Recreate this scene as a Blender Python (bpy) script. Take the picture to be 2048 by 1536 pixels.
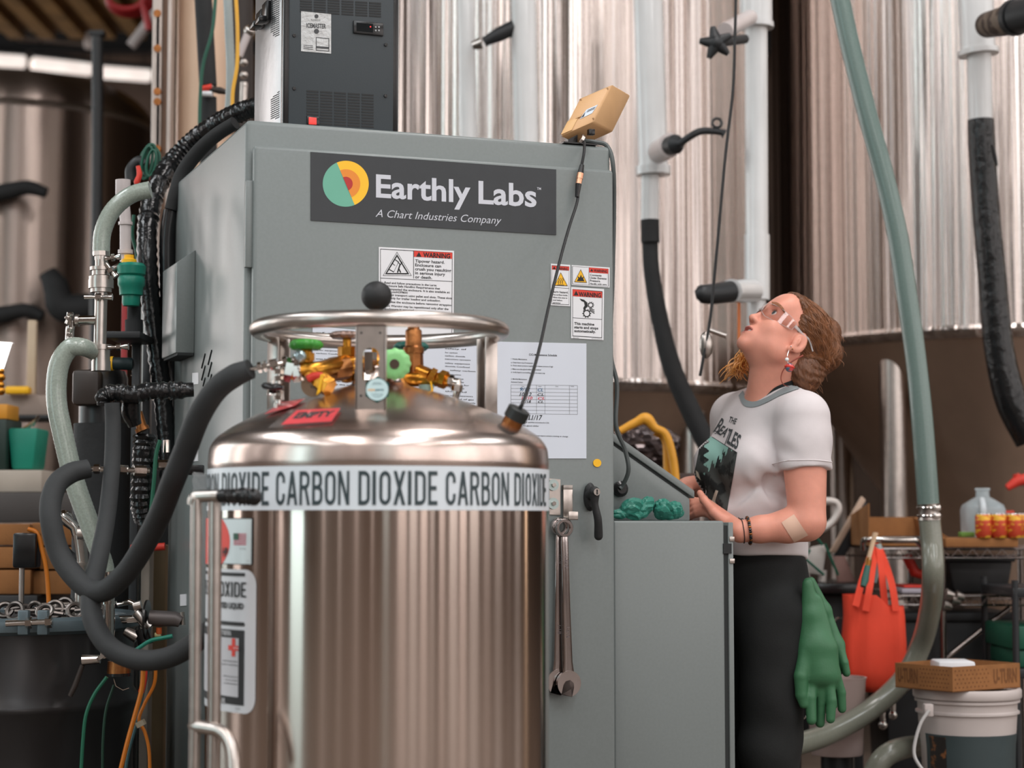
import bpy, bmesh, math, random
import numpy as np
from mathutils import Vector as V, Matrix as Mx
from mathutils.bvhtree import BVHTree
random.seed(7); np.random.seed(7)
PI = math.pi
SC = bpy.context.scene
for o in list(bpy.data.objects): bpy.data.objects.remove(o)

# ------------------------------------------------------------------ camera
F = 3800.0
PITCH = math.atan(272 / F)
CAM = V((0, 0, 1.0))
cd = bpy.data.cameras.new('camera'); co = bpy.data.objects.new('camera', cd); SC.collection.objects.link(co)
cd.sensor_width = 36; cd.lens = 36 * F / 2048; cd.clip_end = 100
co.location = CAM; co.rotation_euler = (PI / 2 + PITCH, 0, 0)
cd.dof.use_dof = True; cd.dof.focus_distance = 4.55; cd.dof.aperture_fstop = 2.9; cd.dof.aperture_blades = 0
SC.camera = co
# ------------------------------------------------------------------ world, lights, exposure
SC.view_settings.view_transform = 'Standard'; SC.view_settings.look = 'None'
SC.view_settings.gamma = 1; SC.view_settings.use_curve_mapping = False
SC.view_settings.exposure = 0.7
w = bpy.data.worlds.new('world'); SC.world = w; w.use_nodes = True
w.node_tree.nodes['Background'].inputs[0].default_value = (1.0, 0.90, 0.86, 1)
w.node_tree.nodes['Background'].inputs[1].default_value = 0.22

def area(name, loc, rot, sx, sy, power, col):
    l = bpy.data.lights.new(name, 'AREA'); l.shape = 'RECTANGLE'; l.size = sx; l.size_y = sy
    l.energy = power; l.color = col
    o = bpy.data.objects.new(name, l); SC.collection.objects.link(o); o.location = loc; o.rotation_euler = rot
    return o
HX, HY0, HY1, HZ = 11.0, -9.0, 24.0, 7.0                    # the hall: half width, front wall, back wall, ceiling
PINK, NEUT, COOL, AMB = (1, .905, .875), (1, .95, .93), (.78, .97, 1), (1, .72, .48)
LW = 1.9                                                    # radiance of the daylight in the tall windows
# tall windows and doors in three walls: (centre along the wall, width, sill height, tint, strength)
WINF = [(-8.2, .7, 2.4, PINK, .9), (-5.2, .5, 2.2, NEUT, .8), (-2.6, .6, 2.6, PINK, .8), (-.2, .35, 2.0, PINK, .7), (1.6, .8, 2.2, COOL, .8), (4.0, 1.3, 1.6, PINK, 1), (5.9, 1.5, 1.6, NEUT, 1), (8.0, 1.4, 1.4, PINK, 1), (9.9, .9, 2.0, NEUT, 1)]
WINL = [(-5.4, 3.0, .1, (.66, .95, 1), 1.15), (-1.6, 1.2, 1.4, PINK, 1.1), (2.6, .6, 2, NEUT, 1), (6.0, 1.4, 1.0, NEUT, 1.5), (9.5, 1.8, 1.0, COOL, 1.6), (13, 2.0, .4, NEUT, 1.6), (17, 2.2, .4, PINK, 1.6), (20.5, 1.6, .6, PINK, 1.4)]  # rearmost windows are unseen, added to brighten the enclosure side and far tank
WINR = [(-7.2, 1.5, 1.6, PINK, 1), (-4.6, 1.6, 1.4, NEUT, 1), (-2.6, 1.3, 1.4, PINK, 1.2), (-.5, 1.5, 1.4, NEUT, 1), (1.6, 1.0, 1.8, PINK, .9), (3.6, 1.2, 1.8, NEUT, 1), (5.6, .5, 2, PINK, .8), (7.6, 1.3, 1.8, NEUT, 1), (9.7, .5, .6, AMB, .8)]
for wall, lst in enumerate((WINF, WINL, WINR)):
    for u, ww, z0, tint, k in lst:
        hh = 6.2 - z0; loc = [(u, HY0 + .1, 6.2 - hh / 2), (-HX + .1, u, 6.2 - hh / 2), (HX - .1, u, 6.2 - hh / 2)][wall]
        area('window_light', loc, (PI / 2, 0, [0, -PI / 2, PI / 2][wall]), ww, hh, LW * k * PI * hh * ww, tint)
for i, (x, y) in enumerate([(-6, -5), (-2, -5), (2, -5), (6, -5), (-6, 0), (-2, -.5), (2, -.5), (6, 0), (-5, 4.2), (1.5, 4.0), (6.5, 4.5)]):
    area('added_top_light', (x, y, HZ - .15), (0, 0, 0), 1.3, 3.2, 6.8 * PI * 1.3 * 3.2, NEUT if i % 2 else (.93, .97, 1))  # unseen overhead lights added for brightness; the ceiling itself is closed

# ------------------------------------------------------------------ helpers
def P(px, py, Y):
    u, v = (px - 1024) / F, (768 - py) / F
    d = V((u, math.cos(PITCH) - v * math.sin(PITCH), math.sin(PITCH) + v * math.cos(PITCH)))
    return CAM + d * (Y / d.y)
def ray(px, py): return (P(px, py, 1.0) - CAM)
def lin(c): return tuple((x / 255 / 12.92) if x / 255 <= .04045 else ((x / 255 + .055) / 1.055) ** 2.4 for x in c)
MATS = {}
def clear_mat(name, ior=1.5, tint=(1, 1, 1), rough=.03):
    """thin clear plastic: transparent, with a mirror share by Fresnel; faint noise in the gloss"""
    m = bpy.data.materials.new(name); m.use_nodes = True; N = m.node_tree.nodes; L = m.node_tree.links; N.remove(N['Principled BSDF'])
    tr = N.new('ShaderNodeBsdfTransparent'); gl = N.new('ShaderNodeBsdfGlossy'); fr = N.new('ShaderNodeFresnel'); mx = N.new('ShaderNodeMixShader'); nz = N.new('ShaderNodeTexNoise'); mr = N.new('ShaderNodeMapRange')
    tr.inputs[0].default_value = (*tint, 1); fr.inputs[0].default_value = ior; nz.inputs['Scale'].default_value = 30; mr.inputs[3].default_value = rough * .6; mr.inputs[4].default_value = rough * 1.6
    L.new(nz.outputs['Fac'], mr.inputs[0]); L.new(mr.outputs[0], gl.inputs['Roughness']); L.new(fr.outputs[0], mx.inputs[0]); L.new(tr.outputs[0], mx.inputs[1]); L.new(gl.outputs[0], mx.inputs[2]); L.new(mx.outputs[0], N['Material Output'].inputs[0])
    return m
def mat(name, col, rough=.5, metal=0, var=.10, ns=6, bump=0, bd=.01, bs=80, sv=(1, 1, 1), coat=0, trans=0, alpha=1, emit=0, ior=1.45, aniso=0, spec=.5, sss=0, col2=None, thr=None, nd=3, rv=0):
    """principled material; noise-driven colour variation and bump; sv stretches the noise; col2/thr paints wear with col2 where noise > thr"""
    if name in MATS: return MATS[name]
    m = bpy.data.materials.new(name); m.use_nodes = True; nt = m.node_tree; N = nt.nodes; L = nt.links
    b = N['Principled BSDF']; I = b.inputs
    tc = N.new('ShaderNodeTexCoord'); mp = N.new('ShaderNodeMapping'); mp.inputs['Scale'].default_value = sv
    L.new(tc.outputs['Object'], mp.inputs['Vector'])
    nz = N.new('ShaderNodeTexNoise'); nz.inputs['Scale'].default_value = ns; nz.inputs['Detail'].default_value = nd
    L.new(mp.outputs[0], nz.inputs['Vector'])
    cr = N.new('ShaderNodeValToRGB'); L.new(nz.outputs['Fac'], cr.inputs[0])
    c = lin(col)
    if col2 is None:
        cr.color_ramp.elements[0].position = .3; cr.color_ramp.elements[1].position = .7
        cr.color_ramp.elements[0].color = (*[x * (1 - var) for x in c], 1)
        cr.color_ramp.elements[1].color = (*[min(1, x * (1 + var)) for x in c], 1)
    else:
        t = thr if thr else .6
        cr.color_ramp.elements[0].position = t - .04; cr.color_ramp.elements[1].position = t + .04
        cr.color_ramp.elements[0].color = (*c, 1); cr.color_ramp.elements[1].color = (*lin(col2), 1)
    L.new(cr.outputs[0], I['Base Color'])
    I['Roughness'].default_value = rough; I['Metallic'].default_value = metal; I['IOR'].default_value = ior
    I['Specular IOR Level'].default_value = spec
    if rv:
        mr = N.new('ShaderNodeMapRange'); mr.inputs[3].default_value = max(.02, rough - rv); mr.inputs[4].default_value = rough + rv
        L.new(nz.outputs['Fac'], mr.inputs[0]); L.new(mr.outputs[0], I['Roughness'])
    if coat: I['Coat Weight'].default_value = coat; I['Coat Roughness'].default_value = .08
    if trans: I['Transmission Weight'].default_value = trans
    if alpha < 1: I['Alpha'].default_value = alpha
    if sss:
        I['Subsurface Weight'].default_value = sss; I['Subsurface Radius'].default_value = (.012, .004, .002); I['Subsurface Scale'].default_value = 1
    if emit: L.new(cr.outputs[0], I['Emission Color']); I['Emission Strength'].default_value = emit
    if aniso:
        I['Anisotropic'].default_value = aniso; I['Anisotropic Rotation'].default_value = .25
        tg = N.new('ShaderNodeTangent'); tg.direction_type = 'RADIAL'; tg.axis = 'Z'; L.new(tg.outputs[0], I['Tangent'])
    if bump:
        n2 = N.new('ShaderNodeTexNoise'); n2.inputs['Scale'].default_value = bs; n2.inputs['Detail'].default_value = 3
        L.new(mp.outputs[0], n2.inputs['Vector'])
        bp = N.new('ShaderNodeBump'); bp.inputs['Strength'].default_value = bump; bp.inputs['Distance'].default_value = bd
        L.new(n2.outputs['Fac'], bp.inputs['Height']); L.new(bp.outputs[0], I['Normal'])
    MATS[name] = m
    return m

ROOTW = {}
def link(o): SC.collection.objects.link(o)
def tag(o, label=None, cat=None, group=None, kind=None):
    if label: o['label'] = label
    if cat: o['category'] = cat
    if group: o['group'] = group
    if kind: o['kind'] = kind
    return o
def thing(name, label, cat, loc=(0, 0, 0), group=None, mx=None):
    o = bpy.data.objects.new(name, None); link(o); o.empty_display_size = .05
    m = mx if mx is not None else Mx.Translation(V(loc))
    o.matrix_world = m; ROOTW[o.name] = m.copy()
    return tag(o, label, cat, group)

class B:
    """collects geometry and links it as ONE mesh object; frame = matrix from builder space to world"""
    def __init__(s, frame=None): s.v = []; s.f = []; s.fr = frame if frame is not None else Mx.Identity(4)
    def add(s, vs, fs):
        n = len(s.v); s.v += [tuple(x) for x in vs]; s.f += [tuple(i + n for i in f) for f in fs]; return s
    def bm(s, bm, mx=None):
        bm.verts.ensure_lookup_table(); bm.verts.index_update()
        vs = [(mx @ v.co if mx else v.co.copy()) for v in bm.verts]
        s.add(vs, [[v.index for v in f.verts] for f in bm.faces]); bm.free(); return s
    def box(s, lo, hi, bev=0, seg=2, mx=None):
        bm = bmesh.new(); bmesh.ops.create_cube(bm, size=1)
        lo = V(lo); hi = V(hi)
        for v in bm.verts: v.co = V([(lo[i] + hi[i]) / 2 + v.co[i] * (hi[i] - lo[i]) for i in range(3)])
        if bev: bmesh.ops.bevel(bm, geom=bm.edges[:], offset=bev, segments=seg, affect='EDGES', profile=.5)
        return s.bm(bm, mx)
    def prism(s, pts, dirv, bev=0):
        """polygon of 3D points extruded along dirv"""
        n = len(pts); dv = V(dirv); a = [V(p) for p in pts]
        vs = a + [p + dv for p in a]
        fs = [list(range(n))[::-1], list(range(n, 2 * n))] + [[i, (i + 1) % n, n + (i + 1) % n, n + i] for i in range(n)]
        if not bev: return s.add(vs, fs)
        bm = bmesh.new(); bv = [bm.verts.new(v) for v in vs]
        for f in fs: bm.faces.new([bv[i] for i in f])
        bmesh.ops.recalc_face_normals(bm, faces=bm.faces[:])
        bmesh.ops.bevel(bm, geom=bm.edges[:], offset=bev, segments=2, affect='EDGES', profile=.5)
        return s.bm(bm)
    def tube(s, pts, r, n=12, caps=True, smooth=0, closed=False, flat=1.0):
        pts = [V(p) for p in pts]
        rr = list(r) if hasattr(r, '__len__') else [r] * len(pts)
        if smooth: pts, rr = spline(pts, rr, smooth, closed)
        m = len(pts); vs = []; fs = []
        T = []
        for i in range(m):
            a = pts[(i - 1) % m] if (closed or i) else pts[0]; b = pts[(i + 1) % m] if (closed or i < m - 1) else pts[-1]
            t = (b - a); T.append(t.normalized() if t.length > 1e-9 else V((0, 0, 1)))
        up = V((0, 0, 1)) if abs(T[0].z) < .9 else V((1, 0, 0))
        nrm = (up - T[0] * up.dot(T[0])).normalized()
        for i in range(m):
            if i: nrm = (nrm - T[i] * nrm.dot(T[i])).normalized()
            bi = T[i].cross(nrm)
            for k in range(n):
                a = 2 * PI * k / n
                vs.append(pts[i] + (nrm * math.cos(a) * flat + bi * math.sin(a)) * rr[i])
        for i in range(m if closed else m - 1):
            j = (i + 1) % m
            for k in range(n):
                fs.append((i * n + k, i * n + (k + 1) % n, j * n + (k + 1) % n, j * n + k))
        if caps and not closed: fs += [list(range(n))[::-1], list(range((m - 1) * n, m * n))]
        return s.add(vs, fs)
    def cyl(s, a, b, r, r2=None, n=16): return s.tube([a, b], [r, r if r2 is None else r2], n)
    def hexa(s, a, b, r): return s.tube([a, b], [r, r], 6)
    def lathe(s, prof, o=(0, 0, 0), axis=(0, 0, 1), n=48, a0=0, a1=2 * PI):
        """prof: list of (radius, height) round axis through o"""
        ax = V(axis).normalized(); u = ax.orthogonal().normalized()
        if abs(ax.z) > .99: u = V((1, 0, 0))
        w = ax.cross(u); o = V(o); full = abs(a1 - a0 - 2 * PI) < 1e-6; k = n if full else n + 1
        vs = []; fs = []
        for (r, h) in prof:
            for i in range(k):
                a = a0 + (a1 - a0) * i / n
                vs.append(o + ax * h + (u * math.cos(a) + w * math.sin(a)) * max(r, 1e-5))
        for j in range(len(prof) - 1):
            for i in range(n):
                i2 = (i + 1) % k
                fs.append((j * k + i, j * k + i2, (j + 1) * k + i2, (j + 1) * k + i))
        return s.add(vs, fs)
    def ball(s, c, r, n=20, sc=(1, 1, 1)):
        c = V(c); prof = []
        vs = []; fs = []; m = n // 2
        for j in range(m + 1):
            t = PI * j / m
            for i in range(n):
                a = 2 * PI * i / n
                vs.append(c + V((max(math.sin(t), 1e-4) * math.cos(a) * r * sc[0], max(math.sin(t), 1e-4) * math.sin(a) * r * sc[1], math.cos(t) * r * sc[2])))
        for j in range(m):
            for i in range(n): fs.append((j * n + i, (j + 1) * n + i, (j + 1) * n + (i + 1) % n, j * n + (i + 1) % n))
        return s.add(vs, fs)
    def torus(s, c, R, r, axis=(0, 0, 1), n=64, k=16):
        ax = V(axis).normalized(); u = ax.orthogonal().normalized(); w = ax.cross(u); c = V(c)
        return s.tube([c + (u * math.cos(2 * PI * i / n) + w * math.sin(2 * PI * i / n)) * R for i in range(n)], r, k, closed=True)
    def build(s, name, m, parent=None, label=None, cat=None, group=None, kind=None, sharp=38, flatshade=False, fix=True):
        me = bpy.data.meshes.new(name)
        pm = ROOTW[parent.name].inverted() if parent else None
        M0 = (pm @ s.fr) if pm else s.fr
        co = np.array(s.v, dtype=float).reshape(-1, 3)
        A = np.array(M0); co = co @ A[:3, :3].T + A[:3, 3]
        off = None
        if parent is None:
            lo, hi = co.min(0), co.max(0); off = np.array([(lo[0] + hi[0]) / 2, (lo[1] + hi[1]) / 2, lo[2]]); co = co - off
        me.from_pydata(co.tolist(), [], s.f); me.update()
        if fix:
            bm = bmesh.new(); bm.from_mesh(me); bmesh.ops.recalc_face_normals(bm, faces=bm.faces[:]); bm.to_mesh(me); bm.free()
        if not flatshade:
            me.shade_smooth(); me.set_sharp_from_angle(angle=math.radians(sharp))
        for mm in (m if isinstance(m, (list, tuple)) else [m]): me.materials.append(mm)
        o = bpy.data.objects.new(name, me); link(o)
        if parent is not None:
            o.parent = parent; ROOTW[o.name] = ROOTW[parent.name]
        else:
            o.location = off; ROOTW[o.name] = Mx.Translation(V(off))
        return tag(o, label, cat, group, kind)

def spline(pts, rr, k, closed=False):
    out = []; ro = []; n = len(pts)
    seg = n if closed else n - 1
    for i in range(seg):
        p0 = pts[(i - 1) % n] if (closed or i) else pts[0] * 2 - pts[1]
        p1 = pts[i]; p2 = pts[(i + 1) % n]
        p3 = pts[(i + 2) % n] if (closed or i + 2 < n) else pts[-1] * 2 - pts[-2]
        for j in range(k):
            t = j / k; t2 = t * t; t3 = t2 * t
            out.append(.5 * ((2 * p1) + (p2 - p0) * t + (2 * p0 - 5 * p1 + 4 * p2 - p3) * t2 + (3 * p1 - p0 - 3 * p2 + p3) * t3))
            ro.append(rr[i] + (rr[(i + 1) % n] - rr[i]) * (t * t * (3 - 2 * t)))
    if not closed: out.append(pts[-1]); ro.append(rr[-1])
    return out, ro
def PP(lst, Y=None): return [P(*p) if len(p) == 3 else P(p[0], p[1], Y) for p in lst]

# flat lettering -------------------------------------------------------------
_TC = {}
def glyphs(s, bold=0.0, space=1.0, shear=0.0):
    """2D mesh of a string: (N,2) verts scaled so that text is 1 wide and cap height is 1 (baseline 0), faces"""
    key = (s, bold, space, shear)
    if key in _TC: return _TC[key]
    def raw(t):
        c = bpy.data.curves.new('t', 'FONT'); c.body = t; c.size = 1; c.offset = bold; c.space_character = space; c.shear = shear
        c.resolution_u = 3; c.fill_mode = 'FRONT'
        o = bpy.data.objects.new('t', c); me = o.to_mesh()
        vs = np.array([v.co[:2] for v in me.vertices]).reshape(-1, 2); fs = [tuple(p.vertices) for p in me.polygons]
        o.to_mesh_clear(); bpy.data.objects.remove(o); bpy.data.curves.remove(c)
        return vs, fs
    vs, fs = raw(s); hv, _ = raw('H')
    cap = hv[:, 1].max() - max(0, hv[:, 1].min()) if len(hv) else .7
    vs = vs.copy(); x0, x1 = vs[:, 0].min(), vs[:, 0].max()
    asp = (x1 - x0) / cap
    vs[:, 0] = (vs[:, 0] - x0) / (x1 - x0); vs[:, 1] = vs[:, 1] / cap
    _TC[key] = (vs, fs, asp); return _TC[key]

class Plane:
    """a plane in the scene, addressed by photograph pixels; frame: local x along, y into, z up; plane local y = y0"""
    def __init__(s, frame, axis=1): s.M = frame; s.I = frame.inverted(); s.ax = axis
    def at(s, px, py, y=0.0):
        o = s.I @ CAM; d = s.I.to_3x3() @ ray(px, py); t = (y - o[s.ax]) / d[s.ax]; return o + d * t
    def W(s, px, py, y=0.0): return s.M @ s.at(px, py, y)
    def quad(s, b, pts, y, th):
        """pixel polygon at local depth y, thickness th towards the viewer (local, before frame)"""
        nv = V((0, 0, 0)); nv[s.ax] = -th
        return b.prism([s.at(px, py, y) for px, py in pts], nv)
    def flat(s, b, pts, y):
        return b.add([s.at(px, py, y) for px, py in pts], [list(range(len(pts)))])
    def text(s, b, t, bl, br, tl, y, bold=0.0, space=1.0, shear=0.0):
        vs, fs, asp = glyphs(t, bold, space, shear)
        a = s.at(*bl, y); e = s.at(*br, y) - a
        u = s.at(*tl, y) - a
        return b.add([a + e * x + u * z for x, z in vs], fs)
    def line(s, b, t, x, yb, h, y, slope=.06, w=None, bold=0.0, maxw=None, shear=0.0):
        """text starting at pixel x, baseline yb, cap height h px; width from aspect unless w given"""
        vs, fs, asp = glyphs(t, bold, 1.0, shear)
        ww = w if w else asp * h
        if maxw: ww = min(ww, maxw)
        return s.text(b, t, (x, yb), (x + ww, yb + slope * ww), (x, yb - h), y, bold, 1.0, shear)
def disc2(cx, cy, r, a0=0, a1=2 * PI, n=32): return [(cx + r * math.cos(a0 + (a1 - a0) * i / n), cy + r * math.sin(a0 + (a1 - a0) * i / n)) for i in range(n + (0 if abs(a1 - a0 - 2 * PI) < 1e-6 else 1))]
def copy_tree(o, mx=None, label=None):
    def rec(a, par):
        c = a.copy(); link(c)
        if par: c.parent = par; c.matrix_parent_inverse = a.matrix_parent_inverse.copy()
        for ch in [x for x in bpy.data.objects if x.parent == a]: rec(ch, c)
        return c
    c = rec(o, None)
    if mx is not None: c.matrix_world = mx
    if label: c['label'] = label
    return c
# ------------------------------------------------------------------ shared materials
def steel(name, col=(190, 180, 174), rough=.22, bump=.25, bs=9, sv=(1, 1, .04), aniso=.75, **k): return mat(name, col, rough, 1, var=.05, ns=12, bump=bump, bs=bs, sv=sv, aniso=aniso, **k)
M_grey = mat('enclosure_grey_paint', (120, 127, 126), .34, var=.03, ns=140, bump=.018, bs=500)
M_greyD = mat('enclosure_seam', (38, 42, 42), .7, var=.1)
M_black = mat('black_rubber', (34, 35, 36), .55, var=.15, ns=30, bump=.1, bs=90)
M_blackg = mat('black_gloss_plastic', (24, 24, 25), .25, var=.1, ns=30)
M_ink = mat('print_black', (30, 32, 33), .6, var=.05)
M_inkgrey = mat('print_grey', (110, 112, 116), .6, var=.05)
M_white = mat('label_white', (226, 227, 230), .45, var=.02)
M_red = mat('label_red', (216, 62, 48), .5, var=.04)
M_yel = mat('label_yellow', (246, 186, 30), .5, var=.04)
M_chrome = mat('polished_steel', (200, 195, 190), .12, 1, var=.05, ns=20)
M_brushed = mat('brushed_steel', (186, 178, 172), .3, 1, var=.08, ns=40, bump=.012, bs=300)
M_brass = mat('brass', (196, 136, 52), .28, 1, var=.15, ns=30, bump=.08, bs=120)
M_bronze = mat('bronze', (150, 98, 58), .38, 1, var=.2, ns=40, bump=.08, bs=120)
M_card = mat('cardboard', (146, 98, 56), .85, var=.1, ns=20, bump=.1, bs=120)
M_dark = mat('dark_steel_paint', (38, 40, 42), .45, var=.1)
M_hosegrn = mat('green_grey_braided_hose', (104, 124, 118), .3, var=.05, ns=160, bump=.06, bs=420, coat=.4)
M_insul = mat('black_foam_insulation', (34, 35, 36), .75, var=.15, ns=12, bump=.15, bs=70)
M_wrap = mat('black_plastic_wrap', (22, 23, 24), .22, var=.1, ns=20, bump=.6, bs=26)
M_teal = mat('teal_plastic', (20, 120, 100), .4, var=.1, ns=30)
M_pvc = mat('white_jacket_pipe', (212, 213, 213), .14, var=.03, ns=8, coat=.6, bump=.03, bs=14)
M_green = mat('green_handwheel', (62, 150, 52), .4, var=.1, ns=30)
M_lgreen = mat('pale_green_handwheel', (142, 208, 136), .4, var=.06, ns=30)
# ------------------------------------------------------------------ the hall
def struct(b, name, m): return b.build(name, m, kind='structure')
M_floor = mat('wet_concrete', (104, 91, 81), .4, var=.25, ns=2.5, bump=.1, bs=30, rv=.15)
M_wall = mat('hall_wall', (96, 80, 70), .8, var=.25, ns=2)
M_wallp = mat('hall_wall_pale', (190, 178, 170), .7, var=.1, ns=2)
M_deck = mat('roof_deck', (104, 86, 62), .7, var=.25, ns=3)
struct(B().box((-HX, HY0 - .2, -.1), (HX, HY1, 0)), 'floor', M_floor)
b = B(); n = 150                                             # corrugated deck
for i in range(n):
    x0 = -HX + 2 * HX * i / n; x1 = x0 + 2 * HX / n; z0 = HZ if i % 2 else HZ + .1
    b.box((x0, HY0 - .2, z0), (x1, HY1, z0 + .1))
struct(b, 'ceiling', M_deck)
struct(B().box((-HX, HY1 - .2, 0), (HX, HY1, HZ)), 'wall_back', M_wall)
def window_wall(name, lst, a, b_, mk):
    """wall with tall openings; mk(u0,u1,z0,z1) gives a box for a stretch along the wall"""
    b = B(); xs = [a] + [e for q in lst for e in (q[0] - q[1] / 2, q[0] + q[1] / 2)] + [b_]
    for i in range(0, len(xs), 2): b.box(*mk(xs[i], xs[i + 1], 0, 6.2))
    for q in lst: b.box(*mk(q[0] - q[1] / 2, q[0] + q[1] / 2, 0, q[2]))
    b.box(*mk(a, b_, 6.2, HZ)); return struct(b, name, M_wall)
window_wall('wall_front', WINF, -HX, HX, lambda u0, u1, z0, z1: ((u0, HY0 - .2, z0), (u1, HY0, z1)))
window_wall('wall_left', WINL, HY0, HY1, lambda u0, u1, z0, z1: ((-HX - .2, u0, z0), (-HX, u1, z1)))
window_wall('wall_right', WINR, HY0, HY1, lambda u0, u1, z0, z1: ((HX, u0, z0), (HX + .2, u1, z1)))
b = B()
for y in (6.5, 10.5, 14.5, 18.5, 22): b.box((-HX, y, 6.5), (HX, y + .02, 6.98)); b.box((-HX, y - .1, 6.48), (HX, y + .12, 6.5))
struct(b, 'trim_1', M_dark)
b = B(); n = 70                                               # lower corrugated roof at the far left
for i in range(n):
    x0 = -HX + 11 * i / n; b.box((x0, 14, 5.95 if i % 2 else 6.02), (x0 + 11 / n, 19.3, 6.1))
struct(b, 'ceiling_1', mat('brown_deck', (128, 98, 58), .7, var=.3, ns=3))

# ------------------------------------------------------------------ tall fermenters behind
M_ferm = steel('fermenter_steel', (205, 194, 188), .22, bump=1, bd=.045, bs=8, sv=(1, 1, .006), aniso=1)
M_cone = steel('fermenter_cone_steel', (196, 172, 154), .45, bump=.3, bs=5, sv=(1, 1, .5), aniso=.5)
def fermenter(pxc, Y, R, zb, label, coneh=1.25, top=6.4, name='fermenter_tank'):
    c = P(pxc, 1040, Y); t = thing(name, label, 'tank', (c.x, c.y, 0))
    B().lathe([(R, zb + .03), (R, top)], (c.x, c.y, 0), n=96).build('shell', M_ferm, t)
    B().lathe([(R * .985, zb + .035), (R + .006, zb + .03), (R + .012, zb + .015), (R + .004, zb), (R * .97, zb - .02)], (c.x, c.y, 0), n=96).build('weld_ring', M_ferm, t)
    B().lathe([(R * .975, zb - .01), (R * .9, zb - .1), (R * .08, zb - coneh), (.06, zb - coneh - .1), (.0, zb - coneh - .1)], (c.x, c.y, 0), n=72).build('cone', M_cone, t)
    for k in range(4):
        a = PI / 4 + k * PI / 2
        p = V((c.x + R * .86 * math.cos(a), c.y + R * .86 * math.sin(a), 0))
        B().cyl(p, p + V((0, 0, zb + .05)), .055, n=14).build('leg', M_brushed, t)
    return t, c
fermenter(1085, 8.3, .99, 1.52, 'tall steel fermenter with conical bottom, straight behind the grey enclosure')
fermenter(2010, 8.3, .99, 1.73, 'tall steel fermenter behind the woman and the big green hose')
# ------------------------------------------------------------------ grey equipment enclosure
TH = math.radians(20.5)
A0 = P(488, 700, 4.3); A0.z = 0
CF = Mx.Translation(A0) @ Mx.Rotation(TH, 4, 'Z')
CB = Plane(CF); CSIDE = Plane(CF, 0)
CW = CB.at(1223.5, 700).x; CH = CB.at(488, 238).z; CD = .93
enc = thing('equipment_enclosure', 'tall grey painted steel enclosure with a dark company banner on its door', 'enclosure', mx=CF)
B(CF).box((0, 0, .1), (CW, CD, CH), .012, 3).build('cabinet_body', M_grey, enc)
B(CF).box((.02, .03, 0), (CW - .02, CD - .02, .1), .004).build('plinth', M_dark, enc)
DT = CB.at(495, 289, -.03).z
door = B(CF).box((.012, -.034, .14), (CW - .008, -.006, DT), .009, 3).build('cabinet_door', M_grey, enc)
B(CF).box((.03, -.007, .16), (CW - .03, .002, DT - .02)).build('door_gasket', M_greyD, enc)
for z in (DT - .28, .6):
    B(CF).box((-.004, -.022, z), (.014, -.004, z + .2), .003).build('hinge', M_grey, enc)
YD = -.0345                                                # door skin
def sign(name, pts, m=M_white, y=YD, th=.0015): return CB.quad(B(CF), pts, y, th).build(name, m, enc, sharp=20)
def sub(b, name, m, par): return b.build(name, m, par, fix=False, flatshade=True)
Y1 = YD - .0019; Y2 = YD - .0024; Y3 = YD - .0028
# banner
ban = sign('banner', [(621, 304), (1112, 339), (1112, 470), (621, 441)], mat('banner_charcoal', (52, 55, 58), .5, var=.05, ns=30))
def ring_part(name, m, r, y, a0, a1, cx=691.5, cy=367.5, n=40):
    b = B(CF); CB.flat(b, [(cx, cy)] + disc2(cx, cy, r, a0, a1, n), y); sub(b, name, m, ban)
aS = math.atan2(410.3 - 325.7, 708.4 - 672.8)              # direction of the split line
ring_part('emblem_teal', mat('emblem_teal', (108, 176, 152), .5, var=.04), 46, Y1, aS, aS + PI)
ring_part('emblem_yellow', mat('emblem_yellow', (250, 194, 44), .5, var=.03), 46, Y1, aS - PI, aS)
ring_part('emblem_orange', mat('emblem_orange', (232, 140, 48), .5, var=.03), 29, Y2, aS - PI, aS)
ring_part('emblem_red', mat('emblem_red', (182, 48, 44), .5, var=.03), 14, Y3, aS - PI, aS)
M_let = mat('banner_letter_grey', (203, 206, 214), .5, var=.02)
b = B(CF); CB.text(b, 'Earthly', (752, 393.5), (941, 405), (752, 348.5), Y1, bold=.022)
CB.text(b, 'Labs', (957, 406), (1073, 413), (957, 361.5), Y1, bold=.022)
CB.text(b, 'TM', (1074, 379.5), (1082, 380), (1074, 374.5), Y1, bold=.01)
sub(b, 'banner_lettering', M_let, ban)
b = B(CF); CB.text(b, 'A Chart Industries Company', (751, 433.5), (1002, 448), (752.5, 419), Y1, bold=-.004, shear=.22)
sub(b, 'banner_tagline', M_let, ban)

# tip-over warning
def framed(name, pts, bor=2.2):
    return sign(name, pts)
lab = sign('warning_label', [(757.4, 494), (907.7, 502), (906.6, 690), (757, 690)])
def outline(b, pts, wd, y):
    n = len(pts)
    cx = sum(p[0] for p in pts) / n; cy = sum(p[1] for p in pts) / n
    inn = []
    for (x, yy) in pts:
        d = math.hypot(x - cx, yy - cy); k = 1 - wd * 1.5 / d; inn.append((cx + (x - cx) * k, cy + (yy - cy) * k))
    vs = [CB.at(*p, y) for p in pts] + [CB.at(*p, y) for p in inn]
    b.add(vs, [(i, (i + 1) % n, n + (i + 1) % n, n + i) for i in range(n)])
def seg(b, p, q, wd, y):
    dx, dy = q[0] - p[0], q[1] - p[1]; L = math.hypot(dx, dy); nx, ny = -dy / L * wd / 2, dx / L * wd / 2
    CB.flat(b, [(p[0] + nx, p[1] + ny), (q[0] + nx, q[1] + ny), (q[0] - nx, q[1] - ny), (p[0] - nx, p[1] - ny)], y)
def pline(b, pts, wd, y):
    for p, q in zip(pts, pts[1:]): seg(b, p, q, wd, y)
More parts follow.
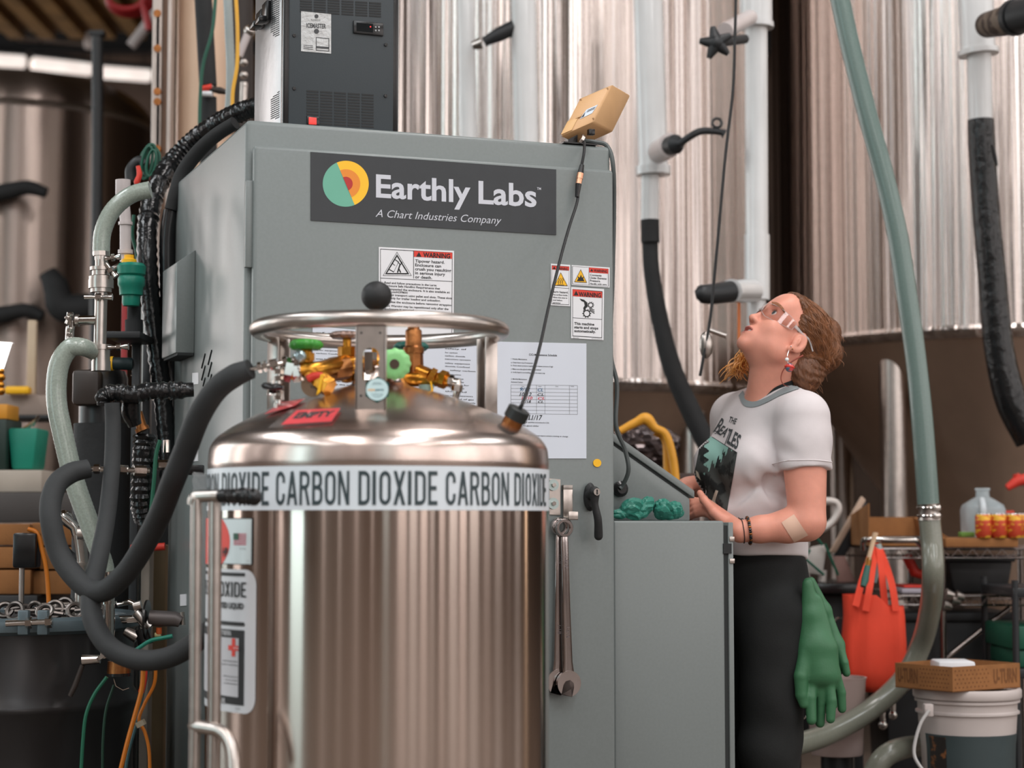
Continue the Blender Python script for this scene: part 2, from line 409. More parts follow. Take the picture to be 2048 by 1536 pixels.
b = B(CF); CB.flat(b, [(828, 501.5), (904.5, 505.5), (904.5, 517.5), (828, 513.5)], Y1); sub(b, 'warning_band', M_red, lab)
b = B(CF)
outline(b, [(760.5, 497.5), (905, 505), (904, 688), (760.5, 688)], 1.0, Y1)
seg(b, (827.3, 501), (827.3, 557), 1, Y2); seg(b, (760.5, 556), (905, 563), 1, Y1)
outline(b, [(794, 503.5), (823.5, 551.5), (765.5, 551.5)], 1.1, Y1); outline(b, [(794, 508.5), (818.5, 548.5), (770, 548.5)], 3.2, Y1)
outline(b, [(790, 518), (798, 523.5), (787.5, 545), (777, 539)], 1.3, Y1)                    # the tipping box
pline(b, [(800.5, 528), (797.5, 537), (795, 545.5)], 2.6, Y1); pline(b, [(797.5, 537), (801.5, 545.5)], 2.4, Y1); pline(b, [(801, 529), (796, 524.5)], 1.6, Y1); pline(b, [(801, 530), (804, 524)], 1.6, Y1)
CB.flat(b, disc2(803, 525, 1.8, n=10), Y1); pline(b, [(784, 526), (790, 531)], 1.4, Y1); pline(b, [(776, 547), (813, 547.8)], 2, Y1)
CB.flat(b, [(838, 504), (843, 513.5), (832.5, 513)], Y2)
CB.text(b, 'WARNING', (846.5, 514), (900.5, 517), (846.5, 504.5), Y2, bold=.03)
for i, t in enumerate(['Tipover hazard.', 'Enclosure can', 'crush you resulting', 'in serious injury', 'or death.']):
    CB.line(b, t, 830.3, 524.5 + 8.0 * i, 5.9, Y1, .05, w=[59, 52, 72, 60, 34][i], bold=.02)
rows = [(763, 'Read and follow precautions in the Large', 567, 104), (763, 'Enclosure Safe Handling Requirements that', 573, 111), (763, 'accompanied the enclosure. It is also available at:', 579.5, 131), (763, 'pentair.com/HOFFMAN', 585, 46),
        (763, 'Do not transport using pallet end slots. These slots', 591, 135), (763, 'are only for trailer loading and unloading.', 597.5, 112), (763, 'Stabilize the enclosure before removing strapping.', 605, 135), (763, 'This Warning may be repositioned only after the', 613, 128), (763, 'enclosure is secured.', 619.5, 60), (763, 'Failure to follow may cause injury.', 627, 92), (763, 'Refer to the manual for lifting.', 640, 82)]
for x, t, y, wd in rows: CB.line(b, t, x + 6, y - 6 + 6, 4.2, Y1, .055, w=wd, bold=.018)
sub(b, 'label_printing', M_ink, lab)
# three small warning labels at the right edge
def small_label(name, pts, red, yel, fn):
    l = sign(name, pts)
    if red: b = B(CF); CB.flat(b, red, Y1); sub(b, 'warning_band', M_red, l)
    if yel:
        b = B(CF); CB.flat(b, yel, Y1); sub(b, 'hazard_triangle', M_yel, l)
    b = B(CF); fn(b); sub(b, 'label_printing', M_ink, l)
def f1(b):
    outline(b, [(1103.5, 530.5), (1138.5, 533), (1138, 610), (1103.5, 608)], .7, Y1); seg(b, (1103.5, 574.5), (1138.5, 577), .7, Y1)
    CB.text(b, 'WARNING', (1113, 539.3), (1136, 540.8), (1113, 533.8), Y2, bold=.02); CB.flat(b, [(1108.5, 532.6), (1111.5, 538.2), (1105.5, 538)], Y2)
    outline(b, [(1121.5, 544.5), (1135.5, 572), (1109, 571)], 1.0, Y2)
    for k in range(3): pline(b, [(1117.5 + 4 * k, 567.5), (1116.3 + 4 * k, 564), (1118.7 + 4 * k, 560), (1117.5 + 4 * k, 556)], 1.1, Y2)
    seg(b, (1115, 569.5), (1128, 570), 1, Y2)
    for i, (t, wd) in enumerate([('Burn hazard.', 31), ('Hot surface inside.', 30), ('Allow this area to', 29), ('cool before', 19), ('servicing.', 16)]): CB.line(b, t, 1105.5, 585 + 5.4 * i, 4 if i == 0 else 3, Y1, .06, w=wd, bold=.02)
small_label('warning_label', [(1101.4, 527.3), (1140.3, 530), (1139.8, 612.8), (1101.4, 610.5)], [(1103.8, 531), (1138.3, 533.4), (1138.3, 541.2), (1103.8, 539)], [(1121.5, 544.5), (1135.5, 572), (1109, 571)], f1)
def f2(b):
    outline(b, [(1144.5, 532.3), (1217, 537.5), (1217, 573.2), (1144.5, 568)], .7, Y1); seg(b, (1178, 534.5), (1178, 570), .7, Y1)
    outline(b, [(1161.5, 538.5), (1174, 565.5), (1148.5, 564)], 1.0, Y2)
    CB.flat(b, [(1153.5, 562), (1157, 557), (1155, 552), (1159.5, 555.5), (1162, 549), (1164, 555.5), (1168, 552.5), (1166.5, 557.5), (1169, 562.5)], Y2)
    CB.text(b, 'WARNING', (1187.5, 543.3), (1214.5, 545.5), (1187.5, 538), Y2, bold=.02); CB.flat(b, [(1183.5, 537.2), (1186.3, 542.6), (1180.6, 542.3)], Y2)
    for i, (t, wd) in enumerate([('Contents', 23), ('Under Extreme', 33), ('Pressure.', 21), ('Handle with care.', 34)]): CB.line(b, t, 1180, 551.6 + 5.7 * i, 3.9 if i < 3 else 3.2, Y1, .06, w=wd, bold=.02)
small_label('warning_label', [(1142.8, 530.2), (1219, 535.2), (1218.5, 575.3), (1142.8, 570)], [(1178.3, 535), (1216.6, 537.7), (1216.6, 547.5), (1178.3, 544.8)], [(1161.5, 538.5), (1174, 565.5), (1148.5, 564)], f2)
def f3(b):
    outline(b, [(1145, 578), (1205, 582.5), (1204, 676), (1145, 672.5)], 1.0, Y1); seg(b, (1145, 635.5), (1204.5, 639), .9, Y1)
    CB.text(b, 'WARNING', (1157.5, 592.3), (1202, 595), (1157.5, 583.5), Y2, bold=.03); CB.flat(b, [(1152.3, 581.5), (1157, 590.8), (1147.8, 590.3)], Y2)
    CB.flat(b, [(1159, 597), (1168, 599.5), (1174.5, 605), (1175.5, 613), (1171.5, 617), (1168, 623), (1166.5, 616), (1169.5, 611), (1168, 604), (1163, 602)], Y1)
    for cx, cy, r in ((1173.5, 627, 7.2), (1181.5, 610, 5)):
        b2 = disc2(cx, cy, r, n=20); vs = [CB.at(*p, Y1) for p in b2] + [CB.at(*p, Y1) for p in disc2(cx, cy, r * .72, n=20)]
        b.add(vs, [(i, (i + 1) % 20, 20 + (i + 1) % 20, 20 + i) for i in range(20)])
        for k in range(10):
            a = k * PI / 5; seg(b, (cx + r * math.cos(a), cy + r * math.sin(a)), (cx + (r + 1.8) * math.cos(a), cy + (r + 1.8) * math.sin(a)), 1.8, Y1)
    for k in range(3): seg(b, (1179, 616 + 2.2 * k), (1189, 620 + 3.4 * k), 1.3, Y2)
    for i, (t, wd) in enumerate([('This machine', 40), ('starts and stops', 48), ('automatically.', 43)]): CB.line(b, t, 1148.5, 649.2 + 7.3 * i, 5.2, Y1, .05, w=wd, bold=.03)
    CB.line(b, 'Clarion Safety', 1146, 676, 1.6, Y2, .05, w=12); CB.line(b, 'www.clarionsafety.com', 1183, 677.8, 1.6, Y2, .05, w=22)
small_label('warning_label', [(1141.8, 574), (1207.7, 578.2), (1206.5, 680.5), (1141.8, 676.5)], [(1145.3, 578.5), (1204.8, 582.8), (1204.6, 596), (1145.3, 592.3)], None, f3)
b = B(CF); CB.quad(b, disc2(1194, 926, 8, n=24), YD, .002); b.build('round_sticker', M_yel, enc)
# door latch: escutcheon, lever, lock
b = B(CF)
for k in range(1):
    c = CB.at(1178, 994, YD)
    b.lathe([(.0, -.0), (.0115, 0), (.0125, -.008), (.009, -.017), (0, -.019)], (0, 0, 0), (0, 1, 0), n=28)
    b.v = [(x * 1.25 + c.x, y + c.y, z * 2.75 + c.z) for x, y, z in b.v]
esc = b.build('latch_plate', M_black, enc)
p0 = CB.at(1189, 984, YD - .04); p1 = CB.at(1190, 1010, YD - .04); p2 = CB.at(1196, 1040, YD - .04); p3 = CB.at(1197, 1072, YD - .03)
lv = B(CF).tube([p0, p1, p2, p3], [.0125, .0085, .0095, .0105], 14, smooth=6).ball(p0, .0135).ball(p3, .0105).cyl(CB.at(1180, 990, YD - .012), p0, .013, .012).build('latch_lever', M_black, enc)
b = B(CF); q = p0 + V((0, -.012, 0)); b.cyl(q, q + V((0, -.004, 0)), .0085, n=20).build('key_lock', M_chrome, lv)
b = B(CF); b.box(q + V((-.001, -.006, -.006)), q + V((.001, -.0035, .006))).build('key_slot', M_ink, lv)
# magnetic wrench bracket: two washers on a plate, bent steel strap
b = B(CF); CB.quad(b, [(1098, 957), (1120, 959), (1120, 1030), (1098, 1029)], YD, .003); br = b.build('bracket_plate', M_brushed, enc)
for py in (970, 1007):
    c = CB.at(1106, py, YD - .004); B(CF).cyl(c, c + V((0, -.004, 0)), .0135, n=24).build('washer', mat('zinc_washer', (170, 186, 184), .35, .8), enc)
    B(CF).tube([c + V((0, -.004, 0)), c + V((0, -.009, 0))], .0055, 6).build('bolt', M_chrome, enc)
c0 = CB.at(1123, 970, YD); c1 = CB.at(1142, 1040, YD)
strap = B(CF).box((c0.x, YD - .012, c1.z + .006), (c1.x, YD - .008, c0.z), .001)
strap.box((c0.x, YD - .012, c0.z - .012), (c1.x, YD, c0.z), .001).box((c0.x, YD - .045, c1.z), (c1.x, YD - .008, c1.z + .006), .001).box((c0.x, YD - .045, c1.z), (c1.x, YD - .041, c1.z + .02), .001)
strap.build('wrench_hook', M_brushed, enc)
# side wall: junction box with sloped roof, vent slots, little stickers
fy = CSIDE.at(390, 600, 0).y
jx = -.048
zt0 = (CSIDE.at(390, 500, 0)).z; zb0 = CSIDE.at(388, 707, 0).z
jb = B(CF)
prof = [(0, zb0), (jx, zb0), (jx, zt0 - .035), (0, zt0)]
jb.prism([(x, fy, z) for x, z in prof], (0, .2, 0), .003)
jb.build('side_junction_box', M_grey, enc)
b = B(CF); b.box((jx + .004, fy - .002, zb0 - .006), (-.002, fy + .19, zb0 + .001)).build('side_box_dark_base', M_greyD, enc)  # dark slab covering the underside of the junction box
for k in range(5):
    for j in range(2):
        px = 404 + j * 13 + (0 if k % 2 else 3); py = 772 - k * 12 - j * 7
        a = CSIDE.at(px, py, 0); b = B(CF)
        b.tube([(-.0005, a.y, a.z), (-.0005, a.y - .024, a.z + .018)], .0024, 6).build('vent_slot', M_greyD, enc)
for px, py in ((391.5, 757), (390.5, 911), (367, 1200)):
    CSIDE.quad(B(CF), [(px - 6, py - 11), (px + 6, py - 12), (px + 6, py + 11), (px - 6, py + 12)], 0, .0015).build('side_sticker', M_white, enc)

# ------------------------------------------------------------------ papers in sleeves on the door
def paper(label, pts, fn, y):
    t = thing('paper_notice', label, 'paper', mx=CF, group=None)
    CB.quad(B(CF), pts, y, .0012).build('sheet', mat('paper_white', (206, 212, 222), .35, var=.02), t)
    for nm, m, f in fn: b = B(CF); f(b, y - .0018); b.build(nm, m, t, fix=False, flatshade=True)
    return t
def g1(b, y):
    CB.line(b, 'CiCi Maintenance Schedule', 1058, 711, 4, y, .03, w=56, bold=.012)
    for i, (x, t, yb, wd) in enumerate([(1022, '1. Weekly Maintenance', 719, 32), (1022, 'a. Clean foam trap if necessary', 726, 44), (1022, 'b. Check dewar pressure regularly and release pressure if high', 732, 84), (1022, 'c. Make sure that glycol chiller is operational', 739, 60), (1022, 'd. Verify liquid is not building up on the smart trap', 745.5, 68), (1022, '2. Monthly Maintenance', 759, 32), (1022, 'Activated Carbon:', 765, 24),
                                       (1046, 'Next date', 839, 18), (1034, 'verify all dewar quantities and invoice for CO2', 845, 64), (1034, 'clean the glycol chiller', 852, 44), (1060, 'ensure and report meters missing or change', 872, 76)]):
        CB.line(b, t, x, yb, 2.5, y, .03, w=wd, bold=.01)
def g2(b, y):
    for k in range(9): seg(b, (1022, 769.5 + 7.2 * k), (1155, 771 + 7.2 * k), .5, y)
    for x in (1022, 1073, 1090, 1139, 1155): seg(b, (x, 769.5 + (x - 1022) * .011), (x, 827 + (x - 1022) * .011), .5, y)
    for x, t in ((1043, 'Date'), (1077, 'Initial'), (1111, 'Date'), (1142, 'Initial')): CB.line(b, t, x, 773.6, 2, y, .02, bold=.01)
def wr(t, x, yb, wd, h): return lambda b, y: CB.line(b, t, x, yb, h, y, .01, w=wd, bold=.012, shear=.25)
def multi(*fs):
    def f(b, y):
        for q in fs: q(b, y)
    return f
M_blue = mat('marker_blue', (34, 92, 132), .6); M_mred = mat('marker_red', (206, 42, 60), .6)
paper('maintenance schedule sheet with a handwritten date table, taped to the enclosure door', [(985, 683), (1172.5, 687), (1172.5, 917), (985, 917)],
      [('printing', M_ink, g1), ('table_lines', M_inkgrey, g2), ('blue_writing', M_blue, multi(wr('9/12', 1040, 782, 20, 7), wr('CL', 1075.5, 782.5, 11, 6))),
       ('black_writing', M_ink, multi(wr('10/12', 1039, 792, 24, 7), wr('CL', 1075, 791.5, 13, 5), wr('11/18', 1042, 806, 20, 6), wr('CL', 1076, 806, 11, 5), wr('11/17', 1057, 840, 28, 10))),
       ('red_writing', M_mred, multi(wr('11/10', 1043, 799, 22, 6), wr('CL', 1076, 799, 14, 5)))], YD)
txt = 'Confined space and gas safety instructions for operators of carbon dioxide equipment in this area'
W_ = txt.split()
def g3(b, y):
    rnd = random.Random(3)
    for x0, x1 in ((632, 770), (890, 990)):
        yy = 666 if x0 < 700 else 690
        while yy < 830:
            L = rnd.uniform(.35, .95) * (x1 - x0 - 30); t = ' '.join(rnd.sample(W_, max(2, int(L / 18))))
            CB.line(b, t, x0 + rnd.choice((0, 0, 10)), yy, 2.6, y, .05, w=L, bold=.008); yy += rnd.choice((6.5, 6.5, 8, 11))
    for x, t, yb, wd in [(775, 'In case of Emergency', 692, 44), (785, 'Get medical attention at once', 702, 52), (775, 'If gas is inhaled:', 726, 36), (785, 'Seek immediate medical attention', 744, 56), (775, 'Rescue', 757, 18)]: CB.line(b, t, x, yb, 2.6, y, .05, w=wd, bold=.008)
paper('wide safety instruction sheet on the enclosure door, behind the gas cylinder valves', [(625, 652), (984, 684), (984, 880), (625, 880)], [('printing', M_ink, g3)], YD)

# ------------------------------------------------------------------ combination wrenches on the hook
M_wr = mat('wrench_chrome', (176, 168, 166), .14, 1, var=.08, ns=15)
def wrench(x0, y0, x1, y1, yl, ro, label, shade, size):
    """box end at pixel (x0,y0), open end at (x1,y1), at local depth yl"""
    t = thing('combination_wrench', label, 'wrench', mx=CF, group=None)
    a = CB.at(x0, y0, yl); c = CB.at(x1, y1, yl); d = (c - a).normalized(); sx = d.cross(V((0, 1, 0))).normalized(); fy = V((0, 1, 0))
    b = B(CF)
    n = 24; R = ro; r = ro * .66; hh = .0065                     # ring
    ring = []
    for k, (rad, yy) in enumerate(((r, -hh), (R * .9, -hh), (R, -hh * .5), (R, hh * .5), (R * .9, hh), (r, hh))):
        ring.append([a + (sx * math.cos(2 * PI * i / n) + d * math.sin(2 * PI * i / n)) * rad + fy * yy for i in range(n)])
    vs = sum(ring, []); b.add(vs, [(k * n + i, k * n + (i + 1) % n, ((k + 1) % 6) * n + (i + 1) % n, ((k + 1) % 6) * n + i) for k in range(6) for i in range(n)])
    rg = b.build('box_end', M_wr, t)
    b = B(CF); L = (c - a).length                              # shank
    st = [(R * .9, .008, .005), (R * 1.5, .0095, .0055), (L * .5, .0098, .0045), (L * .84, .0115, .0048), (L * .93, .016, .005)]
    vs = []
    for h, w2, t2 in st:
        p = a + d * h
        for i in range(16):
            an = 2 * PI * i / 16; ca, sa = math.cos(an), math.sin(an)
            vs.append(p + sx * w2 * math.copysign(abs(ca) ** .6, ca) + fy * t2 * math.copysign(abs(sa) ** .6, sa))
    b.add(vs, [(k * 16 + i, k * 16 + (i + 1) % 16, (k + 1) * 16 + (i + 1) % 16, (k + 1) * 16 + i) for k in range(len(st) - 1) for i in range(16)])
    sh = b.build('shank', M_wr, t)
    # stamped size along the shank
    for f0 in (.18, .62):
        vs2, fs2, asp = glyphs(size, .01); b = B(CF); o = a + d * (L * f0) - fy * .0062 + sx * -.0028
        b.add([o + d * (x * asp * .0075) + sx * (z * .0075) for x, z in vs2], fs2); b.build('stamped_size', mat('stamp_grey', (120, 112, 112), .5, .6), sh, fix=False, flatshade=True)
    # open jaw
    oc = a + d * (L * .975); out = []; tilt = .26
    d2 = (d * math.cos(tilt) + sx * -math.sin(tilt)); s2 = (sx * math.cos(tilt) + d * math.sin(tilt))
    Ro = .0305; g = .014
    poly = []
    for k in range(25):
        an = math.radians(-62 + 0) + (2 * PI - math.radians(56)) * k / 24
    pts2 = []
    a1 = math.radians(28); 
    for k in range(29):
        an = a1 + (2 * PI - 2 * a1) * k / 28
        pts2.append((Ro * math.cos(an), Ro * math.sin(an) * .97))       # x along d2 (opening at +x)
    inner = [(Ro * .95, -g), (.006, -g), (-.004, -g * .75), (-.009, 0), (-.004, g * .75), (.006, g), (Ro * .95, g)]
    pl = pts2 + inner
    b = B(CF); b.prism([oc + d2 * x + s2 * y - fy * .006 for x, y in pl], fy * .012); b.build('open_jaw', M_wr, t, sharp=25)
    return t
wrench(1128, 1056, 1137, 1375, YD - .030, .0225, 'larger polished combination wrench in front, hanging from the hook on the enclosure door', 1, '1-3/16')
wrench(1118, 1053, 1116, 1372, YD - .0145, .0215, 'darker combination wrench hanging behind the polished one on the same hook', 0, '1-1/8')

# ------------------------------------------------------------------ lower cabinet and sloped console at the right of the enclosure
lcF = CF
bx0 = CW + .003; bx1 = CB.at(1449, 1100, 0).x; btop = CB.at(1300, 1041.5, 0).z
lc = thing('side_cabinet', 'waist-high grey steel side cabinet joined to the right of the tall enclosure', 'cabinet', mx=CF)
B(CF).box((bx0, .0, .1), (bx1, .72, btop), .006, 3).build('cabinet_body', M_grey, lc)
B(CF).box((bx0 + .02, .03, 0), (bx1 - .02, .7, .1)).build('plinth', M_dark, lc)
xs0 = CB.at(1457, 1100, 0).x; xs1 = CB.at(1467, 1100, 0).x
B(CF).box((bx1 - .001, .004, .13), (xs0, .71, btop - .012)).build('door_gasket', M_greyD, lc)
sd = B(CF).box((xs0, .0, .12), (xs1, .72, btop - .004), .002).build('cabinet_door', M_grey, lc)
for py in (1078, 1122): 
    q = CB.at(1462, py, -.001); B(CF).box((xs0 + .002, -.003, q.z - .006), (xs1 + .002, .004, q.z + .006), .001).build('hinge_clip', M_brushed, lc)
q0 = CB.at(1453, 1087, 0); q1 = CB.at(1453, 1107, 0)
B(CF).box((bx1 - .004, -.002, q1.z), (xs1 - .006, .02, q0.z)).build('hinge_notch', M_ink, lc)
yc = .13                                                   # side panel of the console stands back from the ledge
k0 = CB.at(1226, 866, yc); k1 = CB.at(1394, 984, yc); xk = CB.at(1380, 1020, yc).x
cn = thing('sloped_console', 'grey console with a sloping lid standing on the side cabinet before the woman', 'console', mx=CF)
x0 = CW + .004; sl = (k1.z - k0.z) / (k1.x - k0.x); zA = k0.z + sl * (x0 - k0.x); zB = k0.z + sl * (xk - k0.x)
B(CF).prism([(x0, yc, btop), (xk, yc, btop), (xk, yc, zB - .03), (x0, yc, zA - .03)], (0, .55, 0), .003).build('console_body', M_grey, cn)
B(CF).prism([(x0, yc + .003, zA - .03), (xk - .003, yc + .003, zB - .03), (xk - .003, yc + .003, zB - .021), (x0, yc + .003, zA - .021)], (0, .54, 0)).build('lid_gasket', M_greyD, cn)
B(CF).prism([(x0, yc - .004, zA - .022), (xk + .012, yc - .004, zB - .022 + sl * .012), (xk + .012, yc - .004, zB - .002 + sl * .012), (x0, yc - .004, zA)], (0, .56, 0), .003).build('console_lid', M_grey, cn)
gq = CB.at(1238, 978, yc); b = B(CF).lathe([(.0, 0), (.019, 0), (.02, -.012), (.012, -.02), (0, -.02)], gq, (0, 1, 0), n=20).build('cable_gland', M_blackg, cn)
# grey sensor lead running down the side of the enclosure into the gland
cb = B().tube([CB.W(1165, 281, .03), CB.W(1190, 284, .02), CB.W(1214, 292, .012), CB.W(1226, 330, .0), CB.W(1228, 420, .03), CB.W(1225, 560, .05), CB.W(1221, 700, .06), CB.W(1234, 770, .06), CB.W(1232, 850, .06), CB.W(1250, 900, .075), CB.W(1257, 940, .08), CB.W(1246, 970, .105), CB.W(1240, 977, .108)], .0055, 8, smooth=8)
cb.build('grey_lead', mat('grey_lead', (86, 92, 92), .4), label='thin grey lead hanging down the right edge of the enclosure to the console', cat='cable')

# crumpled nitrile gloves on the ledge
M_nit = mat('nitrile_glove', (50, 126, 110), .42, var=.1, ns=30, bump=.15, bs=70)
def crumple(name, pxs, label, seed):
    rnd = np.random.RandomState(seed); b = B(CF)
    for (x, y, rx, ry, ang) in pxs:
        c = CB.at(x, y, .06); k = 4.45 / F
        bm = bmesh.new(); bmesh.ops.create_icosphere(bm, subdivisions=3, radius=1)
        ph = rnd.rand(6) * 6; fq = rnd.uniform(2, 5, (6, 3))
        ca, sa = math.cos(ang), math.sin(ang)
        for v in bm.verts:
            p = v.co; s = 1
            for q in range(6):
                s += .11 * (abs(math.sin(fq[q][0] * p.x + fq[q][1] * p.y + fq[q][2] * p.z + ph[q])) - .6)
            xx, zz = p.x * rx * s, p.z * ry * s
            v.co = V((c.x + (xx * ca - zz * sa) * k, c.y + p.y * min(rx, ry) * s * k * 1.1, max(btop + .0012, c.z + (xx * sa + zz * ca) * k)))
        b.bm(bm)
    return b.build(name, M_nit, label=label, cat='glove', sharp=12, group='crumpled disposable gloves on the ledge')
crumple('nitrile_glove', [(1262, 1014, 27, 17, .45), (1290, 1014, 26, 15, .9), (1240, 1028, 20, 10, 0), (1272, 1028, 26, 12, 0)], 'crumpled teal disposable glove on the ledge, next to the enclosure', 3)
crumple('nitrile_glove', [(1326, 1018, 20, 21, .3), (1348, 1020, 18, 18, -.3), (1340, 1030, 26, 10, 0), (1358, 1026, 11, 9, 0)], 'crumpled teal disposable glove on the ledge, nearest the woman', 8)
# ------------------------------------------------------------------ carbon dioxide cylinder
TY = 3.75
tc_ = P(758, 1040, TY); TX = tc_.x
TF = Mx.Translation((TX, TY, 0)); TP = Plane(TF)                        # plane local y = depth relative to the axis
M_tank = steel('cylinder_steel', (196, 180, 170), .15, bump=.07, bs=8, sv=(1, 1, .01), aniso=1)
M_dome = mat('cylinder_dome_steel', (204, 188, 180), .26, 1, var=.05, ns=10, bump=.05, bs=14)
TR = 340 * TY / F * .996
tank = thing('gas_cylinder', 'big polished steel carbon dioxide cylinder with a ring handle on top', 'cylinder', mx=TF)
B(TF).lathe([(0, .12), (TR * .8, .12), (TR * .97, .16), (TR, .22), (TR, 1.085)], n=128).build('shell', M_tank, tank)
B(TF).lathe([(TR * .9, 0), (TR * .93, 0), (TR * .93, .16), (TR * .9, .16)], n=64).build('foot_ring', M_brushed, tank)
kz = TY / F
pr = [(TR + .001, 1.083), (TR + .001, 1.092), (TR - .002, 1.094)] + [(px * kz, 1 + (1040 - y) * TY / F) for px, y in ((339, 934), (338.5, 920), (336.5, 902), (333, 893), (328, 885), (320, 876), (309, 868), (295, 858.5), (281, 850.5), (246, 833), (205, 816.5), (165, 801.5), (118, 786), (85, 778), (62, 772), (52, 762), (47, 745), (46, 735), (30, 733), (0, 733))]
pr2, _ = spline([V((r, 0, z)) for r, z in pr[3:]], [0] * (len(pr) - 3), 3)
B(TF).lathe(pr[:3] + [(max(0, p.x), p.z) for p in pr2], n=128).build('dome', M_dome, tank, sharp=60)
def dome_z(r):
    for p, q in zip(pr2, pr2[1:]):
        if q.x <= r <= p.x: return p.z + (q.z - p.z) * (p.x - r) / max(1e-6, p.x - q.x)
    return pr2[-1].z
def on_shell(px, py, off=0.0):
    """world point on the shell under a pixel"""
    o = TF.inverted() @ CAM; d = ray(px, py); R = TR + off
    a = d.x ** 2 + d.y ** 2; bq = 2 * (o.x * d.x + o.y * d.y); c = o.x ** 2 + o.y ** 2 - R * R
    t = (-bq - math.sqrt(max(0, bq * bq - 4 * a * c))) / (2 * a); return o + d * t
def shell_ang(px): q = on_shell(px, 1000); return math.atan2(q.x, -q.y)           # 0 = facing the camera
def cylmap(vs2, a0, a1, z0, z1, off):
    return [((TR + off) * math.sin(a0 + (a1 - a0) * x), -(TR + off) * math.cos(a0 + (a1 - a0) * x), z0 + (z1 - z0) * z) for x, z in vs2]
def sheet(b, a0, a1, z0, z1, off, n=24, tilt=0):
    vs = []; fs = []
    for i in range(n + 1):
        for z in (0, 1): vs.append((i / n, z))
    vv = cylmap(vs, a0, a1, z0, z1, off)
    if tilt: vv = [(x, y, z + tilt * (i // 2) / n) for i, (x, y, z) in enumerate(vv)]
    return b.add(vv, [(2 * i, 2 * i + 2, 2 * i + 3, 2 * i + 1) for i in range(n)])
def subdiv_text(t, bold=0.0):
    vs, fs, asp = glyphs(t, bold); return vs, fs, asp
GW = dict(C=.9, A=1, R=.95, B=.92, O=.92, N=.95, D=.92, I=.36, X=.98, E=.78, P=.88, L=.74, **{' ': .5})
def gothic(word, st=.24, gap=.2):
    """condensed block lettering: returns verts (x 0..1, z 0..1) and faces"""
    vs, fs = [], []; X = [0]; sy = .125
    def quad(p): n = len(vs); vs.extend([(X[0] + x, z) for x, z in p]); fs.append(tuple(range(n, n + len(p))))
    def band(o, i):
        n = len(vs); m = len(o); vs.extend([(X[0] + x, z) for x, z in o + i])
        for k in range(m - 1): fs.append((n + k, n + k + 1, n + m + k + 1, n + m + k))
    def arc(cx, cz, rx, rz, a0, a1, n=8): return [(cx + rx * math.cos(math.radians(a0 + (a1 - a0) * k / n)), cz + rz * math.sin(math.radians(a0 + (a1 - a0) * k / n))) for k in range(n + 1)]
    def bowl(w, z0, z1):
        rx, rz = w * .5, min(.22, (z1 - z0) / 2)
        o = [(0, z0)] + arc(w - rx, z0 + rz, rx, rz, -90, 0) + arc(w - rx, z1 - rz, rx, rz, 0, 90) + [(0, z1)]
        i = [(0, z0 + sy)] + arc(w - rx, z0 + rz, rx - st, max(.02, rz - sy), -90, 0) + arc(w - rx, z1 - rz, rx - st, max(.02, rz - sy), 0, 90) + [(0, z1 - sy)]
        band(o, i)
    for ch in word:
        w = GW[ch]
        if ch in 'RBDPEL': quad([(0, 0), (st, 0), (st, 1), (0, 1)])
        if ch == 'I': quad([(0, 0), (w * .8, 0), (w * .8, 1), (0, 1)])
        if ch in 'OC':
            rx, rz = w / 2, .25
            f = lambda rx, rz: (arc(w / 2, 1 - .25, rx, rz, 8 if ch == 'C' else 0, 180, 12) + arc(w / 2, .25, rx, rz, 180, 352 if ch == 'C' else 360, 12))
            o, i = f(rx, rz), f(rx - st, rz - sy)
            if ch == 'O': o.append(o[0]); i.append(i[0])
            else:
                o = [(w, .66)] + o + [(w, .34)]; i = [(w - st, .66)] + i + [(w - st, .34)]
            band(o, i)
        if ch == 'D': bowl(w, 0, 1)
        if ch == 'P': bowl(w, .44, 1)
        if ch == 'R': bowl(w * .96, .46, 1); quad([(w * .46, .5), (w * .46 + st * .95, .5), (w * 1.02, 0), (w * 1.02 - st * 1.1, 0)])
        if ch == 'B': bowl(w * .94, .46, 1); bowl(w, 0, .46 + sy)
        if ch == 'N': quad([(0, 0), (st * .9, 0), (st * .9, 1), (0, 1)]); quad([(w - st * .9, 0), (w, 0), (w, 1), (w - st * .9, 1)]); quad([(0, 1), (st * 1.05, 1), (w, 0), (w - st * 1.05, 0)])
        if ch == 'A': quad([(0, 0), (st, 0), (w / 2 + st * .55, 1), (w / 2 - st * .55, 1)]); quad([(w - st, 0), (w, 0), (w / 2 + st * .55, 1), (w / 2 - st * .55, 1)]); quad([(w * .2, .22), (w * .8, .22), (w * .75, .34), (w * .25, .34)])
        if ch == 'X': quad([(0, 0), (st * 1.15, 0), (w, 1), (w - st * 1.15, 1)]); quad([(0, 1), (st * 1.15, 1), (w, 0), (w - st * 1.15, 0)])
        if ch in 'EL': quad([(0, 0), (w, 0), (w, sy), (0, sy)])
        if ch == 'E': quad([(0, .44), (w * .9, .44), (w * .9, .44 + sy), (0, .44 + sy)]); quad([(0, 1 - sy), (w, 1 - sy), (w, 1), (0, 1)])
        X[0] += w + gap
    L = X[0] - gap
    return [(x / L, z) for x, z in vs], fs, L
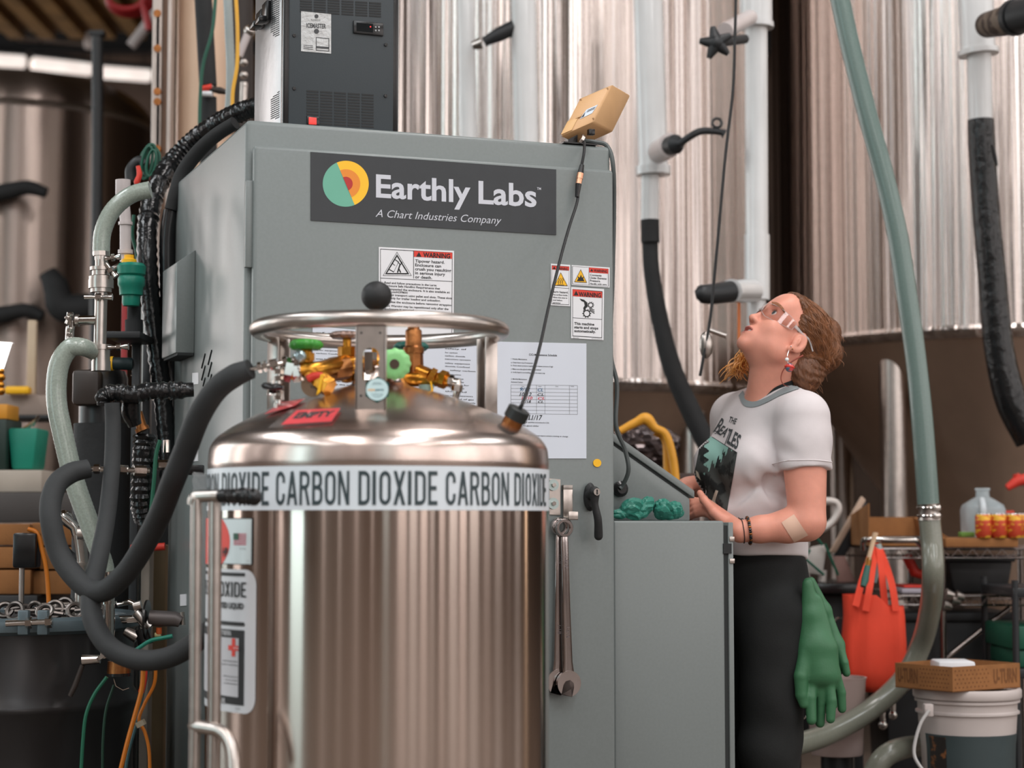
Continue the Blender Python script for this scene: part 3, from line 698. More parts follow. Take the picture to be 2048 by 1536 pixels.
# band with repeated words, running slightly uphill to the right
zb0, zb1 = on_shell(758, 1020).z, on_shell(758, 931).z
M_band = mat('band_label_white', (214, 222, 228), .35, var=.02)
b = B(TF); sheet(b, -1.75, 1.75, zb0, zb1, .0012, 64); band = b.build('band_label', M_band, tank, flatshade=False)
b = B(TF)
def band_word(t, x0, x1):
    vs, fs, asp = gothic(t); a0 = shell_ang(x0) if not isinstance(x0, tuple) else x0[0]; a1 = shell_ang(x1) if not isinstance(x1, tuple) else x1[0]
    hz = (zb1 - zb0)
    b.add(cylmap(vs, a0, a1, zb0 + hz * .11, zb0 + hz * .88, .0022), fs)
aw = shell_ang(699) - shell_ang(553); ad = shell_ang(874) - shell_ang(717); gap = shell_ang(717) - shell_ang(699); s0 = shell_ang(553)
per = aw + ad + 2 * gap
for k in (-2, -1, 0, 1):
    st = s0 + k * per
    band_word('CARBON', (st,), (st + aw,)); band_word('DIOXIDE', (st + aw + gap,), (st + aw + gap + ad,))
b.build('band_lettering', mat('band_ink', (52, 66, 70), .5, var=.05), band, fix=False, flatshade=True)
b = B(TF); rr = random.Random(5)                                         # loose clear tape ends at the left
vs = []; 
for i in range(7):
    for k in range(5):
        p = TP.W(420 - 33 * k / 4 - 3 * (i % 2), 948 + 5 * i + 2.5 * k * (1 if i > 3 else -.4), -.02 + .012 * ((i + k) % 2)); vs.append(TF.inverted() @ p)
b.add(vs, [(i * 5 + k, i * 5 + k + 1, i * 5 + k + 6, i * 5 + k + 5) for i in range(6) for k in range(4)]); b.build('tape_tail', mat('clear_tape', (226, 232, 234), .12, trans=.6, alpha=.7), tank)
# shipping labels, left of centre, wrapped on the shell
def shell_quad(name, x0, x1, y0, y1, m, off=.0012, par=None, rnd=0):
    bb = B(TF); a0 = x0[0] if isinstance(x0, tuple) else shell_ang(x0); a1 = shell_ang(x1)
    z1 = on_shell(x1, y0).z; z0 = on_shell(x1, y1).z
    if not rnd: sheet(bb, a0, a1, z0, z1, off, 12)
    else:
        w2 = (a1 - a0) * TR; h2 = z1 - z0; pts = []
        for cx, cy, s in ((w2 - rnd, rnd, -PI / 2), (w2 - rnd, h2 - rnd, 0)): pts += [(cx + rnd * math.cos(s + PI / 2 * k / 6), cy + rnd * math.sin(s + PI / 2 * k / 6)) for k in range(7)]
        top = [(p[0], p[1]) for p in pts]; n = len(top)
        # strips between the left edge and the rounded right edge
        vs = []; m2 = 10
        for (x, y) in top:
            for k in range(m2 + 1): vs.append((x * k / m2 / w2, y / h2))
        bb.add(cylmap(vs, a0, a1, z0, z1, off), [(j * (m2 + 1) + k, j * (m2 + 1) + k + 1, (j + 1) * (m2 + 1) + k + 1, (j + 1) * (m2 + 1) + k) for j in range(n - 1) for k in range(m2)])
    return bb.build(name, m, par or tank, fix=True, sharp=60), a0, a1, z0, z1
def shell_text(par, lines, m, name, off=.0024):
    bb = B(TF)
    for t, xr, yb, wd, h, bold in lines:                                 # right end pixel, baseline pixel, width, cap height (px)
        vs, fs, asp = glyphs(t, bold); q = on_shell(xr, yb); a1 = math.atan2(q.x, -q.y); z0 = q.z
        kk = 3.5 / F; w2 = wd * kk / TR; h2 = h * kk
        bb.add(cylmap(vs, a1 - w2, a1, z0, z0 + h2, off), fs)
    return bb.build(name, m, par, fix=False, flatshade=True)
fl, *_ = shell_quad('company_label', (-1.42,), 507, 1036, 1130, M_ink)
shell_quad('label_face', (-1.41,), 505, 1038, 1128.5, mat('label_pale', (206, 220, 222), .4, var=.02), .0018, fl)
bb = B(TF); cz = .5; vs = []                                             # red disc of the company label
q0 = on_shell(440, 1083); a1 = math.atan2(q0.x, -q0.y); Rr = 47 * 3.6 / F
aC = a1 - .30; pts = []
vs = []; fs = []
zC = q0.z
for ringk in range(7):
    for i in range(40):
        an = 2 * PI * i / 40; rx = .335 * ringk / 6; rz = Rr * ringk / 6
        aa = aC + rx * math.cos(an) * 1.3; zz = zC + max(-Rr * .98, min(Rr * .98, rz * 1.55 * math.sin(an)))
        vs.append(((TR + .0022) * math.sin(aa), -(TR + .0022) * math.cos(aa), zz))
for r_ in range(6):
    for i in range(40): fs.append((r_ * 40 + i, r_ * 40 + (i + 1) % 40, (r_ + 1) * 40 + (i + 1) % 40, (r_ + 1) * 40 + i))
bb.add(vs, fs).build('red_disc', M_red, fl, fix=False)
shell_text(fl, [('HP', 458, 1112, 22, 17, .03)], M_ink, 'red_disc_lettering', .0032)
bb = B(TF)
x0, x1, y0, y1 = 470, 495, 1067, 1091
def shrect(bb, x0, x1, y0, y1, off):
    a0, a1 = shell_ang(x0), shell_ang(x1); z1 = on_shell((x0 + x1) / 2, y0).z; z0 = on_shell((x0 + x1) / 2, y1).z; sheet(bb, a0, a1, z0, z1, off, 4)
for k in range(7): shrect(bb, x0, x1, y0 + k * 3.5, y0 + k * 3.5 + 1.9, .0024)
bb.build('flag_stripes', mat('flag_red', (190, 86, 104), .5), fl, fix=False)
bb = B(TF); shrect(bb, x0, 480, y0 - .5, y0 + 12.5, .0028); bb.build('flag_canton', mat('flag_canton', (40, 84, 66), .5), fl, fix=False)
shell_text(fl, [('MADE IN THE USA', 494, 1099, 21, 2.6, .0), ('DEWAR 230', 501, 1123, 9, 1.8, 0)], M_inkgrey, 'small_print')
hl, *_ = shell_quad('hazard_label', (-1.42,), 515, 1140, 1430, mat('label_silver', (206, 209, 213), .38, var=.03), .0012, None, .028)
bb = B(TF)
aL = -1.38
def shbar(bb, xr, y0, y1, off, x0=None):
    a0 = aL if x0 is None else shell_ang(x0); a1 = shell_ang(xr); z1 = on_shell(xr, y0).z; z0 = on_shell(xr, y1).z; sheet(bb, a0, a1, z0, z1, off, 10)
shbar(bb, 493, 1146, 1153, .002); shbar(bb, 493, 1245, 1253, .002); shbar(bb, 493, 1261, 1412, .0019)
bb.build('label_bars', M_ink, hl, fix=False)
bb = B(TF); shbar(bb, 482, 1277, 1395, .0023); bb.build('text_field', mat('field_pale', (196, 196, 200), .45), hl, fix=False)
bb = B(TF); shrect(bb, 469, 476, 1277, 1313, .003); shrect(bb, 462.5, 482, 1291, 1301, .0032); bb.build('first_aid_cross', M_red, hl, fix=False)
shell_text(hl, [('FIRST AID', 480.5, 1298.5, 16.5, 3.6, .01)], M_white, 'cross_lettering', .0038)
shell_text(hl, [('REFRIGERATED LIQUID', 489, 1218, 165, 11.5, .04), ('breathing. If breathing is difficult.', 477, 1325, 55, 3, .01), ('give oxygen. If not comfortable breathing', 477, 1332, 62, 3, .01), ('WITH: Flush frosted parts with', 477, 1356, 52, 3, .01), ('water. Do not rub affected', 477, 1363, 45, 3, .01), ('area. Obtain medical assistance', 477, 1370, 50, 3, .01), ('REV. 05/2018', 482, 1419, 15, 2.5, 0)], M_ink, 'label_printing')
vs, fs, _ = gothic('CARBON DIOXIDE'); q = on_shell(494, 1195); a1 = math.atan2(q.x, -q.y)
B(TF).add(cylmap(vs, a1 - .80, a1, q.z, q.z + 30 * 3.5 / F, .0024), fs).build('label_heading', M_ink, hl, fix=False, flatshade=True)
shell_text(hl, [('KEEP IN UPRIGHT POSITION.', 465.5, 1271, 90, 9, .01), ('DO NOT REMOVE THIS LABEL', 453.5, 1405, 82, 9, .01)], M_white, 'white_lettering', .0036)

# ring handle, posts, slots
RR_ = 260 * TY / F - .0155; zr = 1 + 405 * (TY - RR_) / F
B(TF).torus((0, 0, zr), RR_, .0158, n=96, k=20).build('ring_handle', M_brushed, tank)
def post(ang, wd, name='support_post', slot=False):
    """flat bar bent into a channel; ang measured from the camera side"""
    ca, sa = math.cos(ang), math.sin(ang)
    m = Mx((( ca, sa, 0, 0), (sa, -ca, 0, 0), (0, 0, 1, 0), (0, 0, 0, 1)))     # local x tangential, y outward
    m = Mx(((ca, sa, 0, 0), (sa, -ca, 0, 0), (0, 0, 1, 0), (0, 0, 0, 1)))
    zb = dome_z(RR_ + .004) - .004; zt = zr - .006; h = wd / 2; b = B(TF @ m); y = RR_ + .002
    if not slot: b.box((-h, y - .004, zb), (h, y, zt), .0008)
    else:                                                                     # front plate with an obround hole
        out = [(-h, zb), (h, zb), (h, zt), (-h, zt)]; zc0, zc1 = zb + (zt - zb) * .40, zb + (zt - zb) * .62; r = .0152
        inn = [(r * math.cos(a), zc1 + r * math.sin(a)) for a in np.linspace(0, PI, 9)] + [(r * math.cos(a), zc0 + r * math.sin(a)) for a in np.linspace(PI, 2 * PI, 9)]
        bm = bmesh.new(); ov = [bm.verts.new((x, y, z)) for x, z in out]; iv = [bm.verts.new((x, y, z)) for x, z in inn]
        es = [bm.edges.new((ov[i], ov[(i + 1) % 4])) for i in range(4)] + [bm.edges.new((iv[i], iv[(i + 1) % len(iv)])) for i in range(len(iv))]
        bmesh.ops.triangle_fill(bm, use_beauty=True, edges=es)
        g = bmesh.ops.extrude_face_region(bm, geom=bm.faces[:]); bmesh.ops.translate(bm, verts=[v for v in g['geom'] if isinstance(v, bmesh.types.BMVert)], vec=(0, -.004, 0))
        b.bm(bm)
    for sx in (-1, 1): b.box((sx * h - .002, y - .026, zb), (sx * h + .002, y, zt), .0006)
    o = b.build(name, M_brushed, tank, sharp=30)
    for z in (zt - .022, zb + .03):
        for sx in (-1, 1): B(TF @ m).cyl((sx * h * .66, y - .0005, z), (sx * h * .66, y + .0012, z), .0022, n=8).build('rivet', M_dark, o)
    return o, m, zb, zt, y
fp, fm, fzb, fzt, fyy = post(0.0, .053, slot=True)
for s in (-1, 1): post(s * 1.98, .044)
b = B(TF)                                                                     # hexagonal sticker on the front post
hc = TP.at(754.5, 779, -(RR_ + .0036))
hexp = [(hc.x + .0248 * math.sin(k * PI / 3), hc.y, hc.z + .0248 * math.cos(k * PI / 3)) for k in range(6)]
hs = b.prism(hexp, (0, -.0006, 0)).build('post_sticker', mat('sticker_green', (22, 76, 70), .5), tank)
b = B(TF); b.add([(hc.x + .0205 * math.cos(a), hc.y - .0011, hc.z + .0205 * math.sin(a)) for a in np.linspace(0, 2 * PI, 28)[:-1]], [list(range(27))]); b.build('sticker_face', mat('sticker_pale', (198, 224, 226), .5), hs, fix=False)
b = B(TF)
for t, dz, wd, h in (('DEWAR PARTS', .0125, .014, .0016), ('SALES AND SERVICE', .0098, .019, .0014), ('CRYOGENIC TANKS', -.0085, .022, .0016), ('AND VALVES', -.0115, .02, .0016), ('WWW', -.0145, .012, .0016), ('parts', .0, .019, .0052)):
    vs, fs, _ = glyphs(t, .01); x0 = hc.x - wd / 2 if t != 'parts' else hc.x - .003
    b.add([(x0 + x * (wd if t != 'parts' else .015), hc.y - .0016, hc.z + dz - h / 2 + z * h) for x, z in vs], fs)
b.build('sticker_print', mat('sticker_ink', (60, 110, 120), .5), hs, fix=False, flatshade=True)
b = B(TF); vs, fs, _ = glyphs('cryo', .02); b.add([(hc.x - .0175 + x * .013, hc.y - .0016, hc.z - .0026 + z * .0052) for x, z in vs], fs); b.build('sticker_orange', mat('sticker_orange', (238, 170, 84), .5), hs, fix=False, flatshade=True)

# rubber ball on a stem
c = TP.at(753, 592, .02); k_ = (TY + .02) / F
B(TF).ball(c, 31 * k_, 32, (1, 1, .97)).build('rubber_ball', M_black, tank)
B(TF).cyl((c.x, c.y, 1.26), (c.x, c.y, c.z - .02), .009).build('ball_stem', M_brass, tank)

# -------- valves and fittings.  local pixel helper at depth d from the axis
def tp(px, py, d=0.0): return TP.at(px, py, d)
def handwheel(b, c, axis, r, th, lobes=10, depth=.06):
    ax = V(axis).normalized(); u = ax.orthogonal().normalized(); w_ = ax.cross(u); n = lobes * 6
    prof = [(.25, .9), (.55, 1.0), (.8, .85), (.96, .35), (1, 0), (.96, -.35), (.8, -.8), (.5, -.75), (.22, -.9)]
    vs = []; 
    for q, h in prof:
        for i in range(n):
            a = 2 * PI * i / n; rr = r * q * (1 - (depth if q > .7 else 0) * (1 + math.cos(lobes * a)) * .5 * min(1, (q - .2)))
            vs.append(c + (u * math.cos(a) + w_ * math.sin(a)) * rr + ax * h * th / 2)
    m = len(prof); fs = [(j * n + i, j * n + (i + 1) % n, (j + 1) * n + (i + 1) % n, (j + 1) * n + i) for j in range(m - 1) for i in range(n)]
    fs += [list(range(n)), list(range((m - 1) * n, m * n))[::-1]]
    return b.add(vs, fs)
def hexnut(b, a, c, r): return b.hexa(a, c, r)
d0 = -.10                                                       # left valve group sits in front of the axis
lv_ = B(TF)
bA, bB = tp(588, 738, d0), tp(660, 735, d0 + .03)
lv_.tube([tp(575, 742, d0 - .02), tp(610, 742, d0 - .01), tp(640, 740, d0), tp(700, 725, .0), tp(758, 726, .02)], [.017, .019, .0175, .017, .018], 14, smooth=3)
lv_.tube([tp(612, 742, d0), tp(612, 700, d0)], [.015, .011], 12).hexa(tp(612, 722, d0), tp(612, 706, d0), .0165)
lv_.tube([tp(615, 748, d0 - .01), tp(655, 774, d0 - .03)], [.017, .0155], 12).hexa(tp(640, 762, d0 - .022), tp(660, 776, d0 - .032), .019)
left_valve = lv_.build('brass_valve_body', M_brass, tank)
handwheel(B(TF), tp(612, 690.5, d0), (0, 0, 1), 35 * 3.65 / F, .022, 12, .1).build('green_handwheel', M_green, left_valve)
b = B(TF); b.hexa(tp(570, 738, d0 - .03), tp(585, 741, d0 - .028), .0235).hexa(tp(585, 744, d0 - .03), tp(600, 743, d0 - .028), .02)
b.tube([tp(600, 745, d0 - .03), tp(603, 744, d0 - .03)], .0215, 20); b.build('flare_nut', M_chrome, left_valve)
b = B(TF); b.prism([tp(x, y, d0 - .045) for x, y in ((648, 748), (641, 784), (632, 791), (634, 782), (641, 748))], (0, .006, 0), .0015).build('yellow_lever', M_yel, left_valve)
b = B(TF); b.tube([tp(626, 770, d0 - .03), tp(626, 770, d0 - .027)], 24 * 3.65 / F, 24).build('metal_tag', mat('stamped_tag', (150, 130, 110), .35, .9), left_valve)
b = B(TF); vs, fs, _ = glyphs('RELIEF', .02); b.add([tp(620, 766, d0 - .0308) + V((x * .03, 0, z * .007)) for x, z in vs], fs); vs, fs, _ = glyphs('VALVE', .02); b.add([tp(620, 777, d0 - .0308) + V((x * .028, 0, z * .007)) for x, z in vs], fs); b.build('tag_lettering', M_ink, left_valve, fix=False, flatshade=True)
b = B(TF); b.tube([tp(616, 758, d0 - .034), tp(628, 752, d0 - .036), tp(645, 752, d0 - .034)], .0075, 10, smooth=3).build('red_tape', M_red, left_valve)
b = B(TF); b.ball(tp(600, 713, d0 - .03), .0125, 14).cyl(tp(600, 713, d0 - .03), tp(600, 713, d0 - .05), .006).build('pressure_plug', mat('zinc_plug', (170, 190, 196), .3, .9), left_valve)
# grey flex fitting to the hose, T and lower stub with black knob
b = B(TF)
b.tube([tp(499, 739, d0 - .03), tp(525, 734, d0 - .03), tp(552, 730, d0 - .03), tp(580, 724, d0 - .03), tp(600, 716, d0 - .03)], [.0035, .0055, .0065, .0065, .006], 10, smooth=2)
for xa, xb in ((516, 523), (527, 534), (540, 556), (566, 575), (588, 597)):
    f_ = lambda x: tp(x, 737 - (x - 510) * .22, d0 - .03); b.hexa(f_(xa), f_(xb), .0105)
fit = b.build('steel_fitting', M_chrome, tank)
b = B(TF); b.cyl(tp(557, 733, d0 - .03), tp(557, 808, d0 - .03), .0065)
for ya, yb in ((738, 748), (752, 762), (768, 778), (782, 800)): b.hexa(tp(557, ya, d0 - .03), tp(557, yb, d0 - .03), .0105)
b.cyl(tp(552, 806, d0 - .03), tp(552, 816, d0 - .03), .004); b.build('drain_fitting', M_chrome, fit)
handwheel(B(TF), tp(545, 773, d0 - .05), (.1, -.15, 1), .022, .013, 8, .05).build('black_knob', M_blackg, fit)
b = B(TF); b.lathe([(.011, 0), (.008, .008), (.004, .016), (.004, .028)], tp(545, 790, d0 - .05), (0, 0, 1), 16).build('knob_stem', M_chrome, fit)
# middle brass valve, steel wheel behind the post
b = B(TF); b.cyl(tp(694, 758, 0), tp(694, 700, 0), .0165, .0145).hexa(tp(694, 712, 0), tp(694, 694, 0), .0185).cyl(tp(694, 700, 0), tp(694, 678, 0), .0085)
b.tube([tp(694, 745, 0), tp(735, 742, .01), tp(772, 740, .02)], .014, 12).ball(tp(694, 742, 0), .024, 16)
mv = b.build('brass_valve_body', M_brass, tank)
handwheel(B(TF), tp(691, 671, 0), (0, 0, 1), 33 * 3.75 / F, .016, 11, .12).build('bronze_handwheel', mat('dull_bronze_wheel', (140, 118, 108), .4, .7, var=.1), mv)
b = B(TF); b.tube([tp(660, 740, -.05), tp(690, 735, -.02)], [.024, .0245], 8).build('union_nut', M_bronze, mv)
# pale green wheel facing the camera
b = B(TF); b.tube([tp(790, 729, -.09), tp(790, 733, .02)], [.012, .015], 14).hexa(tp(790, 730, -.065), tp(790, 730, -.04), .018)
b.tube([tp(790, 733, .01), tp(812, 742, .02)], .016, 12); gv = b.build('valve_stem', M_bronze, tank)
handwheel(B(TF), tp(790, 728, -.10), (0, -1, .05), 33 * 3.65 / F, .02, 12, .09).build('green_handwheel', M_lgreen, gv)
b = B(TF); b.cyl(tp(789, 728, -.108), tp(789, 728, -.1125), .0095, n=20).build('wheel_washer', M_chrome, gv); B(TF).hexa(tp(789, 728, -.112), tp(789, 728, -.117), .0045).build('wheel_nut', M_chrome, gv)
# relief valve column, side branch and elbow
b = B(TF); b.cyl(tp(827, 655, .03), tp(827, 640, .03), .008); b.lathe([(.0165, 0), (.0165, .038), (.0145, .041), (.012, .042)], tp(827, 700, .03), (0, 0, 1), 24)
b.lathe([(.021, 0), (.021, .011), (.017, .015)], tp(827, 707, .03), (0, 0, 1), 24); b.tube([tp(827, 760, .03), tp(827, 700, .03)], [.021, .019], 8).cyl(tp(827, 662, .03), tp(827, 655, .03), .012)
rv_ = b.build('relief_valve', M_bronze, tank)
b = B(TF); b.tube([tp(812, 758, .02), tp(880, 759, .0), tp(900, 762, -.01)], [.0155, .014, .012], 14).hexa(tp(858, 752, 0), tp(868, 757, 0), .019).hexa(tp(880, 757, -.005), tp(893, 761, -.01), .018).tube([tp(838, 742, .02), tp(862, 752, .0)], .014, 10)
b.build('brass_branch', M_brass, rv_)
b = B(TF); b.tube([tp(896, 762, -.01), tp(916, 765, -.015), tp(915, 775, -.015), tp(911, 800, -.015)], [.008, .0095, .009, .006], 10).hexa(tp(898, 762, -.01), tp(907, 763, -.012), .0125).hexa(tp(915, 770, -.015), tp(913, 783, -.015), .011).build('elbow_fitting', M_chrome, rv_)
b = B(TF); b.prism([tp(x, y, -.03) for x, y in ((863, 762), (867, 783), (863, 784), (860, 764))], (0, .003, 0)).build('yellow_seal', M_yel, rv_)
b = B(TF); b.torus(tp(861, 758, -.028), .006, .0012, (0, 1, 0), 16, 6).build('seal_wire', M_brass, rv_)
handwheel(B(TF), tp(822, 694, .10), (0, 0, 1), 36 * 3.85 / F, .02, 12, .1).build('teal_handwheel', mat('teal_handwheel', (24, 92, 82), .4), rv_)
B(TF).cyl(tp(822, 720, .10), tp(822, 700, .10), .012).build('teal_valve_stem', M_bronze, rv_)
b = B(TF); b.tube([tp(715, 775, -.03), tp(722, 755, -.02), tp(735, 745, 0)], [.014, .012, .012], 12).tube([tp(735, 765, -.04), tp(735, 740, -.03)], .0125, 14).hexa(tp(738, 742, -.04), tp(738, 705, -.04), .016)
b.build('vent_fitting', M_chrome, tank)
B(TF).cyl(tp(853, 770, -.01), tp(853, 783, -.01), .016, .013).build('gauge_cup', mat('pale_gauge', (150, 176, 168), .3), tank)
# black capped sensor socket on the dome
ca_ = tp(1029, 838, -.12); dn = V((.45, -.25, .86)).normalized()
b = B(TF); b.cyl(ca_ - dn * .03, ca_ + dn * .0, .0195, n=24).build('socket', M_bronze, tank)

# dome tags in clear sleeves
def dome_patch(name, pts, label, txt=None, lift=.004):
    """pixel quad (tl,tr,br,bl) laid on the dome by ray casting"""
    def hit(px, py):
        o = TF.inverted() @ CAM; d = ray(px, py).normalized(); t = 3.2
        for _ in range(400):
            q = o + d * t; r = math.hypot(q.x, q.y)
            if q.z < dome_z(min(r, TR)) + lift and r < TR: return q
            t += .0015
        return q
    def mk(nm, m, u0, u1, v0, v1, par, up, root=None):
        n, k = 14, 8; vs = []
        for j in range(k + 1):
            for i in range(n + 1):
                u = u0 + (u1 - u0) * i / n; v = v0 + (v1 - v0) * j / k
                tx = [pts[0][c] * (1 - u) * (1 - v) + pts[1][c] * u * (1 - v) + pts[2][c] * u * v + pts[3][c] * (1 - u) * v for c in (0, 1)]
                q = hit(*tx); vs.append(q + V((0, -.3, .95)) * up)
        b = B(TF).add(vs, [(j * (n + 1) + i, j * (n + 1) + i + 1, (j + 1) * (n + 1) + i + 1, (j + 1) * (n + 1) + i) for j in range(k) for i in range(n)])
        return b.build(nm, m, par)
    t = thing(name, label, 'tag', mx=TF)
    mk('red_card', mat('tag_red', (222, 60, 68), .4, var=.06), .1, .98, .0, .86, t, .001)
    mk('clear_sleeve', mat('clear_sleeve', (236, 238, 240), .08, trans=.9, alpha=.35), -.06, 1.02, -.04, 1.06, t, .0022)
    if txt:
        vs, fs, _ = glyphs(txt, .05); out = []
        for x, z in vs:
            u = .2 + .72 * x; v = .52 - .36 * z
            tx = [pts[0][c] * (1 - u) * (1 - v) + pts[1][c] * u * (1 - v) + pts[2][c] * u * v + pts[3][c] * (1 - u) * v for c in (0, 1)]
            out.append(hit(*tx) + V((0, -.3, .95)) * .0016)
        B(TF).add(out, fs).build('tag_lettering', M_ink, t, fix=False, flatshade=True)
dome_patch('cylinder_tag', [(584, 822), (683, 817), (662, 848), (545, 856)], 'red tag marked EMPTY lying on the front of the cylinder dome', 'EMPTY')
dome_patch('cylinder_tag', [(556, 806), (612, 798), (585, 815), (515, 836)], 'plain red tag lying behind the EMPTY one on the left of the cylinder dome', None)

# ------------------------------------------------------------------ sensor lead with plug, black cap, and the tan sensor on top of the enclosure
ld = thing('sensor_lead', 'black sensor lead with a brass plug running from the tan box to the cylinder', 'cable', mx=Mx.Translation(TF @ ca_))
capm = TF @ ca_
B().cyl(capm + dn * .0005, capm + dn * .021, .0225, n=32).tube([capm + dn * .021, capm + dn * .0225], [.0215, .0195], 32).build('black_cap', mat('cap_black', (34, 38, 38), .45), ld)
q = [CB.W(1169, 284, -.012), CB.W(1168, 305, -.042), CB.W(1162, 338, -.045), CB.W(1157, 375, -.05), CB.W(1154, 405, -.055), CB.W(1138, 455, -.09), CB.W(1120, 520, -.16), CB.W(1098, 610, -.25), P(1078, 700, 4.05), P(1058, 770, 3.9), P(1044, 810, 3.75), capm + dn * .03]
B().tube(q, .0036, 8, smooth=8).tube([capm + dn * .0225, q[-1]], .004, 8).build('wire', M_black, ld)
u = [CB.W(1164, 330, -.045), CB.W(1161, 347, -.047), CB.W(1159, 358, -.049), CB.W(1157, 368, -.05), CB.W(1154, 394, -.053)]
B().tube([u[0], u[1]], [.0055, .0078], 14).build('plug', M_blackg, ld); B().tube([u[3], u[4]], [.0078, .005], 14).build('socket', M_blackg, ld)
B().tube([u[1], u[2]], .0082, 16).tube([u[2], u[3]], .0074, 16).build('plug_ring', mat('copper_ring', (214, 160, 130), .3, .9), ld)
# ------------------------------------------------------------------ tan sensor box, chiller
M_tan = mat('tan_plastic', (200, 158, 112), .5, var=.04, ns=20, bump=.03, bs=200)
tb = thing('sensor_box', 'tan plastic sensor box tilted on the top right corner of the enclosure', 'sensor', mx=CF @ Mx.Translation((CB.at(1175, 285, .05).x, .05, CH)))
# box given by pixel corners of its big face (tl, tr, br, bl) at depth, with depth vector
fc = [CB.at(*p, .03) for p in ((1159, 200), (1223, 167), (1186, 246), (1125, 268))]
fc = [CB.at(1160, 196, .05), CB.at(1223.5, 168, .07), CB.at(1187, 241, .0), CB.at(1129, 237, -.01)]
dv = CB.at(1262, 190, .16) - CB.at(1223.5, 168, .07)
bl2 = CB.at(1116, 268, -.015); br2 = CB.at(1146, 287, -.005)
b = B(CF)
tl, tr, br_, _ = fc
tl = CB.at(1159, 196, .05); tr = CB.at(1224, 168, .06); br_ = CB.at(1186, 244, .0); bl = tl + br_ - tr
b.prism([tl, tr, br_, bl], dv, .005)
b.build('case', M_tan, tb)
nrm = -dv.normalized()
def onf(u, v, e=.0008): # bilinear on face: u along top edge, v down
    return (tl * (1 - u) + tr * u) * (1 - v) + (bl * (1 - u) + br_ * u) * v + nrm * e
b = B(CF); b.prism([onf(.02, .62), onf(.36, .62), onf(.36, .97), onf(.02, .97)], nrm * .003, .001).build('battery_door', mat('tan_door', (208, 166, 112), .5), tb)
b = B(CF); b.prism([onf(.30, .60, .0035), onf(.46, .60, .0035), onf(.46, .66, .0035), onf(.30, .66, .0035)], nrm * .002).build('door_latch', mat('tan_latch', (190, 150, 100), .5), tb)  # latch in a slightly darker tan than the case
b = B(CF); b.prism([onf(.52, .50), onf(.86, .50), onf(.80, .70), onf(.44, .72)], nrm * .0012); lb = b.build('maker_label', mat('label_blue_grey', (196, 208, 222), .5), tb)
b = B(CF); [b.add([onf(.58, v, .0027), onf(.82, v, .0027), onf(.82, v + .02, .0027), onf(.58, v + .02, .0027)], [(0, 1, 2, 3)]) for v in (.54, .58)]
b.add([onf(.47, .70, .0026), onf(.53, .56, .0026), onf(.56, .70, .0026)], [(0, 1, 2)]); b.build('label_printing', M_ink, lb, fix=False, flatshade=True)
b = B(CF); c = CB.at(1181, 265, -.01); b.box(c - V((.008, .01, .007)), c + V((.008, .004, .007)), .001).build('port', M_blackg, tb)
for u_, v_ in ((.08, .08), (.92, .1), (.95, .9)):
    c = onf(u_, v_, .0); B(CF).cyl(c, c + nrm * .0015, .0028, n=10).build('screw', mat('tan_screw', (170, 130, 90), .5), tb)
b = B(CF); x0 = CB.at(1118, 283, .03).x; x1 = CB.at(1185, 283, .03).x; b.box((x0, .0, CH + .0005), (x1, .07, CH + .004)).box((x0 + .02, .02, CH), (x0 + .045, .04, CH + .04)).build('bracket', M_blackg, tb)
b = B(CF); p0 = CB.at(1160, 284, .005); p1 = CB.at(1167, 270, .0); b.tube([p0, p1], .0055, 10).hexa(CB.at(1163, 280, .003), CB.at(1166, 273, .002), .008).build('connector', M_chrome, tb)

# chiller
cy = .10
c0x = CB.at(566, 200, cy).x; c1x = CB.at(795, 200, cy).x; chz = CH + .60
chil = thing('chiller_unit', 'dark grey cooling unit with vent slots standing on top of the enclosure', 'chiller', mx=CF @ Mx.Translation((c0x, cy, CH)))
M_chs = mat('chiller_side_metal', (150, 152, 154), .3, .75, var=.06, ns=20, bump=.08, bs=40)
M_chf = mat('chiller_front_charcoal', (56, 63, 67), .55, .0, var=.05, ns=60, bump=.03, bs=300, col2=(150, 152, 154), thr=.83)
dep = .34
# side depth from pixels: x 508 at the rear edge
o_ = CF.inverted() @ CAM; dd = CF.inverted().to_3x3() @ ray(509, 150); t_ = (c0x - o_.x) / dd.x; dep = (o_ + dd * t_).y - cy
B(CF).box((c0x, cy + .004, CH), (c1x, cy + dep, chz), .004).build('housing', M_chs, chil)
fpn = B(CF).box((c0x + .012, cy - .006, CH + .001), (c1x - .012, cy + .004, chz - .004), .003).build('front_panel', M_chf, chil)
for xa, xb in ((c0x - .001, c0x + .016), (c1x - .016, c1x + .001)): B(CF).box((xa, cy - .004, CH), (xb, cy + .02, chz), .003).build('corner_trim', M_blackg, chil)
CPl = lambda px, py, e=0.0: CB.at(px, py, cy - .006 - e)
def slots(xa, xb, ya, yb, cols, rows, gapx, slope, name):
    for c in range(cols):
        for r in range(rows):
            w_ = (xb - xa) / cols; x0 = xa + c * w_ + gapx / 2; x1 = xa + (c + 1) * w_ - gapx / 2; yy = ya + (yb - ya) * (r + .5) / rows
            pts = [CPl(x0, yy + slope * (x0 - xa) - 1.6), CPl(x1, yy + slope * (x1 - xa) - 1.6), CPl(x1, yy + slope * (x1 - xa) + 1.6), CPl(x0, yy + slope * (x0 - xa) + 1.6)]
            B(CF).prism([p + V((0, .0003, 0)) for p in pts], (0, -.0012, 0)).build(name, M_ink, fpn, flatshade=True)
slots(611, 749, 179, 248, 5, 12, 4, .065, 'vent_slot')
slots(598, 764, -6, 25, 6, 6, 4, .065, 'vent_slot')
sw = B(CF).prism([CPl(x, y) for x, y in ((613.5, 232), (638, 234), (638, 252), (613.5, 250))], (0, -.004, 0), .001).build('rocker_frame', M_blackg, chil)
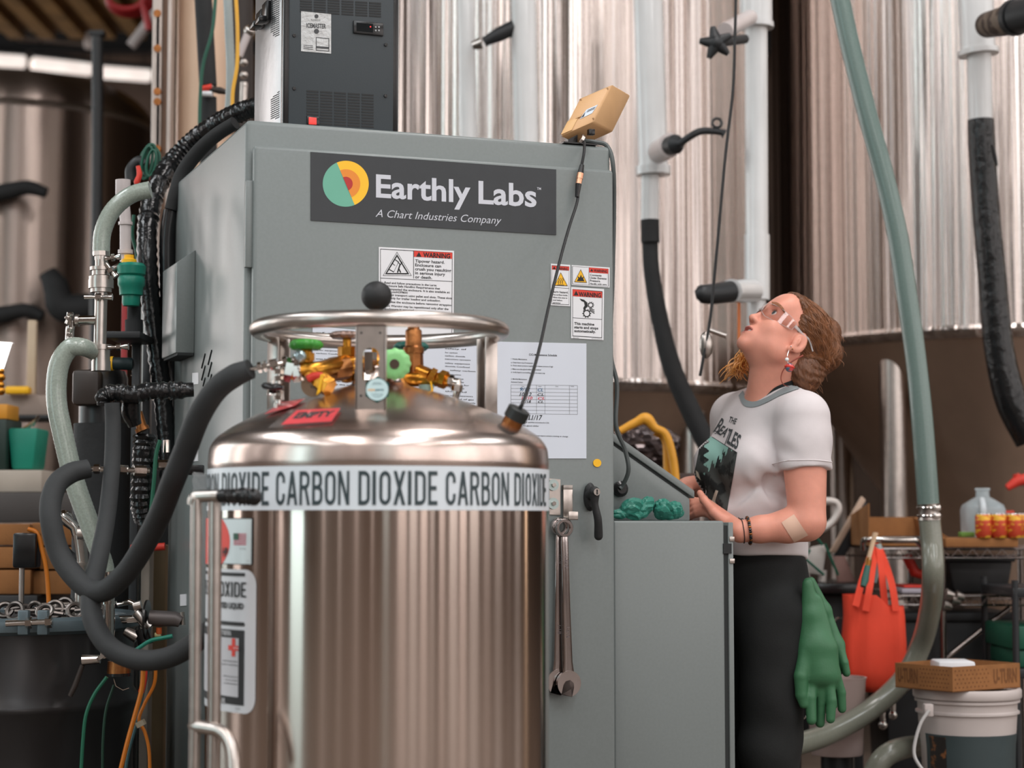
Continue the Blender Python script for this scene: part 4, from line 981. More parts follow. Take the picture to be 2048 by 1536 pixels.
B(CF).prism([CPl(x, y, .004) for x, y in ((617, 234.5), (632.5, 236), (632.5, 250), (617, 249))], (0, -.004, 0), .001).build('red_rocker', mat('red_switch', (235, 64, 58), .3, emit=.25), sw)
dsp = B(CF).prism([CPl(x, y) for x, y in ((706, 41.5), (766, 47), (766, 73), (706, 67))], (0, -.005, 0), .0015).build('controller_display', M_blackg, chil)
B(CF).prism([CPl(x, y, .0052) for x, y in ((713, 45.5), (746, 48.5), (746, 65), (713, 62))], (0, -.0012, 0)).build('display_glass', mat('display_glass', (22, 26, 28), .08), dsp)
for k in range(2):
    for j in range(2): B(CF).cyl(CPl(751.5 + 6.5 * j, 54 + 6.8 * k, .005), CPl(751.5 + 6.5 * j, 54 + 6.8 * k, .0075), .0022, n=10).build('button', mat('button_grey', (190, 192, 194), .5), dsp)
B(CF).cyl(CPl(741, 53.5, .006), CPl(741, 53.5, .0072), .0018, n=10).build('status_light', mat('red_led', (240, 60, 60), .3, emit=.8), dsp)
for px, py in ((588, 71), (771.5, 89.5), (588, 177), (771, 192)): B(CF).lathe([(.0045, 0), (.004, -.003), (0, -.0035)], CPl(px, py), (0, 1, 0), 14).build('screw', M_blackg, chil)
lab = B(CF).prism([CPl(x, y) for x, y in ((602, 22.5), (662, 28.5), (662, 107.5), (602, 102.5))], (0, -.0012, 0)).build('brand_label', mat('label_crinkled', (188, 190, 190), .3, .1, bump=.5, bs=60), chil)
b = B(CF); yl = cy - .006 - .002
CB.text(b, 'ICEMASTER', (613, 55), (652, 57), (613, 46), yl, bold=.02); CB.text(b, 'G.U.E.S.T.', (622, 41), (642, 43), (622, 37.5), yl)
CB.flat(b, disc2(633, 32.5, 4, n=16), yl); CB.flat(b, disc2(633, 62.5, 5, n=16), yl)
for k in range(3): seg(b, (607, 90 + 3.5 * k), (626, 91.5 + 3.5 * k), 1, yl)
outline(b, [(632, 74), (658.5, 76.5), (658.5, 103), (632, 101)], 1.2, yl); CB.flat(b, [(632, 92), (658.5, 94), (658.5, 98), (632, 96)], yl)
b.build('label_printing', mat('label_print_dark', (64, 66, 68), .5), lab, fix=False, flatshade=True)
# side: two clasps, woven vents near the front edge, rubber bump
CS2 = lambda px, py, e=0.0: CSIDE.at(px, py, c0x - e)
for (pa, pb) in (((522, 28), (531, 50)), ((534, 10), (542, 40))):
    a, c = CS2(*pa), CS2(*pb)
    b = B(CF); b.box((c0x - .012, min(a.y, c.y), c.z), (c0x, max(a.y, c.y) + .004, a.z), .002).box((c0x - .03, min(a.y, c.y), c.z - .004), (c0x - .01, max(a.y, c.y), c.z + .01), .002).build('side_clasp', M_blackg, chil)
for ya, yb, s in ((-10, 74, -1), (180, 240, 1)):
    for r in range(int((yb - ya) / 4.2)):
        for c in range(4):
            px = 544 + c * 4.4; py = ya + r * 4.2 - 1.2 * c * 0 + (0 if c % 2 else 2)
            if s < 0 and py > yb - (4 - c) * 6 + 14: continue
            if s > 0 and py < ya + (4 - c) * 4: continue
            a = CS2(px - 1.8, py + 1.2, -.0003); e = CS2(px + 1.8, py - 1.2, -.0003)
            B(CF).tube([a, e], .0016, 5).build('side_vent', M_ink, chil, flatshade=True)
# ------------------------------------------------------------------ left side: pipes, hoses, drum, clutter
def kpx(Y): return Y / F
def PZ(px, py, z):
    d = ray(px, py); return CAM + d * ((z - 1.0) / d.z)
def single(b, name, m, label, cat, group=None, **k): return b.build(name, m, None, label, cat, group, **k)
def rib_tube(b, pts, r, Y, pitch=.012, amp=.1, jit=.0, n=14, seed=1, smooth=10):
    """hose with spiral-like ribs (wrapped or corrugated)"""
    q, rr = spline([V(p) for p in pts], list(r) if hasattr(r, '__len__') else [r] * len(pts), smooth)
    L = 0; out = []; ro = []; rnd = random.Random(seed); res = []
    for i in range(len(q) - 1):
        d = (q[i + 1] - q[i]).length; m = max(1, int(d / (pitch / 2)))
        for j in range(m): res.append((q[i].lerp(q[i + 1], j / m), rr[i]))
    for i, (p, rad) in enumerate(res):
        out.append(p); ro.append(rad * (1 + amp * (1 if i % 2 else -1) + rnd.uniform(-jit, jit)))
    return b.tube(out, ro, n)
# loose hoses to the cylinder valve
M_hblk = mat('black_foam_hose', (46, 48, 49), .7, var=.12, ns=14, bump=.08, bs=70)
def foam_hose(px, r, label):
    t = thing('insulated_hose', label, 'hose', px[0])
    B().tube(px, r, 18, smooth=10).build('foam_sleeve', M_hblk, t)
    return t
hA = [P(501, 738, 3.62), P(468, 752, 3.63), P(432, 780, 3.66), P(398, 832, 3.7), P(371, 900, 3.75), P(345, 965, 3.8), P(310, 1050, 3.9), P(250, 1148, 4.0), P(190, 1183, 4.05), P(126, 1122, 4.1), P(101, 1035, 4.12), P(110, 975, 4.15), P(140, 947, 4.18), P(177, 937, 4.2)]
tA = foam_hose(hA, [.0195, .0225, .023, .0235, .0235, .0235, .0235, .0235, .0235, .0235, .0235, .0235, .023, .021], 'black foam hose looping from the valve fitting down and up to the left')
B().tube([P(177, 938, 4.2), P(300, 941, 4.22)], .006, 10).tube([P(188, 938, 4.2), P(200, 938, 4.2)], .0105, 6).tube([P(240, 939, 4.21), P(256, 940, 4.21)], .0105, 6).tube([P(268, 941, 4.21), P(292, 942, 4.22)], .012, 6).build('steel_line', M_chrome, tA)
hB = [P(224, 806, 4.22), P(226, 850, 4.22), P(224, 930, 4.2), P(214, 1030, 4.16), P(197, 1120, 4.1), P(182, 1190, 4.06), P(188, 1245, 4.03), P(222, 1296, 4.0), P(280, 1320, 3.98), P(345, 1312, 3.96), P(410, 1270, 3.95), P(440, 1235, 4.1)]
tB = foam_hose(hB, [.017, .0175, .018, .019, .0205, .022, .022, .022, .022, .022, .022, .02], 'black foam hose hanging from the taped elbow and curving behind the tubular frame')
b = B(); rib_tube(b, [P(207, 812, 4.24), P(210, 792, 4.24), P(232, 785, 4.24), P(262, 790, 4.24), P(300, 782, 4.25), P(345, 781, 4.26), P(392, 779, 4.27)], [.016, .02, .0185, .021, .019, .021, .016], 4.24, .02, .04, .12, 12, 4)
single(b, 'taped_elbow', M_wrap, 'horizontal pipe elbow wrapped in shiny black tape beside the enclosure', 'pipe')
b = B().tube([P(263, 800, 4.26), P(262, 825, 4.27), P(270, 850, 4.28)], [.02, .022, .016], 12, smooth=3); single(b, 'taped_valve', M_wrap, 'black taped lump under the horizontal taped elbow', 'valve')
b = B().tube([P(275, 825, 4.4), P(285, 860, 4.4)], [.012, .013], 12).tube([P(283, 855, 4.4), P(286, 862, 4.4)], .017, 12); single(b, 'brass_pipe', M_bronze, 'short bronze pipe below the taped elbow', 'pipe')
rb = B(); rib_tube(rb, [P(290, 868, 4.42), P(286, 930, 4.42), P(284, 1000, 4.42), P(292, 1040, 4.45)], .026, 4.4, .024, .07, .05, 14, 8)
single(rb, 'wrapped_pipe', M_wrap, 'short wrapped black pipe standing under the bronze pipe', 'pipe')
# sanitary steel riser with clamps
ris = thing('steel_riser', 'vertical stainless pipe with clamp fittings left of the wrapped bundle', 'pipe', P(200, 735, 4.55))
def ferr(par, name, pts, r, n=20, m=None): return B().tube(pts, r, n).build(name, m or M_brushed, par)
Yr = 4.55
B().tube(PP([(203, 505), (202, 600), (200, 690)], Yr), 12.5 * kpx(Yr), 20).build('pipe', M_brushed, ris)
for ya, yb, r in ((503, 512, 16), (512, 520, 13), (534, 541, 22), (541, 551, 18), (553, 560, 24), (560, 577, 25), (577, 585, 21), (690, 700, 22), (700, 722, 18), (722, 742, 19)):
    ferr(ris, 'clamp_ring', PP([(202, ya), (202, yb)], Yr), r * kpx(Yr), 22 if r > 16 else 8)
def wing(par, px, py, L, ang=0, Y=Yr):
    c = P(px, py, Y - .02); ca, sa = math.cos(ang), math.sin(ang); d = V((ca, 0, sa)); k = kpx(Y)
    o = B().tube([c - d * L * .5 * k, c, c + d * L * .5 * k], [.006, .0035, .0085], 10, smooth=3).tube([c - d * L * .1 * k, c + d * L * .1 * k], .009, 6).build('wing_nut', M_chrome, par)
for a in ((197, 594, 56, 0), (222, 540, 34, -.9), (237, 694, 40, .05), (226, 515, 30, .1)): wing(ris, *a)
B().tube(PP([(200, 640), (150, 641)], Yr), 9.5 * kpx(Yr), 16).build('side_branch', M_chrome, ris)
for x, r in ((158, 13), (146, 17), (140, 14)): ferr(ris, 'clamp_ring', PP([(x, 641), (x - 6, 641)], Yr), r * kpx(Yr))
B().tube(PP([(143, 641), (140, 660), (139, 680)], Yr), 9 * kpx(Yr), 14).build('branch_drop', M_chrome, ris); wing(ris, 136, 637, 22, 1.2); wing(ris, 138, 670, 26, 1.4)
# clear braided hoses
M_clear = mat('clear_braided_hose', (150, 160, 150), .2, var=.12, ns=200, bump=.08, bs=420, coat=.5)
b = B(); rib_tube(b, PP([(202, 512), (206, 462), (226, 420), (262, 390), (305, 378)], 4.62), 17.5 * kpx(4.62), 4.6, .008, .012, 0, 18, 2); single(b, 'braided_hose', M_clear, 'pale braided hose arching from the top of the steel riser', 'hose')
b = B(); rib_tube(b, [P(205, 716, 4.56), P(190, 706, 4.55)] + [P(*p, 4.5) for p in ((165, 694), (138, 698), (117, 735), (113, 800), (126, 870), (148, 960), (176, 1040), (204, 1118), (213, 1148))], [.016, .019, .0215, .0235, .0245, .0245, .0245, .0245, .024, .023, .021], 4.5, .008, .012, 0, 18, 3); single(b, 'braided_hose', M_clear, 'pale green braided hose bending over left of the steel riser and running down', 'hose')
b = B().tube(PP([(214, 1145), (216, 1190), (217, 1250), (214, 1310)], 4.52), [.0165, .0155, .0155, .0155], 16).tube(PP([(213, 1140), (214, 1152)], 4.52), .019, 16).tube(PP([(216, 1202), (216, 1208)], 4.52), .021, 16); single(b, 'hose_pipe', M_chrome, 'polished pipe below the pale green braided hose', 'pipe')
# black wrapped bundle over the enclosure edge
t = thing('hose_bundle', 'thick black wrapped hose bundle draped from the chiller down behind the enclosure', 'hose', P(333, 900, 5.1))
b = B(); rib_tube(b, [P(*p) for p in ((545, 212, 5.05), (505, 216, 5.1), (465, 232, 5.15), (425, 255, 5.2), (383, 287, 5.25), (345, 325, 5.25), (316, 370, 5.2), (298, 430, 5.15), (294, 510, 5.1), (302, 610, 5.1), (315, 710, 5.1), (327, 810, 5.1), (334, 900, 5.1), (338, 1000, 5.1))], [.024, .026, .028, .029, .029, .029, .028, .028, .027, .026, .026, .025, .024, .024], 5.1, .026, .06, .03, 16, 6)
b.build('outer_wrap', M_wrap, t)
b = B().tube([P(*p) for p in ((470, 246, 5.02), (430, 272, 5.05), (395, 305, 5.08), (366, 345, 5.1), (352, 385, 5.1), (343, 420, 5.1))], [.018, .019, .02, .02, .02, .019], 16, smooth=6); b.build('foam_tube', M_insul, t)
b = B().tube(PP([(344, 422), (337, 470), (336, 540), (340, 700), (348, 900)], 5.12), [.024, .024, .025, .022, .02], 16, smooth=5); b.build('inner_sleeve', M_blackg, t)
# teal valve, frame, white stubs
tv = thing('teal_valve', 'teal plastic valve behind the wrapped bundle', 'valve', P(262, 610, 4.95))
Yv = 4.95; b = B()
b.lathe([(r * kpx(Yv), (610 - y) * kpx(Yv)) for r, y in ((0, 612), (16, 612), (18, 606), (18, 592), (23, 590), (24, 575), (27, 570), (27, 556), (24, 552), (28, 548), (29, 532), (24, 526), (12, 524), (0, 524))], P(262, 610, Yv), (0, 0, 1), 28); b.build('valve_body', M_teal, tv)
b = B().tube(PP([(252, 533), (238, 531), (222, 540)], Yv), 6 * kpx(Yv), 10); b.build('side_port', M_chrome, tv)
b = B().lathe([(0, .0), (.02, 0), (.02, .010), (.013, .013), (.013, .022), (0, .022)], P(258, 527, Yv), (0, 0, 1), 20); b.build('yellow_collar', M_yel, tv)
single(B().tube(PP([(268, 612), (268, 660)], 4.99), .018, 16).tube(PP([(268, 640), (268, 666)], 4.99), .024, 16), 'black_nipple', M_insul, 'black pipe nipple under the teal valve', 'pipe')
wr_ = thing('white_riser', 'short white pipe with a cup rising above the teal valve', 'pipe', P(251, 515, 4.98)); M_wpp = mat('white_pipe', (196, 186, 184), .3)
B().tube(PP([(247, 392), (251, 440), (251, 524)], 4.98), .015, 16).build('pipe', M_wpp, wr_); B().tube(PP([(251, 500), (251, 508)], 4.98), .02, 16).build('pipe_collar', M_wpp, wr_); B().tube(PP([(251, 444), (251, 450)], 4.98), .019, 16).build('pipe_collar', M_wpp, wr_)
B().tube(PP([(246, 360), (246, 388), (247, 397)], 4.98), [.02, .02, .016], 16).build('cup', M_wpp, wr_)
fr = thing('pipe_stand', 'black square tube stand behind the steel riser', 'stand', (P(272, 775, 5.05).x, 5.05, 0))
bx = lambda a, c, Y, d=.03: (lambda p, q: B().box((min(p.x, q.x), Y, min(p.z, q.z)), (max(p.x, q.x), Y + d, max(p.z, q.z)), .003))(P(*a, Y), P(*c, Y))
bx((212, 662), (280, 676), 4.9, .2).build('top_bar', M_dark, fr); pq = P(264, 676, 5.05), P(280, 676, 5.05); pt = P(264, 668, 4.9).z; B().box((pq[0].x, 5.05, 0), (pq[1].x, 5.08, pt), .003).build('upright', M_dark, fr); B().box((pq[0].x, 5.2, 0), (pq[1].x, 5.23, pt), .003).build('upright', M_dark, fr)
for y in (690, 720, 750): B().tube([P(262, y, 5.055), P(264, y, 5.055)], .004, 8).build('bolt', M_chrome, fr)
# green cord coil with a red clip
gc = thing('cord_coil', 'coil of green cord hanging by a red clip above the pale hose', 'cord', P(297, 350, 5.35))
M_gcord = mat('green_cord', (26, 84, 66), .45, var=.1)
rnd = random.Random(2)
for i in range(7):
    cx, cy, rx, ry = 298 + rnd.uniform(-5, 5), 322 + rnd.uniform(-5, 5), 9 + i * 1.3, 30 + rnd.uniform(-4, 5)
    B().tube([P(cx + rx * math.cos(a) + .25 * ry * math.sin(a) * -.6, cy + ry * math.sin(a), 5.3 + .012 * i) for a in np.linspace(0, 2 * PI, 25)[:-1]], .0042, 7, closed=True).build('cord_loop', M_gcord, gc)
B().tube(PP([(262, 362), (262, 338), (278, 322), (290, 330)], 5.33), .016, 10, smooth=4).build('hanger', M_dark, gc)
B().tube(PP([(276, 332), (279, 350), (274, 364), (277, 372)], 5.25), [.006, .008, .009, .006], 10, smooth=4).build('red_clip', M_red, gc)
single(B().tube(PP([(268, 430), (265, 470), (272, 500), (275, 525)], 5.2), .005, 8, smooth=6), 'green_wire', M_gcord, 'thin green wire dangling next to the wrapped bundle', 'wire')
# insulated dark vessel
dv_ = thing('insulated_vessel', 'black insulated vessel behind the pale green hose', 'vessel', (P(203, 1040, 5.15).x, 5.15, 0)); Yd = 5.15
cc = P(203, 1040, Yd); zt = P(0, 742, Yd).z
B().lathe([(0, 0), (.075, 0), (.078, .02), (.078, 1.26)], (cc.x, Yd, 0), (0, 0, 1), 32).build('lower_jacket', M_insul, dv_)
B().lathe([(.065, 1.25), (.065, zt - .02), (.058, zt), (0, zt)], (cc.x, Yd, 0), (0, 0, 1), 32).build('upper_jacket', mat('jacket_gloss', (30, 31, 32), .35), dv_)
c2 = P(166, 1040, 5.1); B().box((c2.x - .023, 5.04, P(0, 813, 5.1).z), (c2.x + .05, 5.1, P(0, 742, 5.1).z), .012).build('side_cover', mat('jacket_brown', (58, 50, 46), .4), dv_)
# small steel valve cluster low on the enclosure side
vc = thing('valve_cluster', 'cluster of small steel valves by the loop of the lower hose', 'valve', P(290, 1330, 4.6)); Yc = 4.6
def tb(nm, pts, r, m=M_brushed, n=14, Y=Yc): B().tube(PP(pts, Y), [x * kpx(Y) for x in r] if hasattr(r, '__len__') else r * kpx(Y), n).build(nm, m, vc)
tb('pipe', [(228, 1240), (275, 1238)], 8, M_chrome); tb('valve_body', [(272, 1225), (300, 1255)], [11, 13]); tb('valve_body', [(283, 1210), (268, 1214)], 10)
tb('pipe', [(300, 1236), (352, 1238), (362, 1244)], [16, 15, 12], mat('cast_iron_grey', (112, 104, 102), .5, .6, var=.2)); tb('flange', [(364, 1224), (366, 1250)], 5); tb('flange', [(282, 1258), (292, 1290)], [14, 15], M_blackg)
tb('round_handle', [(292, 1240), (296, 1240)], 40, M_blackg, 24); tb('plug', [(280, 1266), (288, 1280)], 11, mat('white_plug', (150, 150, 150), .4)); tb('lever', [(235, 1210), (258, 1204), (282, 1214)], [4, 6, 5], M_chrome)
tb('pipe', [(250, 1262), (275, 1275)], [9, 12]); tb('orange_plug', [(318, 1255), (318, 1268)], 6, mat('orange_plug', (196, 90, 40), .5)); tb('cream_plug', [(310, 1270), (322, 1270)], 5, mat('cream_plug', (190, 180, 130), .5))
lv2 = thing('drain_valve', 'round steel drain valve hanging below the lower black hose', 'valve', P(240, 1345, 4.4)); vc = lv2; Yc = 4.4
tb('pipe', [(208, 1290), (212, 1316)], 11, M_chrome, Y=4.4); tb('clamp_ring', [(206, 1308), (210, 1314)], 17, Y=4.4); tb('side_stub', [(200, 1318), (165, 1320)], [9, 11], M_chrome, Y=4.4)
tb('outlet', [(238, 1322), (238, 1346)], [22, 24], M_bronze, 20, Y=4.4); tb('outlet_cap', [(238, 1346), (238, 1352)], 25, M_blackg, 20, Y=4.4); tb('lever', [(165, 1330), (150, 1372), (140, 1392)], [5, 6, 5], mat('lever_brown', (50, 42, 38), .5), Y=4.4)
tb('wire_loop', [(226, 1352), (232, 1372), (246, 1380), (258, 1376)], 1.5, M_chrome, 6, Y=4.4)
# thin coloured tubes at the bottom left
def thin(name, pts, r, m, label, Y=4.35): single(B().tube([P(*p, Y) if len(p) == 2 else P(*p) for p in pts], r, 8, smooth=8), name, m, label, 'tube')
M_org = mat('orange_tube', (202, 116, 32), .4); M_gt = mat('green_tube', (28, 96, 72), .4); M_bl = mat('blue_tube', (60, 92, 96), .4)
thin('orange_tube', [(287, 1334), (283, 1380), (270, 1430), (256, 1480), (240, 1545)], .0055, M_org, 'orange tube running down from the lower black hose')
thin('orange_tube', [(312, 1336), (308, 1370), (288, 1410), (278, 1440), (290, 1465), (298, 1500), (300, 1545)], .004, M_org, 'thinner orange tube with a cable tie beside the first orange one', 4.37)
thin('green_tube', [(214, 1354), (188, 1390), (172, 1430), (166, 1480), (162, 1545)], .0042, M_gt, 'thin green tube hanging in front of the drum')
thin('green_tube', [(228, 1370), (212, 1420), (206, 1480), (205, 1545)], .0035, mat('dark_green_tube', (26, 58, 44), .4), 'darker green tube right of the hanging green one', 4.42)
thin('blue_tube', [(296, 1340), (285, 1390), (272, 1450), (258, 1500), (250, 1545)], .004, M_bl, 'thin blue grey tube between the orange ones', 4.42)
thin('green_tube', [(272, 1300), (300, 1282), (325, 1276), (345, 1272)], .0045, M_teal, 'short green tube ending in a brass nipple above the lower hose', 4.3)
thin('red_tube', [(290, 1338), (287, 1365), (282, 1385)], .007, M_red, 'short red tube next to the orange one', 4.4)
thin('green_tube', [(320, 880), (312, 910), (308, 960), (302, 1020), (296, 1070)], .005, M_gt, 'green tube running down beside the wrapped pipe', 4.4)
single(B().tube(PP([(279, 1442), (284, 1452)], 4.33), .012, 8), 'cable_tie', mat('cable_tie', (150, 140, 120), .4), 'pale cable tie on the thinner orange tube', 'cable tie')
b = B().tube(PP([(333, 880), (333, 905)], 4.42), .008, 8).tube(PP([(312, 930), (340, 930)], 4.42), .012, 6).tube(PP([(340, 940), (405, 940)], 4.42), .004, 8); single(b, 'small_regulator', M_chrome, 'small steel fitting on the enclosure side beside the foam hose', 'fitting')
b = B().box(P(386, 950, 4.4) - V((.02, .01, .0)), P(403, 930, 4.4) + V((.006, .01, .0)), .003); single(b, 'black_terminal', M_blackg, 'small black terminal on the enclosure side behind the cylinder band', 'fitting')
# grey drum
dr = thing('steel_drum', 'dark grey steel drum in the lower left corner', 'drum', (P(30, 1040, 4.7).x, 4.7, 0)); cx = P(30, 1040, 4.7).x
zt = P(30, 1243, 4.4).z; M_drum = mat('drum_grey', (48, 46, 46), .3, .4, var=.12, ns=4, bump=.04, bs=20)
R = .293
b = B(); pr = [(0, .02), (R, .02), (R + .006, .0), (R + .006, .03), (R, .04)]
for zr_ in (zt * .33, zt * .73): pr += [(R, zr_ - .03), (R + .014, zr_ - .008), (R + .016, zr_), (R + .014, zr_ + .008), (R, zr_ + .03)]
pr += [(R, zt - .02)]
b.lathe(pr, (cx, 4.7, 0), (0, 0, 1), 72).build('body', M_drum, dr)
b = B().lathe([(R - .02, zt - .03), (R - .02, zt - .006), (R - .03, zt - .03), (0, zt - .03)], (cx, 4.7, 0), (0, 0, 1), 72); b.build('lid', M_drum, dr)
cl = B().lathe([(R + .001, zt - .034), (R + .013, zt - .026), (R + .015, zt - .014), (R + .013, zt - .002), (R, zt + .006), (R - .02, zt), (R - .02, zt - .02)], (cx, 4.7, 0), (0, 0, 1), 72).build('clamp_band', mat('band_blue_grey', (96, 110, 116), .35, .4), dr)
for px in (48, 87):
    q = P(px, 1243, 4.7 - R - .02); B().box(q - V((.012, .012, .03)), q + V((.012, .012, .026)), .003).build('clamp_lug', mat('band_blue_grey', (96, 110, 116), .35, .4), cl)
B().tube(PP([(12, 1247), (105, 1243)], 4.7 - R - .03), .0075, 10).hexa(P(52, 1246, 4.7 - R - .03), P(64, 1245.5, 4.7 - R - .03), .013).hexa(P(92, 1244, 4.7 - R - .03), P(104, 1243.5, 4.7 - R - .03), .014).build('clamp_bolt', M_chrome, cl)
t = thing('drum_fittings', 'heap of dark clamp fittings lying on the drum lid', 'fittings', (cx, 4.6, zt))
rnd = random.Random(11)
for i in range(9):
    c = P(10 + i * 20, 1225 - rnd.uniform(0, 12), 4.62 + rnd.uniform(-.1, .1)); c.z = max(c.z, zt + .012)
    a = rnd.uniform(-.5, .5); B().torus(c, rnd.uniform(.014, .022), .006, (rnd.uniform(-.3, .3), -1, rnd.uniform(0, 1)), 20, 8).tube([c, c + V((math.cos(a), 0, math.sin(a) * .3)) * .05], .006, 8).build('clamp', mat('dark_clamp_steel', (110, 104, 100), .35, 1, var=.2), t)
# things on the bench behind
def cbox(name, x0, y0, x1, y1, Y, d, m, label, cat, bev=.004, group=None):
    p, q = P(x0, y1, Y), P(x1, y0, Y); return single(B().box((p.x, Y, p.z), (q.x, Y + d, q.z), bev), name, m, label, cat, group)
bench = thing('work_bench', 'grey work bench behind the drum carrying boxes and bins', 'bench', (P(20, 1040, 6.2).x, 6.2, 0))
zb_ = P(0, 1045, 6.2).z; xl, xr = P(-250, 1040, 6.2).x, P(150, 1040, 6.2).x
B().box((xl, 6.2, zb_), (xr, 7.1, P(0, 985, 6.2).z), .006).build('bench_top', mat('bench_grey', (72, 68, 66), .6), bench)
for x in (xl + .02, xr - .07):
    for y in (6.24, 7.0): B().box((x, y, 0), (x + .05, y + .05, zb_), .003).build('leg', M_dark, bench)
B().box((xl + .02, 6.25, .5), (xr - .02, 7.05, .53)).build('lower_shelf', M_dark, bench)
M_cream = mat('cream_plastic', (196, 176, 150), .5)
zt_ = P(0, 985, 6.2).z
def onb(name, x0, y0, x1, Y, d, m, label, cat, bev=.006):
    p, q = P(x0, y0, Y), P(x1, y0, Y); return single(B().box((p.x, Y, zt_ + .001), (q.x, Y + d, p.z), bev), name, m, label, cat)
onb('pale_tray', -60, 940, 84, 6.25, .3, mat('pale_tray', (172, 162, 150), .5), 'pale flat tray on the bench at the far left', 'tray')
tz = P(0, 940, 6.25).z
b = B(); p, q = P(14, 905, 6.3), P(76, 856, 6.3); b.prism([(p.x + .015, 6.3, tz + .002), (q.x - .015, 6.3, tz + .002), (q.x, 6.3, q.z), (p.x, 6.3, q.z)], (0, .16, 0), .01); single(b, 'teal_bin', mat('teal_bin', (20, 128, 106), .5), 'small teal bin standing on the pale tray', 'bin')
cbox('dark_crate', -60, 838, 13, 940, 6.27, .2, mat('dark_green_crate', (24, 44, 38), .5), 'dark green crate beside the teal bin', 'crate')
cbox('amber_box', -40, 808, 15, 838, 6.27, .15, mat('amber_box', (196, 134, 40), .5), 'amber box on the dark green crate', 'box')
cbox('grey_carton', -60, 790, 98, 830, 6.9, .2, mat('grey_carton', (150, 134, 124), .6), 'grey carton on the wall shelf above the teal bin', 'carton')
cbox('yellow_level', 8, 772, 58, 788, 6.85, .05, M_yel, 'yellow tool lying on the grey carton', 'tool', .01)
cbox('cream_board', 52, 640, 72, 788, 6.95, .03, M_cream, 'narrow cream board standing behind the yellow tool', 'board')
cbox('wall_shelf', -80, 830, 110, 838, 6.85, .25, M_dark, 'dark wall shelf under the grey carton', 'shelf')
for i in range(3): single(B().tube(PP([(48 + 8 * i, 858 - 3 * i), (72 + 3 * i, 840 - 4 * i)], 6.38), .006, 8), 'chrome_rod', M_chrome, ['chrome rod sticking out of the teal bin, nearest its left end', 'middle chrome rod sticking out of the teal bin', 'chrome rod sticking out of the teal bin, nearest its right end'][i], 'rod', 'rods in the teal bin')
lp = thing('bench_lamp', 'lit white lamp shade on a brass stem at the left edge', 'lamp', P(0, 790, 5.9))
b = B().lathe([(.062, 0), (.056, .0), (.03, -.085), (.036, -.085)], P(-12, 686, 5.9), (0, 0, 1), 4); b.v = [(x, y, z) for x, y, z in b.v]; b.build('lamp_shade', mat('lit_shade', (255, 250, 246), .5, emit=2.2), lp)
b = B(); 
for i, y in enumerate((742, 755, 770, 782)): b.ball(P(2, y, 5.9), .011 + .003 * (i % 2), 12)
b.tube(PP([(2, 735), (2, 790)], 5.9), .006, 8).build('brass_stem', M_brass, lp)
Yx = 5.75
for i, (x0, x1, y0, y1) in enumerate([(-80, 60, 1048, 1092), (62, 180, 1046, 1092), (-60, 75, 1094, 1138), (78, 176, 1094, 1140), (-70, 62, 1140, 1190), (64, 182, 1142, 1190)]):
    cbox('cardboard_box', x0, y0, x1, y1 - 1.5, Yx + .03 * (i % 2), .33, M_card, ['brown carton at the top left of the stack under the bench', 'brown carton at the top right of the stack under the bench', 'brown carton in the middle of the stack, left one', 'brown carton in the middle of the stack, right one', 'brown carton at the bottom left of the stack under the bench', 'brown carton at the bottom right of the stack under the bench'][i], 'box', .004, 'brown cartons stacked under the bench')
single(B().box((xl, Yx - .02, P(0, 1300, Yx).z), (xr, Yx + .4, P(0, 1190, Yx).z), .005), 'carton_pallet', M_dark, 'dark low stand carrying the brown cartons', 'stand')
cbox('black_gauge_box', 24, 1066, 72, 1136, 4.9, .06, M_blackg, 'black square instrument box in front of the brown cartons', 'instrument', .006)
ip = P(44, 1136, 4.93); single(B().tube([ip, V((ip.x, 4.93, zt - .029))], .007, 8), 'instrument_post', M_brushed, 'steel post holding the black instrument box', 'post')
single(B().tube(PP([(56, 1058), (74, 1066), (84, 1100), (94, 1150)], 4.92) + [V((P(100, 1200, 4.92).x, 4.92, zt - .02))], .006, 10, smooth=4), 'amber_hose', M_org, 'amber hose leaning over the cartons beside the instrument box', 'hose')
b = B().lathe([(0, 0), (.045, .002), (.058, .03), (.062, .05), (.058, .05), (.0, .045)], V((P(122, 1198, 4.86).x, 4.86, zt - .029)), (0, 0, 1), 28); single(b, 'steel_bowl', mat('white_bowl', (168, 160, 152), .35), 'pale bowl behind the drum next to the cartons', 'bowl')
b = B().tube(PP([(156, 1085), (160, 1075)], 4.75), .01, 8).ball(P(128, 1035, 4.75), .024, 14, (1, .8, .8)).tube(PP([(126, 1035), (150, 1055), (158, 1090)], 4.72), [.016, .014, .01], 10); single(b, 'tap_head', M_chrome, 'polished tap head left of the pale green hose', 'tap')
sp0 = P(163, 1180, 4.7); b = B().tube(PP([(160, 1070), (165, 1120), (163, 1180)], 4.7) + [V((sp0.x, 4.7, zt - .029))], [.018, .014, .016, .016], 12).tube(PP([(163, 1125), (163, 1131)], 4.7), .026, 14).tube(PP([(158, 1068), (170, 1068)], 4.7), .022, 12); single(b, 'short_pipe', M_brushed, 'short steel pipe between the hose loop and the pale green hose', 'pipe')
b = B().tube(PP([(110, 1060), (118, 1085), (140, 1112), (160, 1120)], 4.72), .013, 10, smooth=4); single(b, 'rubber_bend', M_insul, 'black rubber bend behind the left hose loop', 'hose')
def fbox(name, x0, y0, x1, Y, d, m, label, cat):
    p, q = P(x0, y0, Y), P(x1, y0, Y); return single(B().box((p.x, Y, 0), (q.x, Y + d, p.z), .004), name, m, label, cat)
